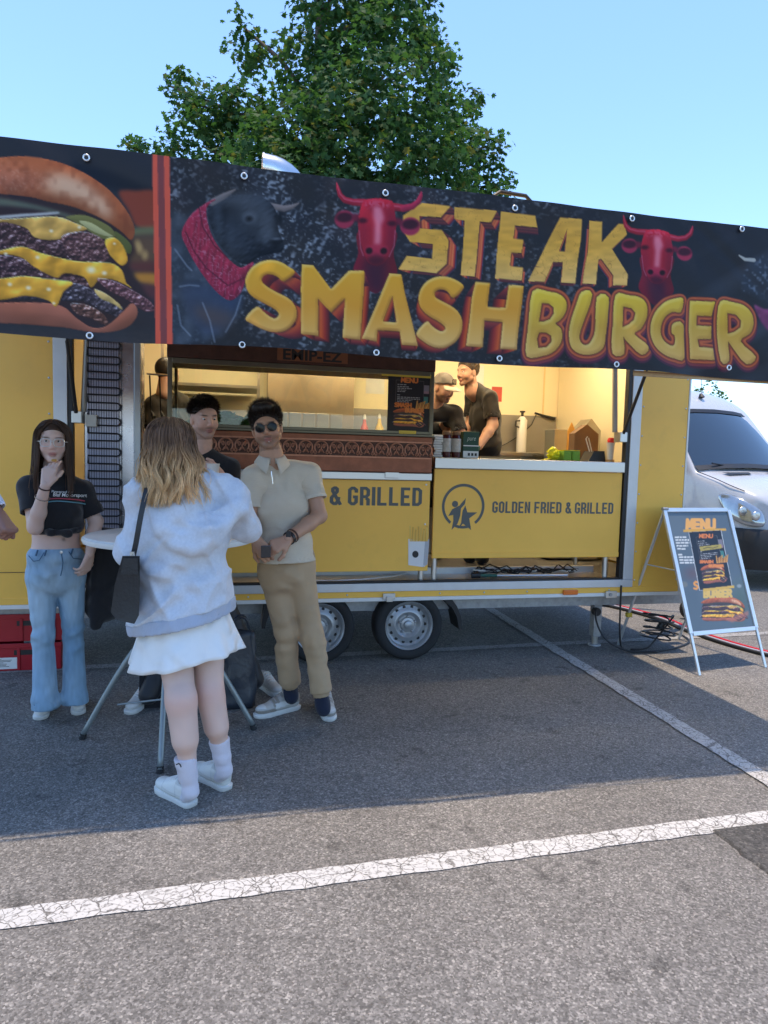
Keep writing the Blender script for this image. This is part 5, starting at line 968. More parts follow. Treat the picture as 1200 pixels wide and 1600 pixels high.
TR = thing('maple_tree', (1.6, TY, 0), 'tall green maple tree rising behind the trailer', 'tree')
cl_ = [(*at(x, y, TY+dy*1.6), r*sc_*.93) for x, y, r, dy in CL]
cr_ = crown('crown', cl_, 34000, .078, 3, TR)
tk_ = MB(); base = np.array((1.55, TY, 0)); top = np.array((1.45, TY, 9.6)); tk_.tube([base+(0, 0, -.05), base+(0, 0, .4), base+(.03, 0, 2), (1.5, TY, 4.5), (1.45, TY+.05, 7), top], [.30, .22, .2, .16, .11, .04], 12); tk_.build('trunk', BARK, TR, smooth=True)
rnd = random.Random(4)
for c in cl_[::2]:
    z0 = max(2.2, c[2]-rnd.uniform(.8, 1.8)); st_ = np.array((1.5, TY, z0)); e = np.array(c[:3]); MB().tube([st_, st_*.5+e*.5+np.array((0, 0, .15)), e], [.06, .04, .015], 6).build('limb', BARK, TR, smooth=True)
T2 = thing('far_tree', (13.6, 30, 0), 'distant treetop just showing above the white van roof', 'tree')
q0 = at(1100, 598, 30); crown('crown', [(q0[0], 30, q0[2]-1.1, 1.3), (q0[0]+.9, 30.3, q0[2]-1.6, 1.2), (q0[0]-.8, 30, q0[2]-1.9, 1.2), (q0[0]+.2, 30, q0[2]-2.6, 1.5)], 3000, .11, 9, T2); MB().tube([(q0[0], 30, 0), (q0[0], 30, q0[2]-1.5)], [.16, .06], 8).build('trunk', BARK, T2)
# ---------------------------------------------------------------- smooth bodies: distance fields turned into one closed surface
A_ = lambda *p: np.array(p, float)
def nz(v): v = np.array(v, float); return v/(np.linalg.norm(v)+1e-12)
def rc(a, b, ra, rb=None, k=.02, sq=None, f=1., op=1):
    """tapered limb from a to b; sq, f flatten it along a direction"""
    return dict(t=0, a=np.array(a, float), b=np.array(b, float), ra=ra, rb=ra if rb is None else rb, k=k, sq=None if sq is None else nz(sq), f=f, op=op)
def el(c, r, M=None, k=.02, op=1): return dict(t=1, c=np.array(c, float), r=np.array(r, float), M=np.eye(3) if M is None else np.array(M, float), k=k, op=op)   # M columns: its axes
def pd(q, P):
    if q['t'] == 0:
        a, ba = q['a'], q['b']-q['a']; v = P-a
        if q['sq'] is not None: v = v+np.outer(v@q['sq'], q['sq'])*(1/q['f']-1); ba = ba+q['sq']*(ba@q['sq'])*(1/q['f']-1)
        t = np.clip(v@ba/(ba@ba+1e-12), 0, 1); w_ = v-t[:, None]*ba; return np.sqrt(np.einsum('ij,ij->i', w_, w_))-(q['ra']+(q['rb']-q['ra'])*t)
    v = (P-q['c'])@q['M']/q['r']; n = np.sqrt(np.einsum('ij,ij->i', v, v)); u = v/q['r']; m = np.sqrt(np.einsum('ij,ij->i', u, u))+1e-9
    return n*(n-1)/m
def bound(q):
    if q['t'] == 0: c = (q['a']+q['b'])/2; return c, np.linalg.norm(q['a']-q['b'])/2+max(q['ra'], q['rb'])
    return q['c'], q['r'].max()
def field(prims, P):
    d = None
    for q in prims:
        e = pd(q, P)
        if q['op'] < 0:
            if d is None: continue
            e = -e; k = q['k']; h = np.clip(.5+.5*(e-d)/k, 0, 1); d = d+(e-d)*h+k*h*(1-h); continue
        if d is None: d = e; continue
        k = q['k']; h = np.clip(.5+.5*(d-e)/k, 0, 1); d = d+(e-d)*h-k*h*(1-h)
    return d if d is not None else np.full(len(P), 9.)
def surface(prims, vox, clip=None, disp=None, pad=.03, lo=None, hi=None, relax=1):
    pos = [q for q in prims if q['op'] > 0]; B = [bound(q) for q in pos]
    L = np.min([c-r for c, r in B], 0)-pad; U = np.max([c+r for c, r in B], 0)+pad
    if lo is not None: L = np.maximum(L, lo)
    if hi is not None: U = np.minimum(U, hi)
    nb = 10; n = np.maximum(1, np.ceil((U-L)/vox/nb).astype(int)); N = n*nb+1
    D = np.full(N, .5, np.float32); ax = [L[i]+np.arange(N[i])*vox for i in range(3)]
    allc = [bound(q)[0] for q in prims]; allr = np.array([bound(q)[1] for q in prims]); allc = np.array(allc); hd = vox*nb*.87
    I, J, K = np.meshgrid(*[np.arange(m) for m in n], indexing='ij'); ctr = np.stack([ax[0][I*nb+nb//2], ax[1][J*nb+nb//2], ax[2][K*nb+nb//2]], -1).reshape(-1, 3)
    dc = field(prims, ctr); idx = np.stack([I, J, K], -1).reshape(-1, 3)
    for b in range(len(ctr)):
        s = tuple(slice(idx[b][i]*nb, idx[b][i]*nb+nb+1) for i in range(3))
        if abs(dc[b]) > hd*1.5+.035:
            if dc[b] < 0: D[s] = np.minimum(D[s], -.5)
            continue
        nr_ = np.sqrt(((allc-ctr[b])**2).sum(1))-allr < hd+.05; near = [q for q, e in zip(prims, nr_) if e]
        if not near: continue
        X, Y, Z = np.meshgrid(ax[0][s[0]], ax[1][s[1]], ax[2][s[2]], indexing='ij'); P = np.stack([X.ravel(), Y.ravel(), Z.ravel()], -1); d = field(near, P)
        if disp is not None:
            w_ = np.flatnonzero(np.abs(d) < .034)
            if len(w_): d[w_] -= disp(P[w_])
        if clip is not None: d = np.maximum(d, clip(P, d))
        D[s] = d.reshape(X.shape)
    S = D < 0
    c8 = np.stack([S[i:S.shape[0]-1+i, j:S.shape[1]-1+j, k:S.shape[2]-1+k] for i in (0, 1) for j in (0, 1) for k in (0, 1)], -1); cnt = c8.sum(-1); act = (cnt > 0) & (cnt < 8)
    ci = np.argwhere(act); off = np.array([(i, j, k) for i in (0, 1) for j in (0, 1) for k in (0, 1)])
    val = np.stack([D[ci[:, 0]+o[0], ci[:, 1]+o[1], ci[:, 2]+o[2]] for o in off], -1); sg = val < 0
    acc = np.zeros((len(ci), 3)); num = np.zeros(len(ci))
    for a, b in ((0, 1), (2, 3), (4, 5), (6, 7), (0, 2), (1, 3), (4, 6), (5, 7), (0, 4), (1, 5), (2, 6), (3, 7)):
        m = sg[:, a] != sg[:, b]; t = np.clip(val[:, a]/(val[:, a]-val[:, b]+1e-12), 0, 1)
        p = off[a]+(off[b]-off[a])*t[:, None]; acc[m] += p[m]; num[m] += 1
    V = L+(ci+acc/num[:, None])*vox
    ix = np.full(act.shape, -1, np.int64); ix[act] = np.arange(len(ci)); F = []
    for a in range(3):
        u, v = (a+1) % 3, (a+2) % 3; sl0 = [slice(1, -1)]*3; sl0[a] = slice(0, -1); sl1 = list(sl0); sl1[a] = slice(1, None)
        s0, s1 = S[tuple(sl0)], S[tuple(sl1)]; e = np.argwhere(s0 != s1); fl = s0[s0 != s1]; q = e.copy(); q[:, u] += 1; q[:, v] += 1
        g = lambda du, dv: ix[tuple((q+np.array([0 if i == a else (du if i == u else dv) for i in range(3)])).T)]
        f = np.stack([g(0, 0), g(-1, 0), g(-1, -1), g(0, -1)], -1); f[~fl] = f[~fl][:, ::-1]; F.append(f[:, ::-1][(f >= 0).all(1)])
    F = np.concatenate(F)
    for _ in range(relax):
        s = np.zeros_like(V); w_ = np.zeros(len(V))
        for k in range(4):
            np.add.at(s, F[:, k], V[F[:, (k+1) % 4]]); np.add.at(w_, F[:, k], 1)
            np.add.at(s, F[:, (k+1) % 4], V[F[:, k]]); np.add.at(w_, F[:, (k+1) % 4], 1)
        V = V*.5+s/np.maximum(w_, 1)[:, None]*.5
    return V, F[:, ::-1]
_LAT = np.random.RandomState(77).rand(24, 24, 24).astype(np.float32).ravel()-np.float32(.5)
def n3(P, sx, sy=None, sz=None, sh=0.):
    q = (P/np.array((sx, sy or sx, sz or sy or sx))+sh).astype(np.float32); i = np.floor(q); f = q-i; f = f*f*(3-2*f); i = i.astype(np.int32) % 24; j = (i+1) % 24
    x0, x1, y0, y1, z0, z1 = i[:, 0]*576, j[:, 0]*576, i[:, 1]*24, j[:, 1]*24, i[:, 2], j[:, 2]; fx, fy, fz = f[:, 0], f[:, 1], f[:, 2]; T_ = lambda a: _LAT.take(a)
    def row(x): a = T_(x+y0+z0); b = T_(x+y0+z1); c = T_(x+y1+z0); d = T_(x+y1+z1); a = a+(b-a)*fz; c = c+(d-c)*fz; return a+(c-a)*fy
    a = row(x0); return (a+(row(x1)-a)*fx).astype(float)
def plane(p, n): p, n = np.array(p, float), nz(n); return lambda P: (P-p)@n     # cuts away what lies on the side n points to
def cuts(*fs): return lambda P, d: np.max([f(P) for f in fs], 0)
def hem(p, n, depth=.05, wall=.009):
    """open end: cut at p across n and hollow the last stretch"""
    p, n = np.array(p, float), nz(n)
    def f(P, d): h = (P-p)@n; return np.maximum(h, np.where(h > -depth*3, np.minimum(-(d+wall), h+depth), -9.))
    return f
def ends(*fs): return lambda P, d: np.max([f(P, d) for f in fs], 0)
def near(f, c, r):
    """an open end that only acts near c (one sleeve, one leg)"""
    c = np.array(c, float); return lambda P, d: np.where(np.linalg.norm(P-c, axis=1) < r, f(P, d), -9.)
def join(*vf):
    V = []; F = []; C = []; n = 0
    for v, f, c in vf:
        f = np.asarray(f)
        V.append(v); F.append(f+n); C.append(np.broadcast_to(np.array(c, float), (len(v), 3))); n += len(v)
    return np.concatenate(V), np.concatenate(F), np.concatenate(C)
def strands(P, w, taper=.35):
    """P: strands x points x 3 -> thin three sided locks"""
    N, K, _ = P.shape; T_ = np.gradient(P, axis=1); T_ /= np.linalg.norm(T_, axis=2)[..., None]+1e-12
    ref = np.array((.31, .59, .74)); a = np.cross(T_, ref); a /= np.linalg.norm(a, axis=2)[..., None]+1e-12; b = np.cross(T_, a)
    prof = (1-(1-taper)*np.linspace(0, 1, K)**2)[None, :, None]*np.asarray(w).reshape(-1, 1, 1)
    V = np.stack([P+prof*(math.cos(t)*a+math.sin(t)*b) for t in (0, 2.094, 4.189)], 2).reshape(-1, 3)
    i = (np.arange(N)[:, None]*K+np.arange(K-1)[None])[..., None]*3+np.arange(3); j = (np.arange(N)[:, None]*K+np.arange(K-1)[None])[..., None]*3+(np.arange(3)+1) % 3
    return V, np.stack([i, j, j+3, i+3], -1).reshape(-1, 4)
# ---------------------------------------------------------------- people
def frame(fwd, up=(0, 0, 1)):
    u = nz(up); y = np.array(fwd, float); y = nz(y-u*(y@u)); return np.stack([np.cross(y, u), y, u], 1)   # columns: right, forward, up
def head_prims(o, M, s=1., fem=False):
    w = lambda *p: o+M@(np.array(p)*s); k = s; q = []
    E = lambda c, r, kk=.02, op=1: q.append(el(w(*c), np.array(r)*s, M, kk*s, op))
    C = lambda a, b, ra, rb, kk=.015, op=1: q.append(rc(w(*a), w(*b), ra*s, rb*s, kk*s, op=op))
    E((0, -.014, .034), (.075, .094, .084)); E((0, .03, -.02), (.064, .062, .082), .03)
    jw = .047 if fem else .053
    for sg in (-1, 1):
        C((sg*jw, -.002, -.055), (sg*.014, .062, -.098), .021, .016, .02); E((sg*.036, .056, -.034), (.026, .026, .028), .02)
        E((sg*.076, -.008, -.012), (.009, .019, .031), .008); E((sg*.031, .099, .003), (.017, .016, .011), .012, -1)
    E((0, .066, -.099), (.02, .02, .016), .018); C((-.036, .074, .024), (.036, .074, .024), .012, .012, .015)
    C((0, .084, .012), (0, .103 if fem else .107, -.030), .008, .0115, .010)
    for sg in (-1, 1): E((sg*.011, .096, -.036), (.008, .009, .007), .006)
    E((0, .086, -.064), (.021, .010, .0062), .005); E((0, .084, -.0745), (.019, .0105, .0072), .005); E((0, .104, -.0695), (.02, .012, .0012), .003, -1)
    C((0, -.026, -.05), (0, -.046, -.17), .047 if fem else .053, .050 if fem else .060, .025)
    return q
def head_col(P, o, M, s, skin, lip, brow=None, stubble=None, blush=None):
    L = (P-o)@M/s; c = np.tile(np.array(skin, float), (len(P), 1)); x, y, z = L.T
    def mix(m, col, a=1.):
        m = np.clip(m, 0, 1)[:, None]*a; c[:] = c*(1-m)+np.array(col)*m
    c *= (1+.20*n3(P, .022)+.10*n3(P, .007))[:, None]
    if blush is not None: mix(np.exp(-((np.abs(x)-.042)**2/.0004+(z+.035)**2/.0005))*(y > .03), blush, .5)
    mix(np.exp(-(x**2/.0003+(z+.036)**2/.0003))*(y > .085), np.array(skin)*(1.05, .8, .75), .4)
    if stubble is not None: mix(((z < -.048) & (y > -.01)).astype(float)*np.clip((-.04-z)/.02, 0, 1)*(z > -.125), stubble, .45); mix(np.exp(-((x/.024)**4+((z+.052)/.006)**4))*(y > .07), stubble, .75)
    mix(np.exp(-((x/.0215)**4+((z+.0695)/.0125)**4))*(y > .075), lip, .9); mix(np.exp(-((x/.02)**4+((z+.0695)/.0018)**4))*(y > .07), np.array(lip)*.35, .8)
    if brow is not None: mix(np.exp(-(((np.abs(x)-.033)/.019)**4+((z-.022-.1*(np.abs(x)-.033))/.0048)**4))*(y > .05), brow, .9)
    mix(np.exp(-(((np.abs(x)-.031)/.017)**4+((z-.002)/.008)**4))*(y > .05), np.array(skin)*(.62, .5, .46), .55)
    return c
def eyes(o, M, s, parent, iris=(.05, .03, .02), gaze=(0, 0)):
    for sg in (-1, 1):
        c = o+M@(np.array((sg*.031, .0735, .0025))*s); n = 14; V = []; F = []; r = .0122*s; C = []
        for i in range(n+1):
            for j in range(n):
                t = math.pi*i/n; p = 2*math.pi*j/n; l = np.array((math.sin(t)*math.cos(p), math.cos(t), math.sin(t)*math.sin(p))); V.append(c+M@l*r)
                g_ = nz((gaze[0], 1, gaze[1])); a = math.acos(max(-1, min(1, float(l@g_)))); C.append((.008, .008, .008) if a < .22 else iris if a < .5 else (.62, .58, .55))
        for i in range(n): F += [(i*n+j, i*n+(j+1) % n, (i+1)*n+(j+1) % n, (i+1)*n+j) for j in range(n)]
        mesh('eye', np.array(V), np.array(F), mat('eye_surface', attr='col', rough=.12, coat=.6), parent, smooth=True, col=np.array(C))
def hand_prims(wr, d, n, th, curl=(.4, .45, .5, .55), tc=.3, s=1., spread=1., tspread=.75):
    """wr wrist, d towards the fingers, n out of the palm, th: +1/-1 side of the thumb along cross(d, n)"""
    d = nz(d); n = np.array(n, float); n = nz(n-d*(n@d)); w_ = np.cross(d, n)*th; q = []
    for i, (o, ln, l) in enumerate(((.030, .088, (.040, .024, .020)), (.010, .092, (.044, .028, .021)), (-.010, .088, (.040, .026, .020)), (-.028, .080, (.031, .020, .018)))):
        kn = wr+d*ln*s+w_*o*s*spread; q.append(rc(wr+w_*o*.45*s+d*.008*s, kn, .0155*s, .0125*s, .014*s, n, .92)); p = kn; a = 0.; r = .0098*s if i < 3 else .0084*s
        for j, L in enumerate(l):
            a += curl[i]*(1.15, 1.1, .7)[j]; e = p+(d*math.cos(a)+n*math.sin(a)+w_*(.10*(1.5-i)*.3))*L*s; q.append(rc(p, e, r, r*.9, .005*s if j else .008*s)); p = e; r *= .92
    b = wr+w_*.020*s+d*.022*s+n*.004*s; dd = nz(d*.62+w_*tspread+n*.25); q.append(rc(wr+w_*.012*s, b+dd*.030*s, .017*s, .0145*s, .014*s)); p = b+dd*.030*s
    for j, L in enumerate((.034, .028)):
        dd = nz(dd+(d*.5-w_*.55+n*.5)*tc*(j+.6)); e = p+dd*L*s; q.append(rc(p, e, .0115*s, .0098*s, .006*s)); p = e
    return q
skin_m = mat('skin', attr='col', rough=.48, spec=.4, bump=.03, bscale=140)
skin_m.node_tree.nodes['Principled BSDF'].inputs['Subsurface Weight'].default_value = .12; skin_m.node_tree.nodes['Principled BSDF'].inputs['Subsurface Radius'].default_value = (.012, .005, .003)
def hair_mat(name):
    m = mat(name, attr='col', rough=.38, spec=.35, var=.12, vscale=120); return m
HAIR = hair_mat('hair')
def cloth(name, col, rough=.85, weave=900, b=.12, var=.06, vs=6, sheen=.15, stretch=(1, 1, 1), attr=None, wrinkle=.8, wscale=7.): return mat(name, col, rough, var=var, vscale=vs, bump=b, bscale=weave, sheen=sheen, stretch=stretch, attr=attr, wrinkle=wrinkle, wscale=wscale)
def shoe(parent, heel, d, upper_m, sole_m, L=.275, sc=1., accents=(), lace_m=None, raise_=0.):
    """trainer: heel point on the ground, direction of the toes"""
    d = nz(A_(d[0], d[1], 0)); r = np.array((d[1], -d[0], 0)); up = A_(0, 0, 1.); h = np.array((heel[0], heel[1], heel[2] if len(heel) > 2 else 0.)); L *= sc; M = np.stack([r, d, up], 1)
    W = lambda x, y, z: h+r*x*sc+d*y*L+up*(z*sc)
    S = bpy.data.objects.new('shoe', None); COL.objects.link(S); S.location = h; hold(S, parent); S.matrix_parent_inverse = Matrix.Translation(-Vector(parent.location))
    q = [el(W(0, .80, .042), np.array((.039, .195*L/sc, .029))*sc, M, .02), rc(W(0, .60, .050), W(0, .24, .066), .035*sc, .031*sc, .03), rc(W(0, .13, .05), W(0, .13, .078), .033*sc, .036*sc, .03), rc(W(0, .48, .066), W(0, .28, .084), .030*sc, .035*sc, .03), el(W(0, .42, .045), np.array((.039, .36*L/sc, .028))*sc, M, .02), el(W(0, .18, .125), np.array((.034, .13*L/sc, .04))*sc, M, .008, -1)]
    V, F = surface(q, .005, clip=lambda P, dd: -(P[:, 2]-(h[2]+.020*sc)))
    def colr(P):
        l = (P-h)@M; y = l[:, 1]/L; z = l[:, 2]/sc; c = np.tile(np.array(accents[0] if accents else (.70, .69, .66)), (len(P), 1))
        if len(accents) == 1:
            for a_, b_ in ((.30, .035), (.68, .03)): c[np.abs(y-a_-.25*(z-.06)) < b_*.3] *= .84
            c[(z > .094) & (y < .30)] *= .75; c[(np.abs(z-.050) < .003) & (y < .66)] *= .86; c[(y < .05) & (z > .05)] *= .9
        if len(accents) > 1:
            m = ((z < .046) & (y > .60)) | ((y < .16) & (z > .05)) | ((y > .52) & (y < .66) & (z > .05)); c[m] = accents[1]
            m = (y > .28) & (y < .62) & (np.abs(z-.060-.04*(.5-y)) < .014); c[m] = accents[2]
            m = (y > .82) & (z > .055); c[m] = accents[2]
        return c
    mesh('upper', V, F, upper_m, S, smooth=True, col=colr(V))
    out = [(.0, .0), (.022, .01), (.034, .06), (.036, .2), (.036, .4), (.043, .62), (.047, .75), (.045, .88), (.032, .97), (.012, 1.01), (-.006, 1.01), (-.026, .97), (-.041, .88), (-.044, .75), (-.040, .62), (-.034, .4), (-.035, .2), (-.033, .06), (-.022, .01)]
    n = len(out); v = []
    for z, e in ((.0, .96), (.004, 1.0), (.022, 1.02), (.026, .98)): v += [tuple(W(x*e*.96, .5+(y-.5)*e*1.01, z)) for x, y in out]
    f = [(i*n+k, i*n+(k+1) % n, (i+1)*n+(k+1) % n, (i+1)*n+k) for i in range(3) for k in range(n)]+[tuple(range(n))[::-1], tuple(3*n+k for k in range(n))]
    autosmooth(mesh('sole', v, f, sole_m, S), 50)
    lc_ = MB()
    for i in range(5):
        y = .66-.07*i; z = .076+.0085*i; lc_.tube([W(-.026, y, z-.006), W(-.012, y+.01, z+.006), W(.012, y-.01, z+.006), W(.026, y, z-.006)], .0032*sc, 5)
    lc_.build('laces', lace_m or white, S); return S
def torso_prims(P, C, N, SL, SR, wd=1., dp=1., fem=False, infl=0.):
    """P pelvis centre, C chest centre, N base of the neck, SL and SR shoulder joints"""
    P, C, N, SL, SR = map(np.array, (P, C, N, SL, SR)); x = nz(SR-SL); u = nz(C-P); M = np.stack([x, nz(np.cross(u, x)), u], 1); M[:, 0] = np.cross(M[:, 1], u); W_ = (P+C)/2
    i = infl; q = [el(C, (.160*wd+i, .108*dp+i, .175+i), M, .05), el(W_, (.135*wd+i, .098*dp+i, .17), M, .06), el(P, (.162*wd+i, .118*dp+i, .13+i), M, .05)]
    q += [rc(SL-x*-.02, C+u*.06-x*.05, .058+i, .075+i, .04), rc(SR-x*.02, C+u*.06+x*.05, .058+i, .075+i, .04), rc(N-u*.01, SL+u*.01, .048+i*.6, .045+i, .04), rc(N-u*.01, SR+u*.01, .048+i*.6, .045+i, .04)]
    return q, M
def gr(x, y):
    d = FW+RT*(x-600)/CAM_F-UP*(y-800)/CAM_F; return np.array((0, 0, CAM_H))-d*CAM_H/d[2]
def arm(S, E_, W_, r=(.050, .043, .041, .027), k=.02): return [rc(S, E_, r[0], r[1], k), rc(E_, E_+(W_-E_)*.35, r[1]*.97, r[2], k), rc(E_+(W_-E_)*.35, W_, r[2], r[3], k)]
def leg(H, K, An, r=(.088, .058, .056, .036), back=(0, 1, 0), bulge=.018, k=.03):
    c = K+(An-K)*.32+np.array(back)*bulge; return [rc(H, K, r[0], r[1], k), rc(K, An, r[1]*.95, r[3], k), rc(K+(An-K)*.12+np.array(back)*bulge*.5, c+(An-K)*.1, r[2]*.9, r[2]*.88, k)]
def body_mesh(name, pieces, parent, colf=None, skin=(.45, .27, .20)):
    vf = []
    for prims, vox, kw in pieces:
        V, F = surface(prims, vox, **kw); vf.append((V, F, skin))
    V, F, C = join(*vf)
    if colf is not None: C = colf(V, np.array(C))
    return mesh(name, V, F, skin_m, parent, smooth=True, col=C)
def garment(name, prims, vox, m, parent, clip=None, disp=None, colf=None, relax=1):
    V, F = surface(prims, vox, clip=clip, disp=disp, relax=relax); return mesh(name, V, F, m, parent, smooth=True, col=None if colf is None else colf(V))
def outfit(name, pieces, m, parent, colf=None):
    """one garment from several overlapping shells: (prims, voxel, clip, disp)"""
    V, F, _ = join(*[(*surface(q, vx, clip=c, disp=d), (0, 0, 0)) for q, vx, c, d in pieces]); return mesh(name, V, F, m, parent, smooth=True, col=None if colf is None else colf(V))
def tint(base, k): return np.array(base)*k
def long_hair(o, M, s, n, lenz, seed, cols, phimax=2.3, spread=.35, wave=.010, wfreq=26., w=.0022, thick=.02, fall=(0, 0), K=15, rsc=1., part=0., clump=.25):
    """locks from the parting over the skull and down; azimuth 0 is the back of the head"""
    rs = np.random.RandomState(seed); ph = rs.uniform(-phimax, phimax, n); out = rs.rand(n)**.7
    R3 = np.array((.084, .104, .094))*rsc; c0 = np.array((0, -.012, .032)); ln = lenz*(1-.30*rs.rand(n)**1.6)
    yr = np.where(np.abs(ph) > 1.2, .045+.03*rs.rand(n), -.02+.06*rs.rand(n)-.05*(1-np.abs(ph)/1.2)); rd = np.stack([np.sign(ph)*.05+part, yr/.104, np.ones(n)], -1); rd /= np.linalg.norm(rd, axis=1)[:, None]
    ed = np.stack([np.sin(ph), -np.cos(ph), np.full(n, -.05)], -1); ed /= np.linalg.norm(ed, axis=1)[:, None]
    k1 = 9; t = np.linspace(0, 1, k1)[None, :, None]; om = np.arccos(np.clip((rd*ed).sum(1), -1, 1))[:, None, None]
    P1 = (np.sin((1-t)*om)*rd[:, None]+np.sin(t*om)*ed[:, None])/np.sin(om); lift = (1+thick/.09*out[:, None, None]*np.sin(t*1.5)); P1 = c0+P1*R3*lift
    t2 = np.linspace(0, 1, K)[None, 1:]; e = P1[:, -1]; z = e[:, 2:]-(ln[:, None]+e[:, 2:]-c0[2])*t2
    sp = 1+spread*(t2**1.2)*(.35+.65*out[:, None]); x = e[:, :1]*sp+fall[0]*t2; y = e[:, 1:2]*(1+(sp-1)*.6)+fall[1]*t2
    ncl = max(6, n//26); cl = np.clip(((ph+phimax)/(2*phimax)+rs.randn(n)*.012)*ncl*.5, 0, ncl*.5-1).astype(int)*2+(out > .55); pw = np.random.RandomState(seed+1).rand(ncl+2, 4)[cl]; a = wave*np.clip(t2*1.6, 0, 1)
    x = x+a*np.sin(wfreq*(z+pw[:, :1]*3)+pw[:, 1:2]*6.3)*(.6+pw[:, 2:3]); y = y+a*np.cos(wfreq*(z+pw[:, 3:4]*3)+pw[:, 1:2]*9)*(.6+pw[:, 2:3])
    # locks draw together towards their tips
    cx = np.stack([x, y], -1); g_ = np.zeros((cl.max()+1,)+cx.shape[1:]); cn = np.bincount(cl, minlength=cl.max()+1)[:, None, None]; np.add.at(g_, cl, cx); mean_ = (g_/np.maximum(cn, 1))[cl]; pull = (clump*t2**.8)[..., None]; cx = cx*(1-pull)+mean_*pull; x, y = cx[..., 0], cx[..., 1]
    P2 = np.stack([x, y, z], -1); P = np.concatenate([P1, P2], 1); fly = (rs.rand(n) < .06)[:, None, None]; P += rs.randn(n, 1, 3)*.0015+fly*rs.randn(n, 1, 3)*np.linspace(0, 1, P.shape[1])[None, :, None]*.02
    V, F = strands(o+(P*s)@M.T, w*s*(.7+.7*rs.rand(n)), .3); tt = np.tile(np.repeat(np.concatenate([np.zeros(k1-1), np.linspace(0, 1, K)]), 3), n); b = np.repeat(pw[:, 0]*.45+.55*rs.rand(n), 3*(k1+K-1))
    return V, F, cols(tt, b)
def hair_cap(o, M, s, r=(.081, .100, .091), c=(0, -.013, .034), front=.062, low=-.02, tilt=.9, vox=.005, disp=None):
    q = [el(o+M@(np.array(c)*s), np.array(r)*s, M)]; pn = nz((0, tilt, -1.)); p0 = np.array((0, front, .055))
    cl = lambda P, d: np.maximum((((P-o)@M/s)-p0)@pn, low-((P-o)@M/s)[:, 2])
    return surface(q, vox, clip=cl, disp=disp)
def short_hair(o, M, s, n, L, seed, dir_=(0, -.3, .8), front=.075, low=-.02, w=.0017, r=(.079, .098, .088), jit=.4, ztop=.02, K=5, curl=.0, tilt=.9):
    rs = np.random.RandomState(seed); d = rs.randn(n*5, 3); d /= np.linalg.norm(d, axis=1)[:, None]; p = np.array((0, -.013, .034))+d*np.array(r)
    pn = nz((0, tilt, -1.)); ok = ((p-np.array((0, front, .055)))@pn < 0) & (p[:, 2] > low); p, d = p[ok][:n], d[ok][:n]; n = len(p)
    top = np.clip((p[:, 2]-ztop)/.06, 0, 1)[:, None]; g_ = d*.8+np.array(dir_)*top+rs.randn(n, 3)*jit*(.25+.75*top); g_ /= np.linalg.norm(g_, axis=1)[:, None]
    ln = L*(.25+.75*top)*(.7+.6*rs.rand(n, 1)); t = np.linspace(0, 1, K)[None, :, None]; P = p[:, None]+g_[:, None]*ln[:, None]*t; P[..., 2] -= (curl*t[..., 0]**2*ln)
    return strands(o+(P*s)@M.T, w*s*(.7+.6*rs.rand(n)), .25)
white_rub = mat('white_sole', (.66, .66, .63), .6, var=.06, vscale=30, dirt=.12); shoe_m = mat('shoe_leather', attr='col', rough=.45, bump=.06, bscale=220, dirt=.05)
black_cloth = cloth('black_cotton', (.012, .012, .015), .9, sheen=.25); 
# ================================================================ woman seen from behind
W = thing('person', (-.07, 3.03, 0), 'person from behind in a grey hoodie, white skirt and white trainers', 'person')
wo = at(268, 699, 3.160); wM = frame((.22, 1, -.10)); pale = (.64, .45, .37)
HL, KL, AL = at(264, 955, 3.16), at(283, 1092, 2.985), at(298, 1236, 2.975); HR, KR, AR = at(322, 950, 3.19), at(328, 1080, 3.075), at(351, 1204, 3.090)
back = A_(.05, -1, 0)
lp = leg(HL, KL, AL, (.089, .060, .062, .029), back, .020)+[el(KL+back*.01, (.055, .055, .06), None, .03)]; rp = leg(HR, KR, AR, (.088, .058, .060, .029), back, .020)
SLw, ELw, WLw = at(219, 778, 3.100), at(207, 858, 3.100), at(232, 842, 3.360); SRw, ERw, WRw = at(360, 776, 3.160), at(384, 826, 3.180), at(352, 792, 3.440)
Pw, Cw, Nw = at(289, 930, 3.150), at(288, 810, 3.130), at(280, 752, 3.150)
tp, tM = torso_prims(Pw, Cw, Nw, SLw, SRw, .80, .75, True, -.022)
hands_w = hand_prims(WLw, WLw-ELw+A_(0, .1, 0), A_(0, .2, 1), 1)+hand_prims(WRw, A_(-.3, .9, .2), A_(-1, 0, 0), 1)
calf = lambda V, C: C*(1-np.array((-.02, .07, .08))*np.exp(-((V[:, 2:]-KL[2])/.05)**2))*(1+.16*n3(V, .06)[:, None])
body_mesh('body', [(lp, .0062, {}), (rp, .0062, {}), (tp+arm(SLw, ELw, WLw, (.036, .034, .033, .025))+arm(SRw, ERw, WRw, (.036, .034, .033, .025)), .016, {}), (head_prims(wo, wM, 1., True), .005, {}), (hands_w, .004, {})], W, calf, pale)
grey = cloth('grey_fleece', (.58, .60, .64), .92, 700, .16, .09, 90, .35, wrinkle=1., wscale=5.); band = cloth('grey_rib', (.40, .43, .50), .9, 300, .25, .05, 40, .2, (6, 6, .2))
xL, xR = at(203, 997, 3.040), at(378, 953, 3.100); hx = nz(xR-xL); hn = nz(np.cross(hx, A_(0, 1, 0))); hn = hn if hn[2] < 0 else -hn; hp0 = (xL+xR)/2
base = [el(at(288, 835, 3.150), (.205, .150, .20), tM, .06), el(at(289, 930, 3.160), (.222, .165, .20), tM, .08), el(at(289, 985, 3.130), (.232, .178, .17), tM, .06), rc(at(228, 775, 3.120), at(350, 772, 3.170), .085, .085, .05), rc(Nw+A_(0, 0, .01), at(289, 800, 3.130), .085, .13, .05)]
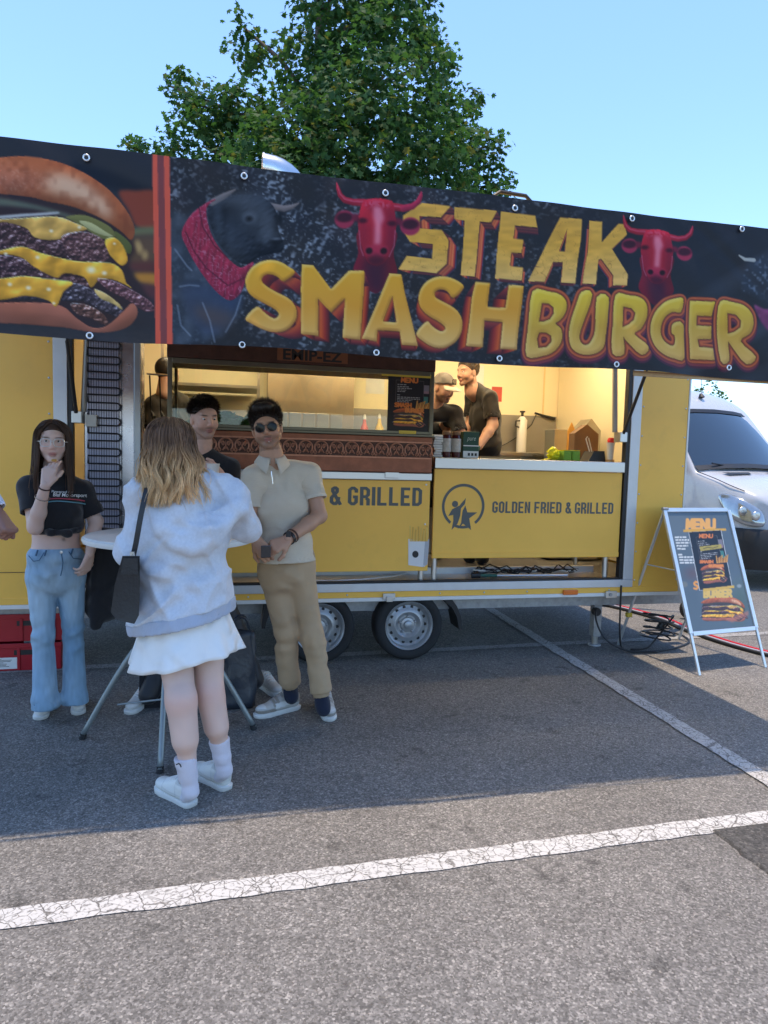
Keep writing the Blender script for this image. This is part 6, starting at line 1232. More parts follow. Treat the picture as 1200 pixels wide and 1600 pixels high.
sleeves = [rc(SLw, ELw, .066, .060, .04), rc(ELw, WLw, .062, .046, .03), rc(SRw, ERw, .066, .063, .04), rc(ERw, WRw, .065, .048, .03)]
hood = [el(at(302, 828, 3.015), (.135, .050, .085), frame((.1, 1, .25)), .035), rc(at(236, 768, 3.085), at(272, 838, 3.005), .038, .035, .03), rc(at(272, 838, 3.005), at(322, 852, 3.000), .033, .035, .03), rc(at(322, 852, 3.000), at(366, 792, 3.085), .035, .042, .03), rc(at(236, 764, 3.100), at(282, 748, 3.180), .045, .05, .03), rc(at(360, 768, 3.130), at(300, 748, 3.180), .05, .05, .03)]
def fold_w(P):
    u = P[:, 0]*.75+P[:, 2]*.66; v_ = -P[:, 0]*.66+P[:, 2]*.75; Q = np.stack([u, P[:, 1], v_], -1)
    ridge = lambda a: np.clip(1-np.abs(a)*5.5, 0, 1)**1.5
    k = .030*n3(Q, .26, .3, .085)+.016*n3(Q, .16, .2, .04, 3.1)+.018*ridge(n3(Q, .34, .5, .11, 5.))*np.clip((1.25-P[:, 2])*4, .2, 1)
    Q2 = np.stack([-P[:, 0]*.5+P[:, 2]*.86, P[:, 1], P[:, 0]*.86+P[:, 2]*.5], -1); k += .015*ridge(n3(Q2, .3, .5, .09, 9.))
    return k+.0025*n3(P, .03)
def back_y(x, y):
    p = at(x, y, 3.1); ys = np.linspace(2.75, 3.3, 111); P_ = np.stack([p[0]*ys/3.1, ys, CAM_H+(p[2]-CAM_H)*ys/3.1], -1); d = field(base+hood+sleeves, P_); return A_(*P_[int(np.argmax(d < 0))]) if (d < 0).any() else None
def ridge_w(l, r, r2=None):
    Q_ = [q_+A_(0, r*.3, 0) for q_ in [back_y(*p) for p in l] if q_ is not None]; return [rc(Q_[i], Q_[i+1], r, r if i < len(Q_)-2 else (r2 or r*.4), .022) for i in range(len(Q_)-1)]
creases = ridge_w([(232, 790), (250, 826), (276, 850), (306, 860), (338, 848), (366, 806)], .020)+ridge_w([(262, 782), (292, 818), (322, 826), (352, 812)], .014)+ridge_w([(244, 806), (268, 832), (286, 838)], .012)+ridge_w([(330, 800), (352, 796), (368, 784)], .012)
for l, r in (([(226, 872), (256, 898), (300, 914), (330, 912)], .015), ([(224, 900), (246, 936), (270, 962)], .014), ([(240, 866), (290, 880), (340, 872), (366, 856)], .013), ([(364, 884), (346, 916), (312, 938)], .014), ([(368, 915), (352, 944), (336, 956)], .011), ([(276, 925), (312, 950), (330, 968)], .012), ([(212, 800), (206, 830), (214, 850)], .012), ([(378, 800), (392, 815), (398, 832)], .011)): creases += ridge_w(l, r)
garment('hoodie', base+sleeves+hood+creases, .0074, grey, W, clip=lambda P, d: (P-hp0)@hn+.048, disp=fold_w)
garment('hem_band', base, .007, band, W, clip=ends(hem(hp0, hn, .05, .012), lambda P, d: -((P-hp0)@hn)-.056), disp=lambda P: fold_w(P)*.5+.004)
cord = MB().tube([at(378, 770, 3.200), at(384, 800, 3.190), at(385, 828, 3.160)], .004, 6).build('drawcord', mat('cord_white', (.7, .7, .7), .8), W)
# skirt: a flared open cloth
sv = []; sf = []; n = 96; cs = at(291, 930, 3.14)
for i in range(15):
    t = i/14
    for k in range(n):
        a = 2*math.pi*k/n; ca, sa = math.cos(a), math.sin(a); wv = .013*t*t*math.sin(a*7+1.2)+.008*t*t*math.sin(a*13+.4)+.004*math.sin(a*3)
        rx, ry = .160+.082*t+wv, .118+.084*t+wv; z = cs[2]-.02-(.258+.012*math.sin(a*2+.3)+.035*ca*-1*.9)*t
        sv.append((cs[0]+rx*ca, cs[1]+ry*sa, z))
    if i: sf += [((i-1)*n+k, (i-1)*n+(k+1) % n, i*n+(k+1) % n, i*n+k) for k in range(n)]
o = mesh('skirt', sv, sf, cloth('white_cotton', (.78, .77, .74), .85, 500, .12, .03, 20), W, smooth=True); s_ = o.modifiers.new('t', 'SOLIDIFY'); s_.thickness = .003
sock = cloth('white_rib_sock', (.64, .62, .68), .9, 260, .4, .03, 40, .2, (7, 7, .15))
for K_, An_, y0, kind in ((KL, AL, at(289, 1182, 2.98), 0), (KR, AR, at(342, 1155, 3.09), 1)):
    ax_ = nz(An_-K_); q = [rc(y0, y0+(An_-y0)*.55, .049, .037, .02), rc(y0+(An_-y0)*.55, An_, .037, .030, .02), rc(An_, An_+A_(-.02, .03, -.04), .030, .027, .03)]
    o = garment('sock', q, .0055, sock, W, clip=lambda P, d, y0=y0, ax_=ax_: -((P-y0)@ax_), disp=lambda P: .003*n3(P, .09, .09, .018))
m_ = at(277, 1196, 2.925); MB().tube([m_+A_(-.004, 0, .004), m_+A_(.006, -.004, .010), m_+A_(.013, -.005, .004), m_+A_(.016, -.006, -.006)], .0028, 5).build('sock_mark', black, W)
for hl, td in ((gr(302, 1262), (-.62, .78)), (gr(357, 1236), (-.60, .80))): shoe(W, (hl[0], hl[1]), td, shoe_m, white_rub, .262, 1.0, ((.70, .70, .66),))
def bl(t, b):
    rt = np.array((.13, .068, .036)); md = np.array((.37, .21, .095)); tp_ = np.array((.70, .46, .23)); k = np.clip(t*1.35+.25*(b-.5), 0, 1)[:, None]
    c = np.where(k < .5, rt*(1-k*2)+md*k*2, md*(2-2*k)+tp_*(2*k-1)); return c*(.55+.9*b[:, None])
cap = hair_cap(wo, wM, 1., (.083, .103, .093), front=.055, low=-.06, disp=lambda P: .004*n3(P, .012, .012, .06))
inner = surface([el(wo+wM@A_(0, -.03, -.02), (.088, .07, .10), wM, .03), rc(wo+wM@A_(0, -.045, -.03), wo+wM@A_(.0, -.05, -.20), .078, .095, .03, wM[:, 1], .55)], .007, disp=lambda P: .010*n3(P, .02, .02, .09))
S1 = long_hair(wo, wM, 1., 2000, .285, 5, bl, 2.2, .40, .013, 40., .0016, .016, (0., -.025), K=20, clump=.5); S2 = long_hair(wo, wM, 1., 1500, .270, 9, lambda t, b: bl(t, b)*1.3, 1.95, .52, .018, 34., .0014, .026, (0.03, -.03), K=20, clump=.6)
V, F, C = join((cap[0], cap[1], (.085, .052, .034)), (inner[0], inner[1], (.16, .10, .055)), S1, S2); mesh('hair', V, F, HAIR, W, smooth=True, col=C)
# shoulder bag on her left side
BG = thing('shoulder_bag', tuple(at(198, 920, 3.03)), 'black leather shoulder bag hanging beside the grey hoodie', 'bag'); leather = mat('black_leather', (.016, .017, .019), .38, var=.15, vscale=30, bump=.15, bscale=90)
a1, a2, a3, a4 = at(214, 872, 2.99), at(200, 872, 2.99), at(184, 950, 2.99), at(213, 962, 2.99)
pz = [(a1[0], a1[2]), (a2[0], a2[2]), ((a2[0]+a3[0])/2-.006, (a2[2]+a3[2])/2), (a3[0], a3[2]), (a3[0]+.016, a3[2]-.022), (a4[0]-.01, a4[2]), (a4[0], a4[2]+.02), (a4[0]+.003, (a1[2]+a4[2])/2)]
MB().prism(pz, 'y', 2.93, 3.16).build('bag_body', leather, BG, bevel=.018, smooth=True); MB().prism([(a1[0]+.003, a1[2]+.002), (a2[0]-.003, a2[2]+.002), (a2[0]-.012, a2[2]-.05), (a1[0]+.005, a1[2]-.05)], 'y', 2.922, 3.165).build('bag_flap', leather, BG, bevel=.008)
def ribbon(pts, w, nrm, name, m, parent, th=.003):
    p = np.array(smooth_path(pts, 4)); v = []; f = []
    for i in range(len(p)):
        t = nz(p[min(i+1, len(p)-1)]-p[max(i-1, 0)]); s = nz(np.cross(t, nrm)); n_ = nz(np.cross(s, t))*th
        v += [p[i]-s*w/2, p[i]+s*w/2, p[i]+s*w/2+n_, p[i]-s*w/2+n_]
        if i: a, b = 4*i-4, 4*i; f += [(a+k, a+(k+1) % 4, b+(k+1) % 4, b+k) for k in range(4)]
    return mesh(name, v, f, m, parent)
ribbon([at(238, 752, 3.18), at(233, 748, 3.1), at(229, 764, 3.0), at(220, 805, 2.965), at(212, 850, 2.965), at(207, 872, 2.985), at(206, 882, 3.02)], .022, A_(.25, 1, 0), 'strap', leather, BG)
MB().tube([at(207, 862, 2.968), at(207, 873, 2.968)], .010, 8).build('buckle', steel, BG)
# ================================================================ man in the polo shirt
Mn = thing('person', (.4, 3.85, 0), 'person in sunglasses, beige polo shirt and tan joggers facing the camera', 'person')
mo = at(417, 668, 3.87); mM = frame((-.10, -1, -.06), (-.16, .02, 1)); tan = (.47, .265, .17)
Nm, Cm, Pm = at(425, 722, 3.92), at(441, 790, 3.92), at(447, 885, 3.92); SLm, SRm = at(397, 746, 3.87), at(483, 740, 3.95)
ELm, WLm = at(388, 812, 3.86), at(401, 843, 3.70); ERm, WRm = at(499, 806, 3.88), at(449, 843, 3.70)
tp, tMm = torso_prims(Pm, Cm, Nm, SLm, SRm, .82, .78, False, -.018)
ha = hand_prims(WRm, at(424, 856, 3.66)-WRm, A_(-.15, .75, -.6), 1, (.75, .8, .85, .9), .5, 1.02)+[]; hb = hand_prims(WLm, at(414, 864, 3.66)-WLm, A_(.5, .5, -.5), -1, (.8, .85, .9, .95), .5, 1.02)
mcol = lambda V, C: np.where((np.linalg.norm(V-mo, axis=1) < .19)[:, None], head_col(V, mo, mM, 1., tan, (.34, .13, .105), (.02, .015, .012), (.09, .055, .04), (.42, .18, .12)), C)
body_mesh('body', [(head_prims(mo, mM, 1.)+[rc(mo+mM@A_(0, -.046, -.15), Nm+A_(0, 0, -.05), .058, .075, .03)], .0036, {}), (tp, .02, {}), (arm(SRm, ERm, WRm, (.050, .043, .041, .029)), .0055, {}), (arm(SLm, ELm, WLm, (.050, .043, .041, .029)), .0055, {}), (ha, .003, {}), (hb, .003, {})], Mn, mcol, tan)
polo = cloth('beige_polo', (.60, .52, .40), .9, 420, .3, .04, 30, .15, (1, 1, 9))
qs = [el(at(440, 790, 3.92), (.160, .116, .18), tMm, .05), el(at(446, 850, 3.92), (.162, .130, .14), tMm, .06), el(at(447, 882, 3.92), (.180, .146, .10), tMm, .05), rc(SLm, SRm, .060, .061, .05), rc(Nm+A_(0, .01, -.02), SLm, .062, .06, .04), rc(Nm+A_(0, .01, -.02), SRm, .062, .06, .04), rc(SRm, SRm+(ERm-SRm)*.68, .070, .070, .04), rc(SLm, SLm+(ELm-SLm)*.74, .068, .066, .04)]
pn_r, pn_l = nz(ERm-SRm), nz(ELm-SLm); er, elx = SRm+(ERm-SRm)*.60, SLm+(ELm-SLm)*.66; hm = at(447, 876, 3.92)
def open_neck(P, d): return np.where(np.linalg.norm(P-Nm-A_(0, -.03, .055), axis=1) < .16, .062-np.linalg.norm((P-Nm-A_(-.002, -.045, .05))/np.array((1., 1., 1.15)), axis=1), -9.)
fold_m = lambda P: .022*n3(np.stack([P[:, 0]*.8+P[:, 2]*.5, P[:, 1], P[:, 2]], -1), .09, .3, .20)+.010*n3(P, .05, .1, .13, 4.)+.016*np.clip((1.0-P[:, 2])*3, 0, 1)*n3(P, .1, .2, .05, 2.)
outfit('polo_shirt', [(qs[:6], .0066, ends(hem(hm, A_(.02, 0, -1), .04), open_neck), fold_m)]+[([rc(S_+(C_-S_)*.25, S_, .060, .062, .04), rc(S_, S_+(E_-S_)*.75, .062, .064, .04)], .0055, hem(p_, n_, .05), fold_m) for S_, E_, p_, n_, C_ in ((SRm, ERm, er, pn_r, Cm), (SLm, ELm, elx, pn_l, Cm))], polo, Mn)
cuff = cloth('beige_rib', (.60, .53, .42), .9, 300, .3)
for p_, n_, S_ in ((er, pn_r, (SRm, ERm)), (elx, pn_l, (SLm, ELm))): garment('sleeve_cuff', [rc(p_-n_*.02, p_+n_*.006, .0645, .0655)], .0055, cuff, Mn, clip=ends(hem(p_+n_*.004, n_, .03, .010), lambda P, d, p_=p_, n_=n_: -((P-p_)@n_)-.018), disp=fold_m)
cvx = []; cfx = []; nc = 29
for i in range(nc):   # collar: a band round the neck that folds outwards into two points
    t = (i/(nc-1)-.5)*2; a = t*math.pi*.93; sp_ = abs(t)**5
    x, y = math.sin(a), math.cos(a); top = Nm+A_(x*.060, y*.066-.012, .062-.035*(1-y)/2*1.2); mid = Nm+A_(x*.070, y*.076-.012, .056-.035*(1-y)/2*1.2); low = Nm+A_(x*(.098-.02*sp_)+math.copysign(.02, t)*sp_, y*.100-.018-.03*sp_, .022-.052*(1-y)/2-.040*sp_)
    cvx += [top-A_(0, 0, .03), top, mid, low]
    if i: b_ = 4*(i-1); cfx += [(b_+k, b_+k+1, b_+5+k, b_+4+k) for k in range(3)]
o = mesh('collar', cvx, cfx, cuff, Mn, smooth=True); s_ = o.modifiers.new('t', 'SOLIDIFY'); s_.thickness = .005; s_.offset = 0
zp = [at(424, 736, 3.79), at(425, 745, 3.785), at(426, 756, 3.785)]; MB().tube(zp, .003, 6).build('zip', mat('zip_metal', (.8, .8, .8), .25, .9), Mn)
khaki = cloth('tan_cotton', (.43, .30, .175), .9, 500, .15, .06, 8)
HLm, KLm, ALm = at(428, 892, 3.93), at(446, 990, 3.90), at(453, 1066, 3.98); HRm, KRm, ARm = at(470, 892, 3.94), at(488, 993, 3.86), at(501, 1080, 3.82)
def legs_cloth(HL_, KL_, AL_, HR_, KR_, AR_, Pc, tM_, r, seat=(.172, .135, .12), waist=None): return [el(Pc, seat, tM_, .05)]+[rc(HL_, KL_, r[0], r[1], .03), rc(KL_, AL_, r[1], r[2], .04), rc(HR_, KR_, r[0], r[1], .03), rc(KR_, AR_, r[1], r[2], .04)]
def fold_j(P):
    an = np.clip((.62-P[:, 2])*2.6, 0, 1); kn = np.exp(-((P[:, 2]-.52)/.13)**2)
    return .012*n3(P, .07, .1, .17)+(.028*an+.020*kn)*n3(P, .14, .2, .042, 1.7)+.006*n3(np.stack([P[:, 0]+P[:, 2]*.5, P[:, 1], P[:, 2]-P[:, 0]*.3], -1), .05, .1, .09, 6.)
jq = legs_cloth(HLm, KLm, ALm, HRm, KRm, ARm, at(448, 897, 3.93), tMm, (.082, .064, .058), (.158, .130, .12)); jq += [rc(at(436, 872, 3.93), at(462, 872, 3.93), .115, .115, .05, A_(0, 1, 0), .85)]
garment('joggers', jq, .0066, khaki, Mn, clip=ends(near(lambda P, d: (P-ALm)@nz(ALm-KLm)-.006, ALm, .16), near(lambda P, d: (P-ARm)@nz(ARm-KRm)-.006, ARm, .16), lambda P, d: P[:, 2]-1.02), disp=fold_j)
for A1, K1 in ((ALm, KLm), (ARm, KRm)):
    n_ = nz(A1-K1); garment('ankle_cuff', [rc(A1-n_*.03, A1+n_*.03, .050, .046)], .005, cloth('tan_rib', (.40, .28, .16), .9, 200, .4, .05, 30, .1, (8, 8, .2)), Mn, clip=hem(A1+n_*.03, n_, .02, .008), disp=lambda P: .004*n3(P, .018, .018, .1))
    garment('sock', [rc(A1+n_*.01, A1+n_*.085, .040, .040), rc(A1+n_*.07, A1+n_*.10+A_(0, -.02, 0), .04, .038)], .006, cloth('navy_sock', (.012, .016, .035), .9), Mn)
acc = ((.50, .49, .46), (.30, .27, .23), (.68, .69, .67))
f1 = gr(467, 1106); shoe(Mn, (f1[0], f1[1]), (-.86, -.42), shoe_m, white_rub, .285, 1.05, acc, mat('grey_lace', (.42, .40, .40), .8)); f2 = gr(504, 1100); shoe(Mn, (f2[0], f2[1]+.0), (.02, -1), shoe_m, white_rub, .285, 1.05, acc, mat('grey_lace', (.42, .40, .40), .8))
cap = hair_cap(mo, mM, 1., (.082, .102, .094), front=.078, low=-.028, tilt=1.1, disp=lambda P: .004*n3(P, .02)); dk = (.017, .013, .011)
q2 = surface([el(mo+mM@A_(-.004, .015, .110), (.064, .074, .026), mM, .03), el(mo+mM@A_(.01, .052, .104), (.050, .034, .024), mM, .03)], .005, disp=lambda P: .012*n3(P, .022))
S1 = short_hair(mo, mM, 1., 3000, .040, 3, (.10, .35, 1.1), .080, -.025, .0015, (.079, .098, .092), .30); sg_ = .7+.8*np.repeat(np.random.RandomState(1).rand(len(S1[0])//15), 15)[:len(S1[0])]
V, F, C = join((cap[0], cap[1], dk), (q2[0], q2[1], dk), (S1[0], S1[1], np.array((.026, .019, .015))*np.resize(sg_, len(S1[0]))[:, None])); mesh('hair', V, F, HAIR, Mn, smooth=True, col=C)
SGm = bpy.data.objects.new('sunglasses', None); COL.objects.link(SGm); SGm.location = mo; SGm['label'] = 'round dark sunglasses worn by the person in the beige polo'; SGm['category'] = 'sunglasses'
lensm = mat('dark_lens', (.006, .006, .007), .12, spec=.25); gold = mat('thin_metal_frame', (.05, .045, .04), .3, .8)
for sg in (-1, 1):
    cc = np.array((sg*.033, .106, -.004)); rg_ = [(cc+np.array((.0245*math.cos(t), -.010*abs(math.cos(t)) if math.cos(t)*sg > 0 else 0, .0235*math.sin(t)))) for t in [k*2*math.pi/24 for k in range(25)]]
    MB().tube([mo+mM@p for p in rg_], .0022, 6, cap=False).build('lens_rim', gold, SGm); v = [mo+mM@(cc+np.array((0, .002, 0)))]+[mo+mM@p for p in rg_[:-1]]; mesh('lens', v, [(0, 1+k, 1+(k+1) % 24) for k in range(24)], lensm, SGm, smooth=True)
    MB().tube([mo+mM@A_(sg*.057, .098, .002), mo+mM@A_(sg*.078, .06, .004), mo+mM@A_(sg*.081, -.01, .0)], .002, 5).build('temple_arm', gold, SGm)
MB().tube([mo+mM@A_(-.010, .107, .006), mo+mM@A_(0, .111, .009), mo+mM@A_(.010, .107, .006)], .002, 5).build('bridge', gold, SGm)
wd_ = nz(WRm-ERm); wt = bpy.data.objects.new('wristwatch', None); COL.objects.link(wt); wt.location = WRm; wt['label'] = 'dark strap wristwatch on the forearm of the beige polo wearer'; wt['category'] = 'watch'
def band_ring(c, d, r, w, name, m, parent):
    a = nz(np.cross(d, (0, 0, 1))); b = np.cross(a, d); n = 24; v = []; f = []
    for e, rr in ((-w, r), (-w, r+.004), (w, r+.004), (w, r)): v += [c+d*e+(a*math.cos(t)+b*math.sin(t))*rr for t in [k*2*math.pi/n for k in range(n)]]
    for i in range(4): f += [(i*n+k, i*n+(k+1) % n, (i+1) % 4*n+(k+1) % n, (i+1) % 4*n+k) for k in range(n)]
    return mesh(name, v, f, m, parent)
band_ring(WRm-wd_*.02, wd_, .0335, .009, 'strap', leather, wt); cw = WRm-wd_*.02+A_(-.01, -.03, .022); MB().box(cw[0]-.013, cw[0]+.013, cw[1]-.006, cw[1]+.004, cw[2]-.015, cw[2]+.015).build('watch_case', black, wt, bevel=.003)
band_ring(WRm-wd_*.045, wd_, .036, .004, 'bead_band', mat('brown_beads', (.09, .04, .025), .5), wt)
ph_ = at(413, 862, 3.625); o = MB().box(ph_[0]-.02, ph_[0]+.035, ph_[1]-.02, ph_[1]-.012, ph_[2]-.03, ph_[2]+.035, rz=.3).build('phone', mat('phone_black', (.03, .028, .03), .15, coat=.5), None, bevel=.006); tag(o, 'small dark phone held low by the person in the beige polo', 'phone')
pc_ = mo+mM@A_(-.004, .101, -.082); MB().lathe([(0, -.003), (.003, 0), (0, .003)], tuple(pc_), 'z', 8).build('lip_piercing', steel, Mn, smooth=True)
# ================================================================ woman with long brown hair eating
G = thing('person', (-.86, 4.12, 0), 'person in a black crop top and flared blue jeans eating by the trailer', 'person')
go = at(83, 691, 4.12); gM = frame((.18, -1, .04), (.0, .02, 1)); fair = (.66, .46, .38)
Ng, Cg, Pg = at(86, 741, 4.15), at(88, 798, 4.15), at(87, 880, 4.15); SLg, SRg = at(47, 762, 4.12), at(127, 768, 4.2)
ELg, WLg = at(55, 824, 4.02), at(71, 757, 3.92); ERg, WRg = at(150, 815, 4.2), at(140, 866, 4.08)
tp, tMg = torso_prims(Pg, Cg, Ng, SLg, SRg, .76, .74, True); waist = [el(at(88, 842, 4.15), (.112, .088, .11), tMg, .05), el(at(88, 868, 4.15), (.125, .10, .08), tMg, .05)]
hg = hand_prims(WLg, at(80, 722, 3.94)-WLg, A_(.15, 1, .1), -1, (.35, .45, .6, .75), .35, .92, tspread=.5); hg2 = hand_prims(WRg, A_(-.25, -.1, -.9), A_(-.6, .4, 0), 1, (.5, .5, .55, .6), .3, .92)
gcol = lambda V, C: np.where((np.linalg.norm(V-go, axis=1) < .17)[:, None] & (V[:, 1:2] > 3.99), head_col(V, go, gM, .97, fair, (.40, .15, .13), (.07, .045, .03), None, (.60, .32, .26)), C)
def navel(V, C):
    C = gcol(V, C); nv = at(99, 843, 4.06); m = np.exp(-(((V[:, 0]-nv[0])/.007)**2+((V[:, 2]-nv[2])/.009)**2))[:, None]*(V[:, 1:2] < 4.1); return C*(1-m*.7)
body_mesh('body', [(head_prims(go, gM, .97, True)+[rc(go+gM@A_(0, -.046, -.14), Ng+A_(0, 0, -.04), .050, .06, .03)], .0036, {}), (tp+waist, .009, {}), (arm(SLg, ELg, WLg, (.045, .038, .037, .024)), .005, {}), (arm(SRg, ERg, WRg, (.045, .038, .036, .024)), .006, {}), (hg, .003, {}), (hg2, .0035, {})], G, navel, fair)
eyes(go, gM, .97, G, (.10, .07, .04), (.15, .1))
ql = [el(at(87, 795, 4.15), (.150, .118, .150), tMg, .05), el(at(64, 800, 4.06), (.055, .05, .055), tMg, .05), el(at(108, 802, 4.08), (.055, .05, .055), tMg, .05), el(at(88, 822, 4.15), (.140, .108, .08), tMg, .05), rc(SLg, SRg, .058, .058, .05), rc(Ng+A_(0, 0, -.015), SLg, .055, .055, .04), rc(Ng+A_(0, 0, -.015), SRg, .055, .055, .04), rc(SLg, SLg+(ELg-SLg)*.72, .062, .066, .04), rc(SRg, SRg+(ERg-SRg)*.85, .062, .066, .04)]
e1, e2 = SLg+(ELg-SLg)*.62, SRg+(ERg-SRg)*.80; hmg = at(88, 833, 4.15)
fold_g = lambda P: .009*n3(np.stack([P[:, 0]+P[:, 2]*.4, P[:, 1], P[:, 2]-P[:, 0]*.4], -1), .07, .2, .05)+.008*np.clip((1.10-P[:, 2])*9, 0, 1)*n3(P, .03, .2, .1)
outfit('crop_top', [(ql[:7], .0062, ends(hem(hmg, A_(0, 0, -1), .03, .012), lambda P, d: np.where(P[:, 2] > Ng[2]-.06, .055-np.linalg.norm((P-Ng-A_(0, -.03, .03)), axis=1), -9.)), fold_g)]+[([rc(S_+(Cg-S_)*.25, S_, .056, .060, .04), rc(S_, S_+(E_-S_)*.85, .060, .066, .04)], .0055, hem(p_, E_-S_, .05), fold_g) for S_, E_, p_ in ((SLg, ELg, e1), (SRg, ERg, e2))], black_cloth, G)
garment('top_hem_roll', [rc(at(52, 830, 4.09), at(78, 832, 4.02), .014, .016), rc(at(78, 832, 4.02), at(104, 833, 4.03), .016, .017), rc(at(104, 833, 4.03), at(125, 826, 4.12), .017, .014), el(at(106, 834, 4.02), (.024, .018, .020))], .005, black_cloth, G, disp=lambda P: .006*n3(P, .02))
def surf_y(prims, x, z, y0=3.8, y1=4.4):
    ys = np.linspace(y0, y1, 241); d = field(prims, np.stack([np.full(241, x), ys, np.full(241, z)], -1)); i = np.argmax(d < .006); return (ys[i]-.004 if (d < .006).any() else 4.05)
def on_shirt(x, y): p = at(x, y, 4.05); return A_(p[0], surf_y(ql, p[0], p[2])-.005, p[2])
for l, m, nm in (([(80, 779), (92, 778.5), (104, 779.5), (116, 781), (129, 784)], mat('print_red', (.42, .05, .08), .6), 'print_stripe'), ([(76, 784), (90, 782.5), (104, 783.5), (117, 785.5), (130, 789)], mat('print_blue', (.10, .26, .32), .6), 'print_stripe')):
    P = [on_shirt(*p) for p in smooth_path([(*p, 0) for p in l], 3) for p in [p[:2]]]; v = []; f = []
    for i, p in enumerate(P):
        v += [p+A_(0, 0, .003), p-A_(0, 0, .003)]
        if i: f.append((2*i-2, 2*i-1, 2*i+1, 2*i))
    mesh(nm, v, f, m, G)
for tx, x0, y0, w_, h_ in (('Powered by', 81, 778.0, 30, 4.6), ('Blaf Motorsport', 84, 785.8-.5, 48, 7.5)):
    c = bpy.data.curves.new('t', 'FONT'); c.body = tx; c.offset = .012; t_ = bpy.data.objects.new('t', c); me = bpy.data.meshes.new_from_object(t_); v = np.array([q.co[:] for q in me.vertices]); v -= v.min(0); v /= v.max(0)+1e-9; f = [tuple(p.vertices) for p in me.polygons]; bpy.data.objects.remove(t_)
    yb = 770.5 if tx[0] == 'P' else 777.
    mesh('shirt_lettering', [on_shirt(x0+a[0]*w_, yb-a[1]*h_+a[0]*w_*.06) for a in v], f, white, G)
denim = cloth('blue_denim', (.16, .29, .42), .85, 800, .14, .10, 7, .1, attr='col')
HLg, KLg, ALg = at(66, 905, 4.15), at(68, 995, 4.13), at(71, 1098, 4.10); HRg, KRg, ARg = at(110, 905, 4.18), at(115, 995, 4.19), at(117, 1090, 4.18)
jq = [el(at(88, 898, 4.165), (.160, .132, .12), tMg, .05), el(at(87, 868, 4.15), (.150, .126, .085), tMg, .05), rc(HLg, KLg, .080, .056, .02), rc(KLg, ALg, .054, .066, .03), rc(HRg, KRg, .080, .056, .02), rc(KRg, ARg, .054, .066, .03), rc(ALg, ALg+A_(0, 0, -.04), .070, .074, .03), rc(ARg, ARg+A_(0, 0, -.04), .070, .074, .03)]
def fold_d(P):
    kn = np.exp(-((P[:, 2]-.50)/.10)**2); hp_ = np.exp(-((P[:, 2]-.88)/.07)**2); an = np.clip((.22-P[:, 2])*6, 0, 1)
    return .005*n3(P, .08, .1, .2)+(.024*kn+.012*hp_+.018*an)*n3(np.stack([P[:, 0]*.9+P[:, 2]*.5, P[:, 1], P[:, 2]-P[:, 0]*.5], -1), .16, .2, .035, 3.)
def dcol(V):
    f_ = np.clip(n3(V, .09, .2, .22, 8.)*1.4+.5, 0, 1); th = np.exp(-((V[:, 2]-.72)/.16)**2)*(V[:, 1] < 4.13); k = np.clip(f_*.6+th*.45, 0, 1)[:, None]; c = np.array((.20, .34, .48))*(1-k)+np.array((.42, .56, .66))*k
    return c*(1+.5*n3(V, .012, .012, .05)[:, None]*.5)
zt = at(87, 853, 4.06)[2]
garment('jeans', jq, .0068, denim, G, clip=ends(lambda P, d: P[:, 2]-zt-.006*np.sin(P[:, 0]*20), near(hem(ALg+A_(0, 0, -.035), A_(0, -.1, -1), .05), ALg, .16), near(hem(ARg+A_(0, 0, -.035), A_(0, -.1, -1), .05), ARg, .16)), disp=fold_d, colf=dcol)
def on_j(x, y, off=.003): p = at(x, y, 4.05); return A_(p[0], surf_y(jq, p[0], p[2])-off, p[2])
stitch = mat('denim_seam', (.07, .14, .22), .8)
for l, w_ in (([(97, 860), (98, 867), (99.5, 878), (98, 890), (96, 899)], .003), ([(45, 868), (54, 876), (64, 874), (71, 862)], .0025), ([(107, 862), (114, 873), (124, 876)], .0025)): MB().tube([on_j(*p) for p in l], w_, 5).build('seam', stitch, G)
MB().lathe([(.008, 0), (.008, -.004), (0, -.005)], tuple(on_j(97, 862, .006)), 'y', 12).build('button', steel, G)
for x in (60, 74, 112): MB().tube([on_j(x, 859, .006), on_j(x-1.5, 867, .006)], .005, 6).build('belt_loop', stitch, G)
for hl, td in ((gr(74, 1103), (.06, -1)), (gr(120, 1097), (.25, -1))): shoe(G, (hl[0], hl[1]), td, shoe_m, white_rub, .25, .95, ((.72, .71, .68),))
gb_ = lambda t, b: np.array((.060, .033, .022))*(.5+1.0*b[:, None])*(1+.7*t[:, None])
cap = hair_cap(go, gM, .97, (.081, .101, .092), front=.060, low=-.05, tilt=.75, disp=lambda P: .002*n3(P, .01, .01, .05))
S1 = long_hair(go, gM, .97, 1300, .36, 15, gb_, 2.28, .16, .004, 18., .0022, .014, (0, -.0), rsc=1.0)
inn = surface([rc(go+gM@A_(0, -.05, 0), go+gM@A_(0, -.06, -.26), .082, .075, .03, gM[:, 1], .5)], .008)
V, F, C = join((cap[0], cap[1], (.05, .03, .02)), (inn[0], inn[1], (.03, .018, .013)), S1); mesh('hair', V, F, HAIR, G, smooth=True, col=C)
gl = bpy.data.objects.new('eyeglasses', None); COL.objects.link(gl); gl.location = go; tag(gl, 'clear framed eyeglasses on the long haired person in jeans', 'glasses'); LENS = glass_mat('eyeglass_lens', (.96, .96, .96)); LENS.node_tree.nodes['Fresnel'].inputs[0].default_value = 1.12; clr = mat('clear_acetate', (.62, .60, .58), .15, coat=.4)
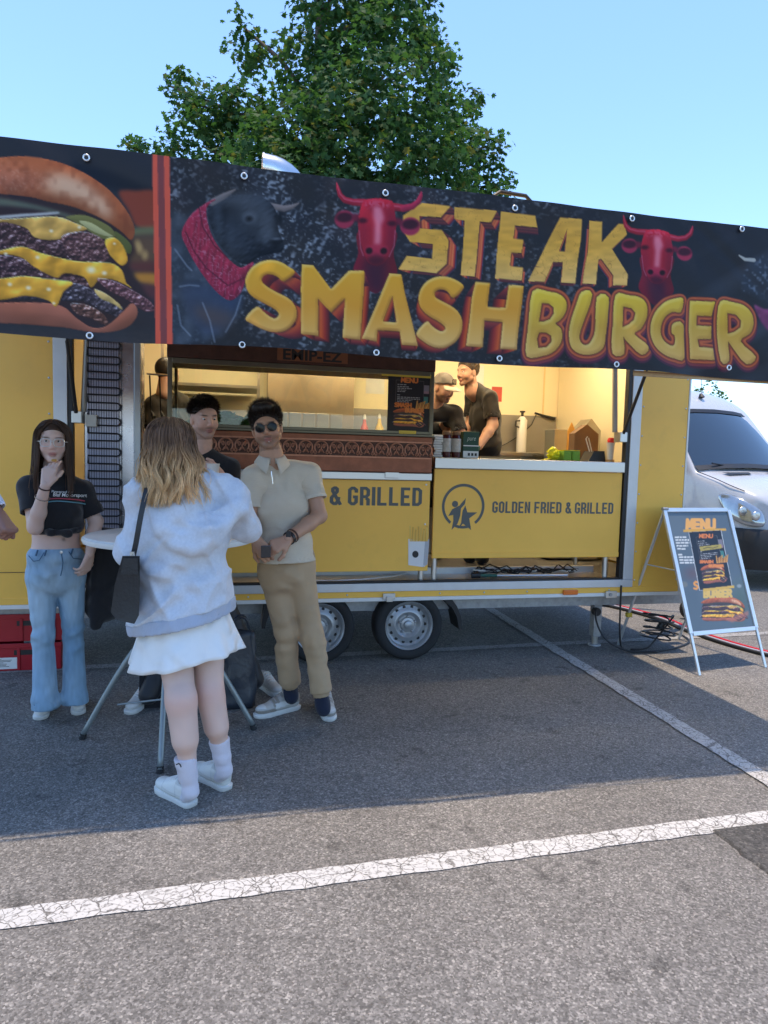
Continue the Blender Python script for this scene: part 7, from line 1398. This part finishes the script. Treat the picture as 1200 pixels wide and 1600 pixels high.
for sg in (-1, 1):
    cc = np.array((sg*.034, .104, -.006)); pts = [(cc+np.array((.027*math.copysign(abs(math.cos(t))**.7, math.cos(t)), -.008 if math.cos(t)*sg > .3 else 0, .022*math.copysign(abs(math.sin(t))**.7, math.sin(t))))) for t in [k*2*math.pi/24 for k in range(25)]]
    MB().tube([go+gM@p*.97 for p in pts], .0022, 6, cap=False).build('rim', clr, gl); v = [go+gM@(cc*.97)]+[go+gM@p*.97 for p in pts[:-1]]; mesh('lens', v, [(0, 1+k, 1+(k+1) % 24) for k in range(24)], LENS, gl, smooth=True)
    MB().tube([go+gM@A_(sg*.060, .092, 0), go+gM@A_(sg*.078, .05, .002), go+gM@A_(sg*.080, -.01, 0)], .002, 5).build('temple_arm', clr, gl)
MB().tube([go+gM@A_(-.008, .105, .0), go+gM@A_(0, .108, .004), go+gM@A_(.008, .105, .0)], .002, 5).build('bridge', clr, gl)
band_ring(WLg+nz(ELg-WLg)*.02, nz(WLg-ELg), .0265, .003, 'bracelet', mat('brown_cord', (.05, .02, .02), .7), G); band_ring(WLg+nz(ELg-WLg)*.08, nz(WLg-ELg), .034, .0015, 'bracelet', mat('silver_band', (.6, .58, .55), .25, .9), G)
for sg in (-1, 1): MB().tube([go+gM@(np.array((sg*.079, -.004+.010*math.cos(t), -.058+.012*math.sin(t)))*.97) for t in [k*math.pi/6 for k in range(13)]], .0018, 5, cap=False).build('earring', mat('gold_ring', (.7, .5, .2), .25, .9), G)
ff_ = at(84, 719.5, 3.955); o = MB().box(ff_[0]-.012, ff_[0]+.014, ff_[1]-.008, ff_[1]+.008, ff_[2]-.006, ff_[2]+.008, rz=.4).build('nugget', mat('fried_crumb', (.55, .30, .08), .7, var=.3, vscale=60), None, bevel=.005); tag(o, 'small fried bite held at the mouth', 'food')
J = thing('black_jacket', tuple(at(162, 905, 4.22)), 'black jacket draped over an arm beside the white table top', 'jacket')
garment('jacket_cloth', [rc(at(150, 838, 4.24), at(178, 842, 4.28), .055, .06, .05), rc(at(155, 850, 4.25), at(156, 950, 4.24), .075, .085, .05, A_(0, 1, 0), .7), rc(at(175, 850, 4.28), at(176, 945, 4.28), .07, .08, .05, A_(0, 1, 0), .7), rc(at(150, 850, 4.2), at(148, 975, 4.2), .03, .035, .03)], .009, black_cloth, J, disp=lambda P: .022*n3(P, .045, .2, .25)+.012*n3(P, .09, .1, .05))
# ================================================================ young man in black behind the table
Yg = thing('person', (-.02, 4.4, 0), 'person with short dark hair and black T-shirt looking down at the table', 'person')
yo = at(319, 654, 4.36); yM = frame((.40, -.86, -.38), (-.02, -.10, 1)); ysk = (.60, .38, .30)
Ny, Cy, Py = at(308, 702, 4.44), at(306, 775, 4.45), at(312, 900, 4.46); SLy, SRy = at(262, 733, 4.44), at(357, 733, 4.42)
ERy, WRy = at(372, 805, 4.34), at(345, 742, 4.12); ELy, WLy = at(245, 815, 4.36), at(285, 800, 4.1)
tp, tMy = torso_prims(Py, Cy, Ny, SLy, SRy, .88, .84, False, -.012); hy = hand_prims(WRy, A_(-.6, -.5, .35), A_(-.4, .6, -.2), -1, (.6, .65, .7, .75), .4)
ycol = lambda V, C: np.where((np.linalg.norm(V-yo, axis=1) < .19)[:, None], head_col(V, yo, yM, 1., ysk, (.38, .15, .13), (.025, .018, .014), (.16, .10, .075), (.55, .27, .21)), C)
body_mesh('body', [(head_prims(yo, yM, 1.)+[rc(yo+yM@A_(0, -.046, -.15), Ny+A_(0, 0, -.05), .056, .07, .03)], .0036, {}), (tp, .02, {}), (arm(SRy, ERy, WRy), .007, {}), (arm(SLy, ELy, WLy), .007, {}), (hy, .004, {})], Yg, ycol, ysk); eyes(yo, yM, 1., Yg, (.03, .02, .015), (0, -.45))
qy = [el(Cy, (.178, .125, .18), tMy, .05), el(at(309, 850, 4.46), (.170, .125, .18), tMy, .06), rc(SLy, SRy, .066, .066, .05), rc(Ny+A_(0, 0, -.01), SLy, .062, .058, .04), rc(Ny+A_(0, 0, -.01), SRy, .062, .058, .04), rc(SRy, SRy+(ERy-SRy)*.8, .066, .070, .04), rc(SLy, SLy+(ELy-SLy)*.8, .066, .070, .04)]
outfit('black_shirt', [(qy[:5], .009, None, lambda P: .012*n3(P, .08, .1, .16))]+[([rc(S_+(Cy-S_)*.25, S_, .062, .066, .04), rc(S_, S_+(E_-S_)*.85, .066, .070, .04)], .007, hem(S_+(E_-S_)*.75, E_-S_, .05), lambda P: .010*n3(P, .06, .1, .1)) for S_, E_ in ((SRy, ERy), (SLy, ELy))], black_cloth, Yg)
HLy, KLy, ALy = at(285, 925, 4.46), at(262, 1010, 4.36), at(232, 1088, 4.24); HRy, KRy, ARy = at(338, 925, 4.47), at(372, 1000, 4.42), at(398, 1062, 4.38)
garment('black_trousers', legs_cloth(HLy, KLy, ALy, HRy, KRy, ARy, at(312, 920, 4.46), tMy, (.095, .072, .060)), .010, cloth('black_nylon', (.014, .014, .018), .5, 300, .1, .05, 8, .1), Yg, clip=lambda P, d: np.maximum(P[:, 2]-1.08, .035-P[:, 2]), disp=lambda P: .014*n3(P, .12, .12, .05))
for hl, td in ((gr(236, 1092), (-.35, -.9)), (gr(405, 1070), (.4, -.9))): shoe(Yg, (hl[0], hl[1]), td, shoe_m, white_rub, .28, 1., ((.62, .61, .58),))
capy = hair_cap(yo, yM, 1., (.080, .100, .094), front=.062, low=.028, tilt=1.0, disp=lambda P: .003*n3(P, .02)); S1 = short_hair(yo, yM, 1., 2200, .046, 13, (.1, .75, .8), .066, .03, .0017, (.079, .099, .093), .30, .03, curl=.45); S3 = short_hair(yo, yM, 1., 1800, .010, 14, (0, 0, 0), .062, -.035, .0010, (.0765, .0955, .086), .2, .05, 3)
V, F, C = join((capy[0], capy[1], (.02, .015, .012)), (S1[0], S1[1], (.030, .021, .016)), (S3[0], S3[1], (.05, .035, .028))); mesh('hair', V, F, HAIR, Yg, smooth=True, col=C)
cpp = at(333, 738, 4.06); o = lathe_thing('paper_cup', cpp[0], cpp[1], cpp[2]-.05, [('cup_wall', [(0, 0), (.026, .001), (.036, .095), (.038, .097), (.036, .1)], cup)], 'white paper cup held beside the wavy blonde hair', 'cup')
# ================================================================ staff inside the trailer
def torso_tee(nm, Pp, C_, N_, SL, SR, arms_, m, parent, tM_, wd=.18, dp=.125, vox=.010, fold=.016):
    q = [el(C_, (wd, dp, .18), tM_, .05), el((C_+Pp)/2, (wd*.97, dp, .17), tM_, .06), el(Pp, (wd*.97, dp+.005, .14), tM_, .05), rc(SL, SR, .068, .068, .05), rc(N_+A_(0, 0, -.01), SL, .06, .06, .04), rc(N_+A_(0, 0, -.01), SR, .06, .06, .04)]; cl = []
    fd = lambda P: fold*n3(P, .07, .1, .14)+fold*.5*n3(P, .04, .04, .06, 2.)
    return outfit(nm, [(q, vox, None, fd)]+[([rc(S_+(C_-S_)*.25, S_, .064, .066, .04), rc(S_, S_+(E_-S_)*.9, .066, .072, .04)], vox, hem(S_+(E_-S_)*.8, E_-S_, .05, .012), fd) for S_, E_ in arms_], m, parent)
warm = (.54, .32, .225)
K1 = thing('person', (1.85, 5.85, .6), 'person in a grey cap and black T-shirt leaning over the counter', 'person')
ko = at(693, 606, 5.76); kM = frame((.42, -.72, -.45), (.1, -.35, 1)); Nk, Ck, Pk = at(679, 634, 5.88), at(680, 690, 6.02), at(672, 770, 6.15); SLk, SRk = at(652, 650, 5.88), at(710, 646, 5.80); ERk, WRk = at(722, 682, 5.72), at(738, 714, 5.60); ELk, WLk = at(640, 690, 5.8), at(655, 715, 5.6)
tp, tMk = torso_prims(Pk, Ck, Nk, SLk, SRk, .86, .82, False, -.012); kcol = lambda V, C: np.where((np.linalg.norm(V-ko, axis=1) < .18)[:, None], head_col(V, ko, kM, 1., warm, (.36, .14, .11), (.03, .02, .015), (.10, .06, .04), (.5, .22, .15)), C)
body_mesh('body', [(head_prims(ko, kM, 1.)+[rc(ko+kM@A_(0, -.046, -.15), Nk+A_(0, 0, -.05), .056, .07, .03)], .005, {}), (tp, .02, {}), (arm(SRk, ERk, WRk, (.052, .045, .043, .03)), .007, {}), (arm(SLk, ELk, WLk), .009, {}), (hand_prims(WRk, A_(.2, -.5, -.7), A_(0, -.3, -.9), 1), .005, {})], K1, kcol, warm); eyes(ko, kM, 1., K1, (.03, .02, .015), (0, -.3))
torso_tee('black_shirt', Pk, Ck, Nk, SLk, SRk, ((SRk, ERk), (SLk, ELk)), black_cloth, K1, tMk); hipk = [at(655, 790, 6.15), at(690, 790, 6.15)]
garment('black_trousers', [el(Pk, (.165, .13, .12), tMk, .05), rc(hipk[0], A_(hipk[0][0], 6.2, .66), .09, .06), rc(hipk[1], A_(hipk[1][0], 6.2, .66), .09, .06)], .012, black_cloth, K1)
CP = thing('baseball_cap', tuple(ko), 'grey cap with a pale peak on the person leaning over the counter', 'cap'); capg = cloth('grey_cap', (.16, .145, .13), .9); capp = cloth('pale_cap', (.62, .56, .45), .9)
cv_, cf_ = hair_cap(ko, kM, 1., (.086, .106, .100), c=(0, -.010, .032), front=.078, low=.028, tilt=.25, vox=.005); mesh('crown', cv_, cf_, capg, CP, smooth=True)
pk = []; pf = []
for i in range(5):
    for j in range(13): a = (j/12-.5)*2.0; r_ = .086+.07*i/4*math.cos(a*.75); pk.append(ko+kM@A_(r_*math.sin(a)*(1-.06*i), .010+(.100+.075*i/4*math.cos(a*.8))*math.cos(a), .040-.018*i/4-.016*math.sin(a)**2*(i/4)))
    if i: pf += [((i-1)*13+j, (i-1)*13+j+1, i*13+j+1, i*13+j) for j in range(12)]
o = mesh('peak', pk, pf, capp, CP, smooth=True); s_ = o.modifiers.new('t', 'SOLIDIFY'); s_.thickness = .005
pb2 = ko+kM@A_(.0, .105, .082); q = kM; pv = [pb2+q@A_(x, .004-.35*abs(z)*0-.25*z, z) for x, z in ((-.026, -.024), (.026, -.024), (.026, .022), (-.026, .022))]; mesh('badge', pv, [(3, 2, 1, 0)], black, CP); text_v = mat('badge_print', (.5, .42, .3), .7)
for x0, z0, x1, z1 in ((-.018, -.014, -.013, .014), (-.013, .010, -.004, .014), (-.013, -.002, -.006, .002), (.0, -.014, .005, .014), (.005, .009, .016, .014), (.005, -.003, .016, .001), (.013, .0, .018, .010)): mesh('badge_print', [pb2+q@A_(x, .0055-.25*z, z) for x, z in ((x0, z0), (x1, z0), (x1, z1), (x0, z1))], [(3, 2, 1, 0)], text_v, CP)
K2 = thing('person', (2.2, 5.9, .6), 'person in a black T-shirt seen in profile behind the counter', 'person')
po_ = at(731, 582, 5.82); pM = frame((-.93, -.34, -.06), (-.05, -.02, 1)); Nn, Cn, Pn = at(744, 607, 5.86), at(757, 655, 5.88), at(762, 730, 5.92); Sn, Sf = at(766, 622, 5.70), at(738, 620, 6.04); En, Wn = at(770, 664, 5.64), at(748, 698, 5.52); Ef, Wf = at(735, 660, 6.02), at(722, 690, 5.85)
tp, tMp = torso_prims(Pn, Cn, Nn, Sf, Sn, .88, .86, False, -.012); pcol = lambda V, C: np.where((np.linalg.norm(V-po_, axis=1) < .18)[:, None], head_col(V, po_, pM, 1., warm, (.36, .14, .11), (.03, .02, .015), (.10, .065, .045), (.5, .22, .15)), C)
body_mesh('body', [(head_prims(po_, pM, 1.)+[rc(po_+pM@A_(0, -.046, -.15), Nn+A_(0, 0, -.05), .058, .075, .03)], .005, {}), (tp, .02, {}), (arm(Sn, En, Wn, (.054, .047, .045, .031)), .007, {}), (arm(Sf, Ef, Wf), .009, {})], K2, pcol, warm); eyes(po_, pM, 1., K2, (.03, .02, .015), (0, -.2))
torso_tee('black_shirt', Pn, Cn, Nn, Sf, Sn, ((Sn, En), (Sf, Ef)), cloth('charcoal_cotton', (.026, .024, .022), .9), K2, tMp, .185, .14)
garment('black_trousers', [el(Pn, (.17, .14, .12), tMp, .05), rc(at(757, 750, 5.95), A_(2.22, 5.95, .66), .095, .065), rc(at(768, 750, 5.85), A_(2.3, 5.85, .66), .095, .065)], .012, black_cloth, K2)
garment('glove', hand_prims(Wn, A_(-.5, -.3, -.8), A_(-.7, .2, .3), 1, (.5, .5, .5, .5), .3, 1.05), .005, mat('green_glove', (.015, .10, .085), .35), K2)
capn = hair_cap(po_, pM, 1., (.0785, .098, .089), front=.062, low=-.04, tilt=1.0, disp=lambda P: .001*n3(P, .01)); S1 = short_hair(po_, pM, 1., 2600, .016, 23, (0, .1, .4), .066, -.045, .0013, (.0785, .098, .089), .25, .03, 3)
rs_ = np.repeat(np.random.RandomState(4).rand(len(S1[0])//9+1), 9)[:len(S1[0])]; V, F, C = join((capn[0], capn[1], (.075, .055, .04)), (S1[0], S1[1], np.where(rs_[:, None] > .7, .24, .09)*np.array((1, .85, .7)))); mesh('hair', V, F, HAIR, K2, smooth=True, col=C)
K3 = thing('person', (-.5, 6.0, .6), 'person in dark clothes half hidden behind the display case edge', 'person')
qo = at(262, 583, 5.95); qM = frame((.6, .8, 0)); Nq, Cq, Pq = at(262, 612, 5.97), at(264, 660, 6.0), at(266, 740, 6.02); Sq, Sr_ = at(240, 632, 5.9), at(285, 630, 6.05); Eq, Wq = at(236, 680, 5.86), at(262, 700, 5.95); Er_, Wr_ = at(292, 680, 6.1), at(290, 700, 6.3)
tp, tMq = torso_prims(Pq, Cq, Nq, Sr_, Sq, .9, .9); body_mesh('body', [(head_prims(qo, qM, 1.), .006, {}), (tp+arm(Sq, Eq, Wq)+arm(Sr_, Er_, Wr_), .010, {})], K3, None, warm)
torso_tee('dark_top', Pq, Cq, Nq, Sr_, Sq, ((Sq, Eq), (Sr_, Er_)), cloth('dark_brown_cotton', (.03, .024, .02), .9), K3, tMq); garment('dark_trousers', [el(Pq, (.16, .13, .12), tMq, .05), rc(Pq+A_(-.08, 0, -.05), A_(Pq[0]-.09, 6.02, .66), .09, .06), rc(Pq+A_(.08, 0, -.05), A_(Pq[0]+.09, 6.02, .66), .09, .06)], .014, black_cloth, K3)
hv, hf = hair_cap(qo, qM, 1., (.084, .104, .094), front=.06, low=-.06); mesh('hair', hv, hf, mat('dark_hair', (.015, .011, .009), .5), K3, smooth=True)
# ================================================================ passer-by at the edge: fist and pale sleeve
K4 = thing('person', (-1.27, 3.1, 0), 'person at the picture edge, only a pale sleeve and fist showing', 'person')
w4 = at(-4, 802, 3.06); fist = hand_prims(w4, at(14, 826, 3.04)-w4, A_(-.75, .3, -.65), 1, (1.3, 1.3, 1.3, 1.3), .5, 1.0, .95, .5); dsk = (.27, .135, .10)
e4 = at(-58, 722, 3.12); s4 = A_(-1.2, 3.2, 1.4); c4 = A_(-1.36, 3.2, 1.32); p4 = A_(-1.36, 3.22, .95); n4 = A_(-1.34, 3.2, 1.5); s5 = A_(-1.53, 3.2, 1.42); s4 = A_(-1.17, 3.18, 1.42)
tp, tM4 = torso_prims(p4, c4, n4, s5, s4, .9, .9); o4 = n4+A_(0, -.02, .17); M4 = frame((-.3, -1, 0))
body_mesh('body', [(fist, .003, {}), (arm(s4, e4, w4)+tp, .014, {}), (head_prims(o4, M4, 1.), .012, {})], K4, None, dsk)
torso_tee('pale_shirt', p4, c4, n4, s5, s4, (), cloth('pale_shirt', (.62, .65, .72), .85), K4, tM4); garment('pale_sleeve', [rc(s4, e4, .072, .062, .03), rc(e4, w4-nz(w4-e4)*.01, .060, .046, .03)], .007, cloth('pale_shirt', (.62, .65, .72), .85), K4, clip=near(hem(w4-nz(w4-e4)*.012, w4-e4, .04), w4, .1), disp=lambda P: .010*n3(P, .05, .05, .08))
garment('dark_trousers', [el(p4, (.16, .13, .12), tM4, .05), rc(p4+A_(-.08, 0, -.05), A_(-1.45, 3.22, .06), .09, .06), rc(p4+A_(.08, 0, -.05), A_(-1.28, 3.22, .06), .09, .06)], .012, black_cloth, K4); hv, hf = hair_cap(o4, M4, 1.); mesh('hair', hv, hf, mat('dark_hair', (.015, .011, .009), .5), K4, smooth=True)
for x in (-1.45, -1.28): shoe(K4, (x, 3.28), (-.1, -1), shoe_m, white_rub, .28, 1., ((.05, .05, .05),))
# ================================================================ high table, bags
TB = thing('bistro_table', (-.275, 3.83, 0), 'white round folding high table with grey steel legs', 'table'); tc_ = (-.275, 3.83)
autosmooth(MB().lathe([(0, 1.062), (.41, 1.062), (.432, 1.067), (.438, 1.08), (.436, 1.092), (.428, 1.096), (.426, 1.1), (.415, 1.103), (0, 1.103)], (tc_[0], tc_[1], 0), 'z', 64).build('table_top', mat('white_plastic_top', (.70, .72, .70), .45, var=.06, vscale=12, dirt=.06), TB), 35)
tube_m = mat('grey_tube_steel', (.26, .29, .29), .4, .5)
for fx, fy in ((-.724, 3.835), (-.285, 3.354), (.179, 3.818), (-.27, 4.30)):
    d = np.array((fx-tc_[0], fy-tc_[1])); MB().tube(smooth_path([(fx, fy, .016), (tc_[0]+d[0]*.42, tc_[1]+d[1]*.42, .47), (tc_[0]-d[0]*.02, tc_[1]-d[1]*.02, .62), (tc_[0]-d[0]*.35, tc_[1]-d[1]*.35, .80), (tc_[0]-d[0]*.62, tc_[1]-d[1]*.62, 1.06)], 6), .0145, 12).build('leg', tube_m, TB, smooth=True); MB().tube([(fx, fy, .0), (fx-d[0]*.02, fy-d[1]*.02, .03)], .0175, 10).build('foot_cap', rubber, TB)
MB().lathe([(.03, -.03), (.034, 0), (.03, .03)], (tc_[0], tc_[1], .60), 'z', 16).build('pivot', galv, TB); MB().tube([(-.724*.6-.11, 3.833, .18), (tc_[0], tc_[1], .2), (.179*.6-.1, 3.823, .18)], .006, 8).build('brace', tube_m, TB)
bagm = mat('dark_bag_film', (.035, .042, .055), .32, var=.2, vscale=8, bump=.35, bscale=22); CB = thing('carrier_bag', tuple(gr(372, 1112)), 'dark blue carrier bag standing behind the bare legs under the table', 'bag'); cb0 = gr(372, 1110); v = []; f = []; nr, ns = 14, 28; rs_ = np.random.RandomState(6)
for i in range(nr):
    t = i/(nr-1); hw, hd_b = .105-.03*t**2, .075*(1-.75*t)
    for k in range(ns):
        a = 2*math.pi*k/ns; ca, sa = math.cos(a), math.sin(a); e = .45; x = hw*math.copysign(abs(ca)**e, ca); y = hd_b*math.copysign(abs(sa)**e, sa); j_ = .010*math.sin(a*5+t*9)+.008*math.sin(a*3-t*14)+rs_.uniform(-.004, .004)
        v.append((cb0[0]+.02*t+x*(1+j_*4), cb0[1]+.09+y*(1+j_*6), .004+.46*t+.012*math.sin(a*4)*t))
    if i: f += [((i-1)*ns+k, (i-1)*ns+(k+1) % ns, i*ns+(k+1) % ns, i*ns+k) for k in range(ns)]
f += [tuple(range(ns))[::-1], tuple((nr-1)*ns+k for k in range(ns))]; mesh('bag_film', v, f, bagm, CB, smooth=True)
for s in (-.03, .03): MB().tube(smooth_path([(cb0[0]-.03, cb0[1]+.09+s*.3, .455), (cb0[0]-.02, cb0[1]+.09+s, .54), (cb0[0]+.04, cb0[1]+.09+s, .545), (cb0[0]+.07, cb0[1]+.09+s*.3, .455)], 4), .007, 6).build('bag_handle', bagm, CB, smooth=True)
bg2 = thing('black_tote', tuple(gr(236, 1106)), 'black tote bag leaning at the table leg left of the bare legs', 'bag'); c2_ = gr(240, 1108)
MB().prism([(c2_[0]-.075, .004), (c2_[0]+.09, .004), (c2_[0]+.10, .25), (c2_[0]-.07, .27)], 'y', c2_[1]+.02, c2_[1]+.11).build('bag_body', black_cloth, bg2, bevel=.012)
for s in (-.03, .05): MB().tube(smooth_path([(c2_[0]-.03, c2_[1]+.06+s*.3, .25), (c2_[0]-.02, c2_[1]+.06+s*.3, .36), (c2_[0]+.04, c2_[1]+.06+s*.3, .36), (c2_[0]+.05, c2_[1]+.06+s*.3, .25)], 4), .006, 6).build('handle', black_cloth, bg2)
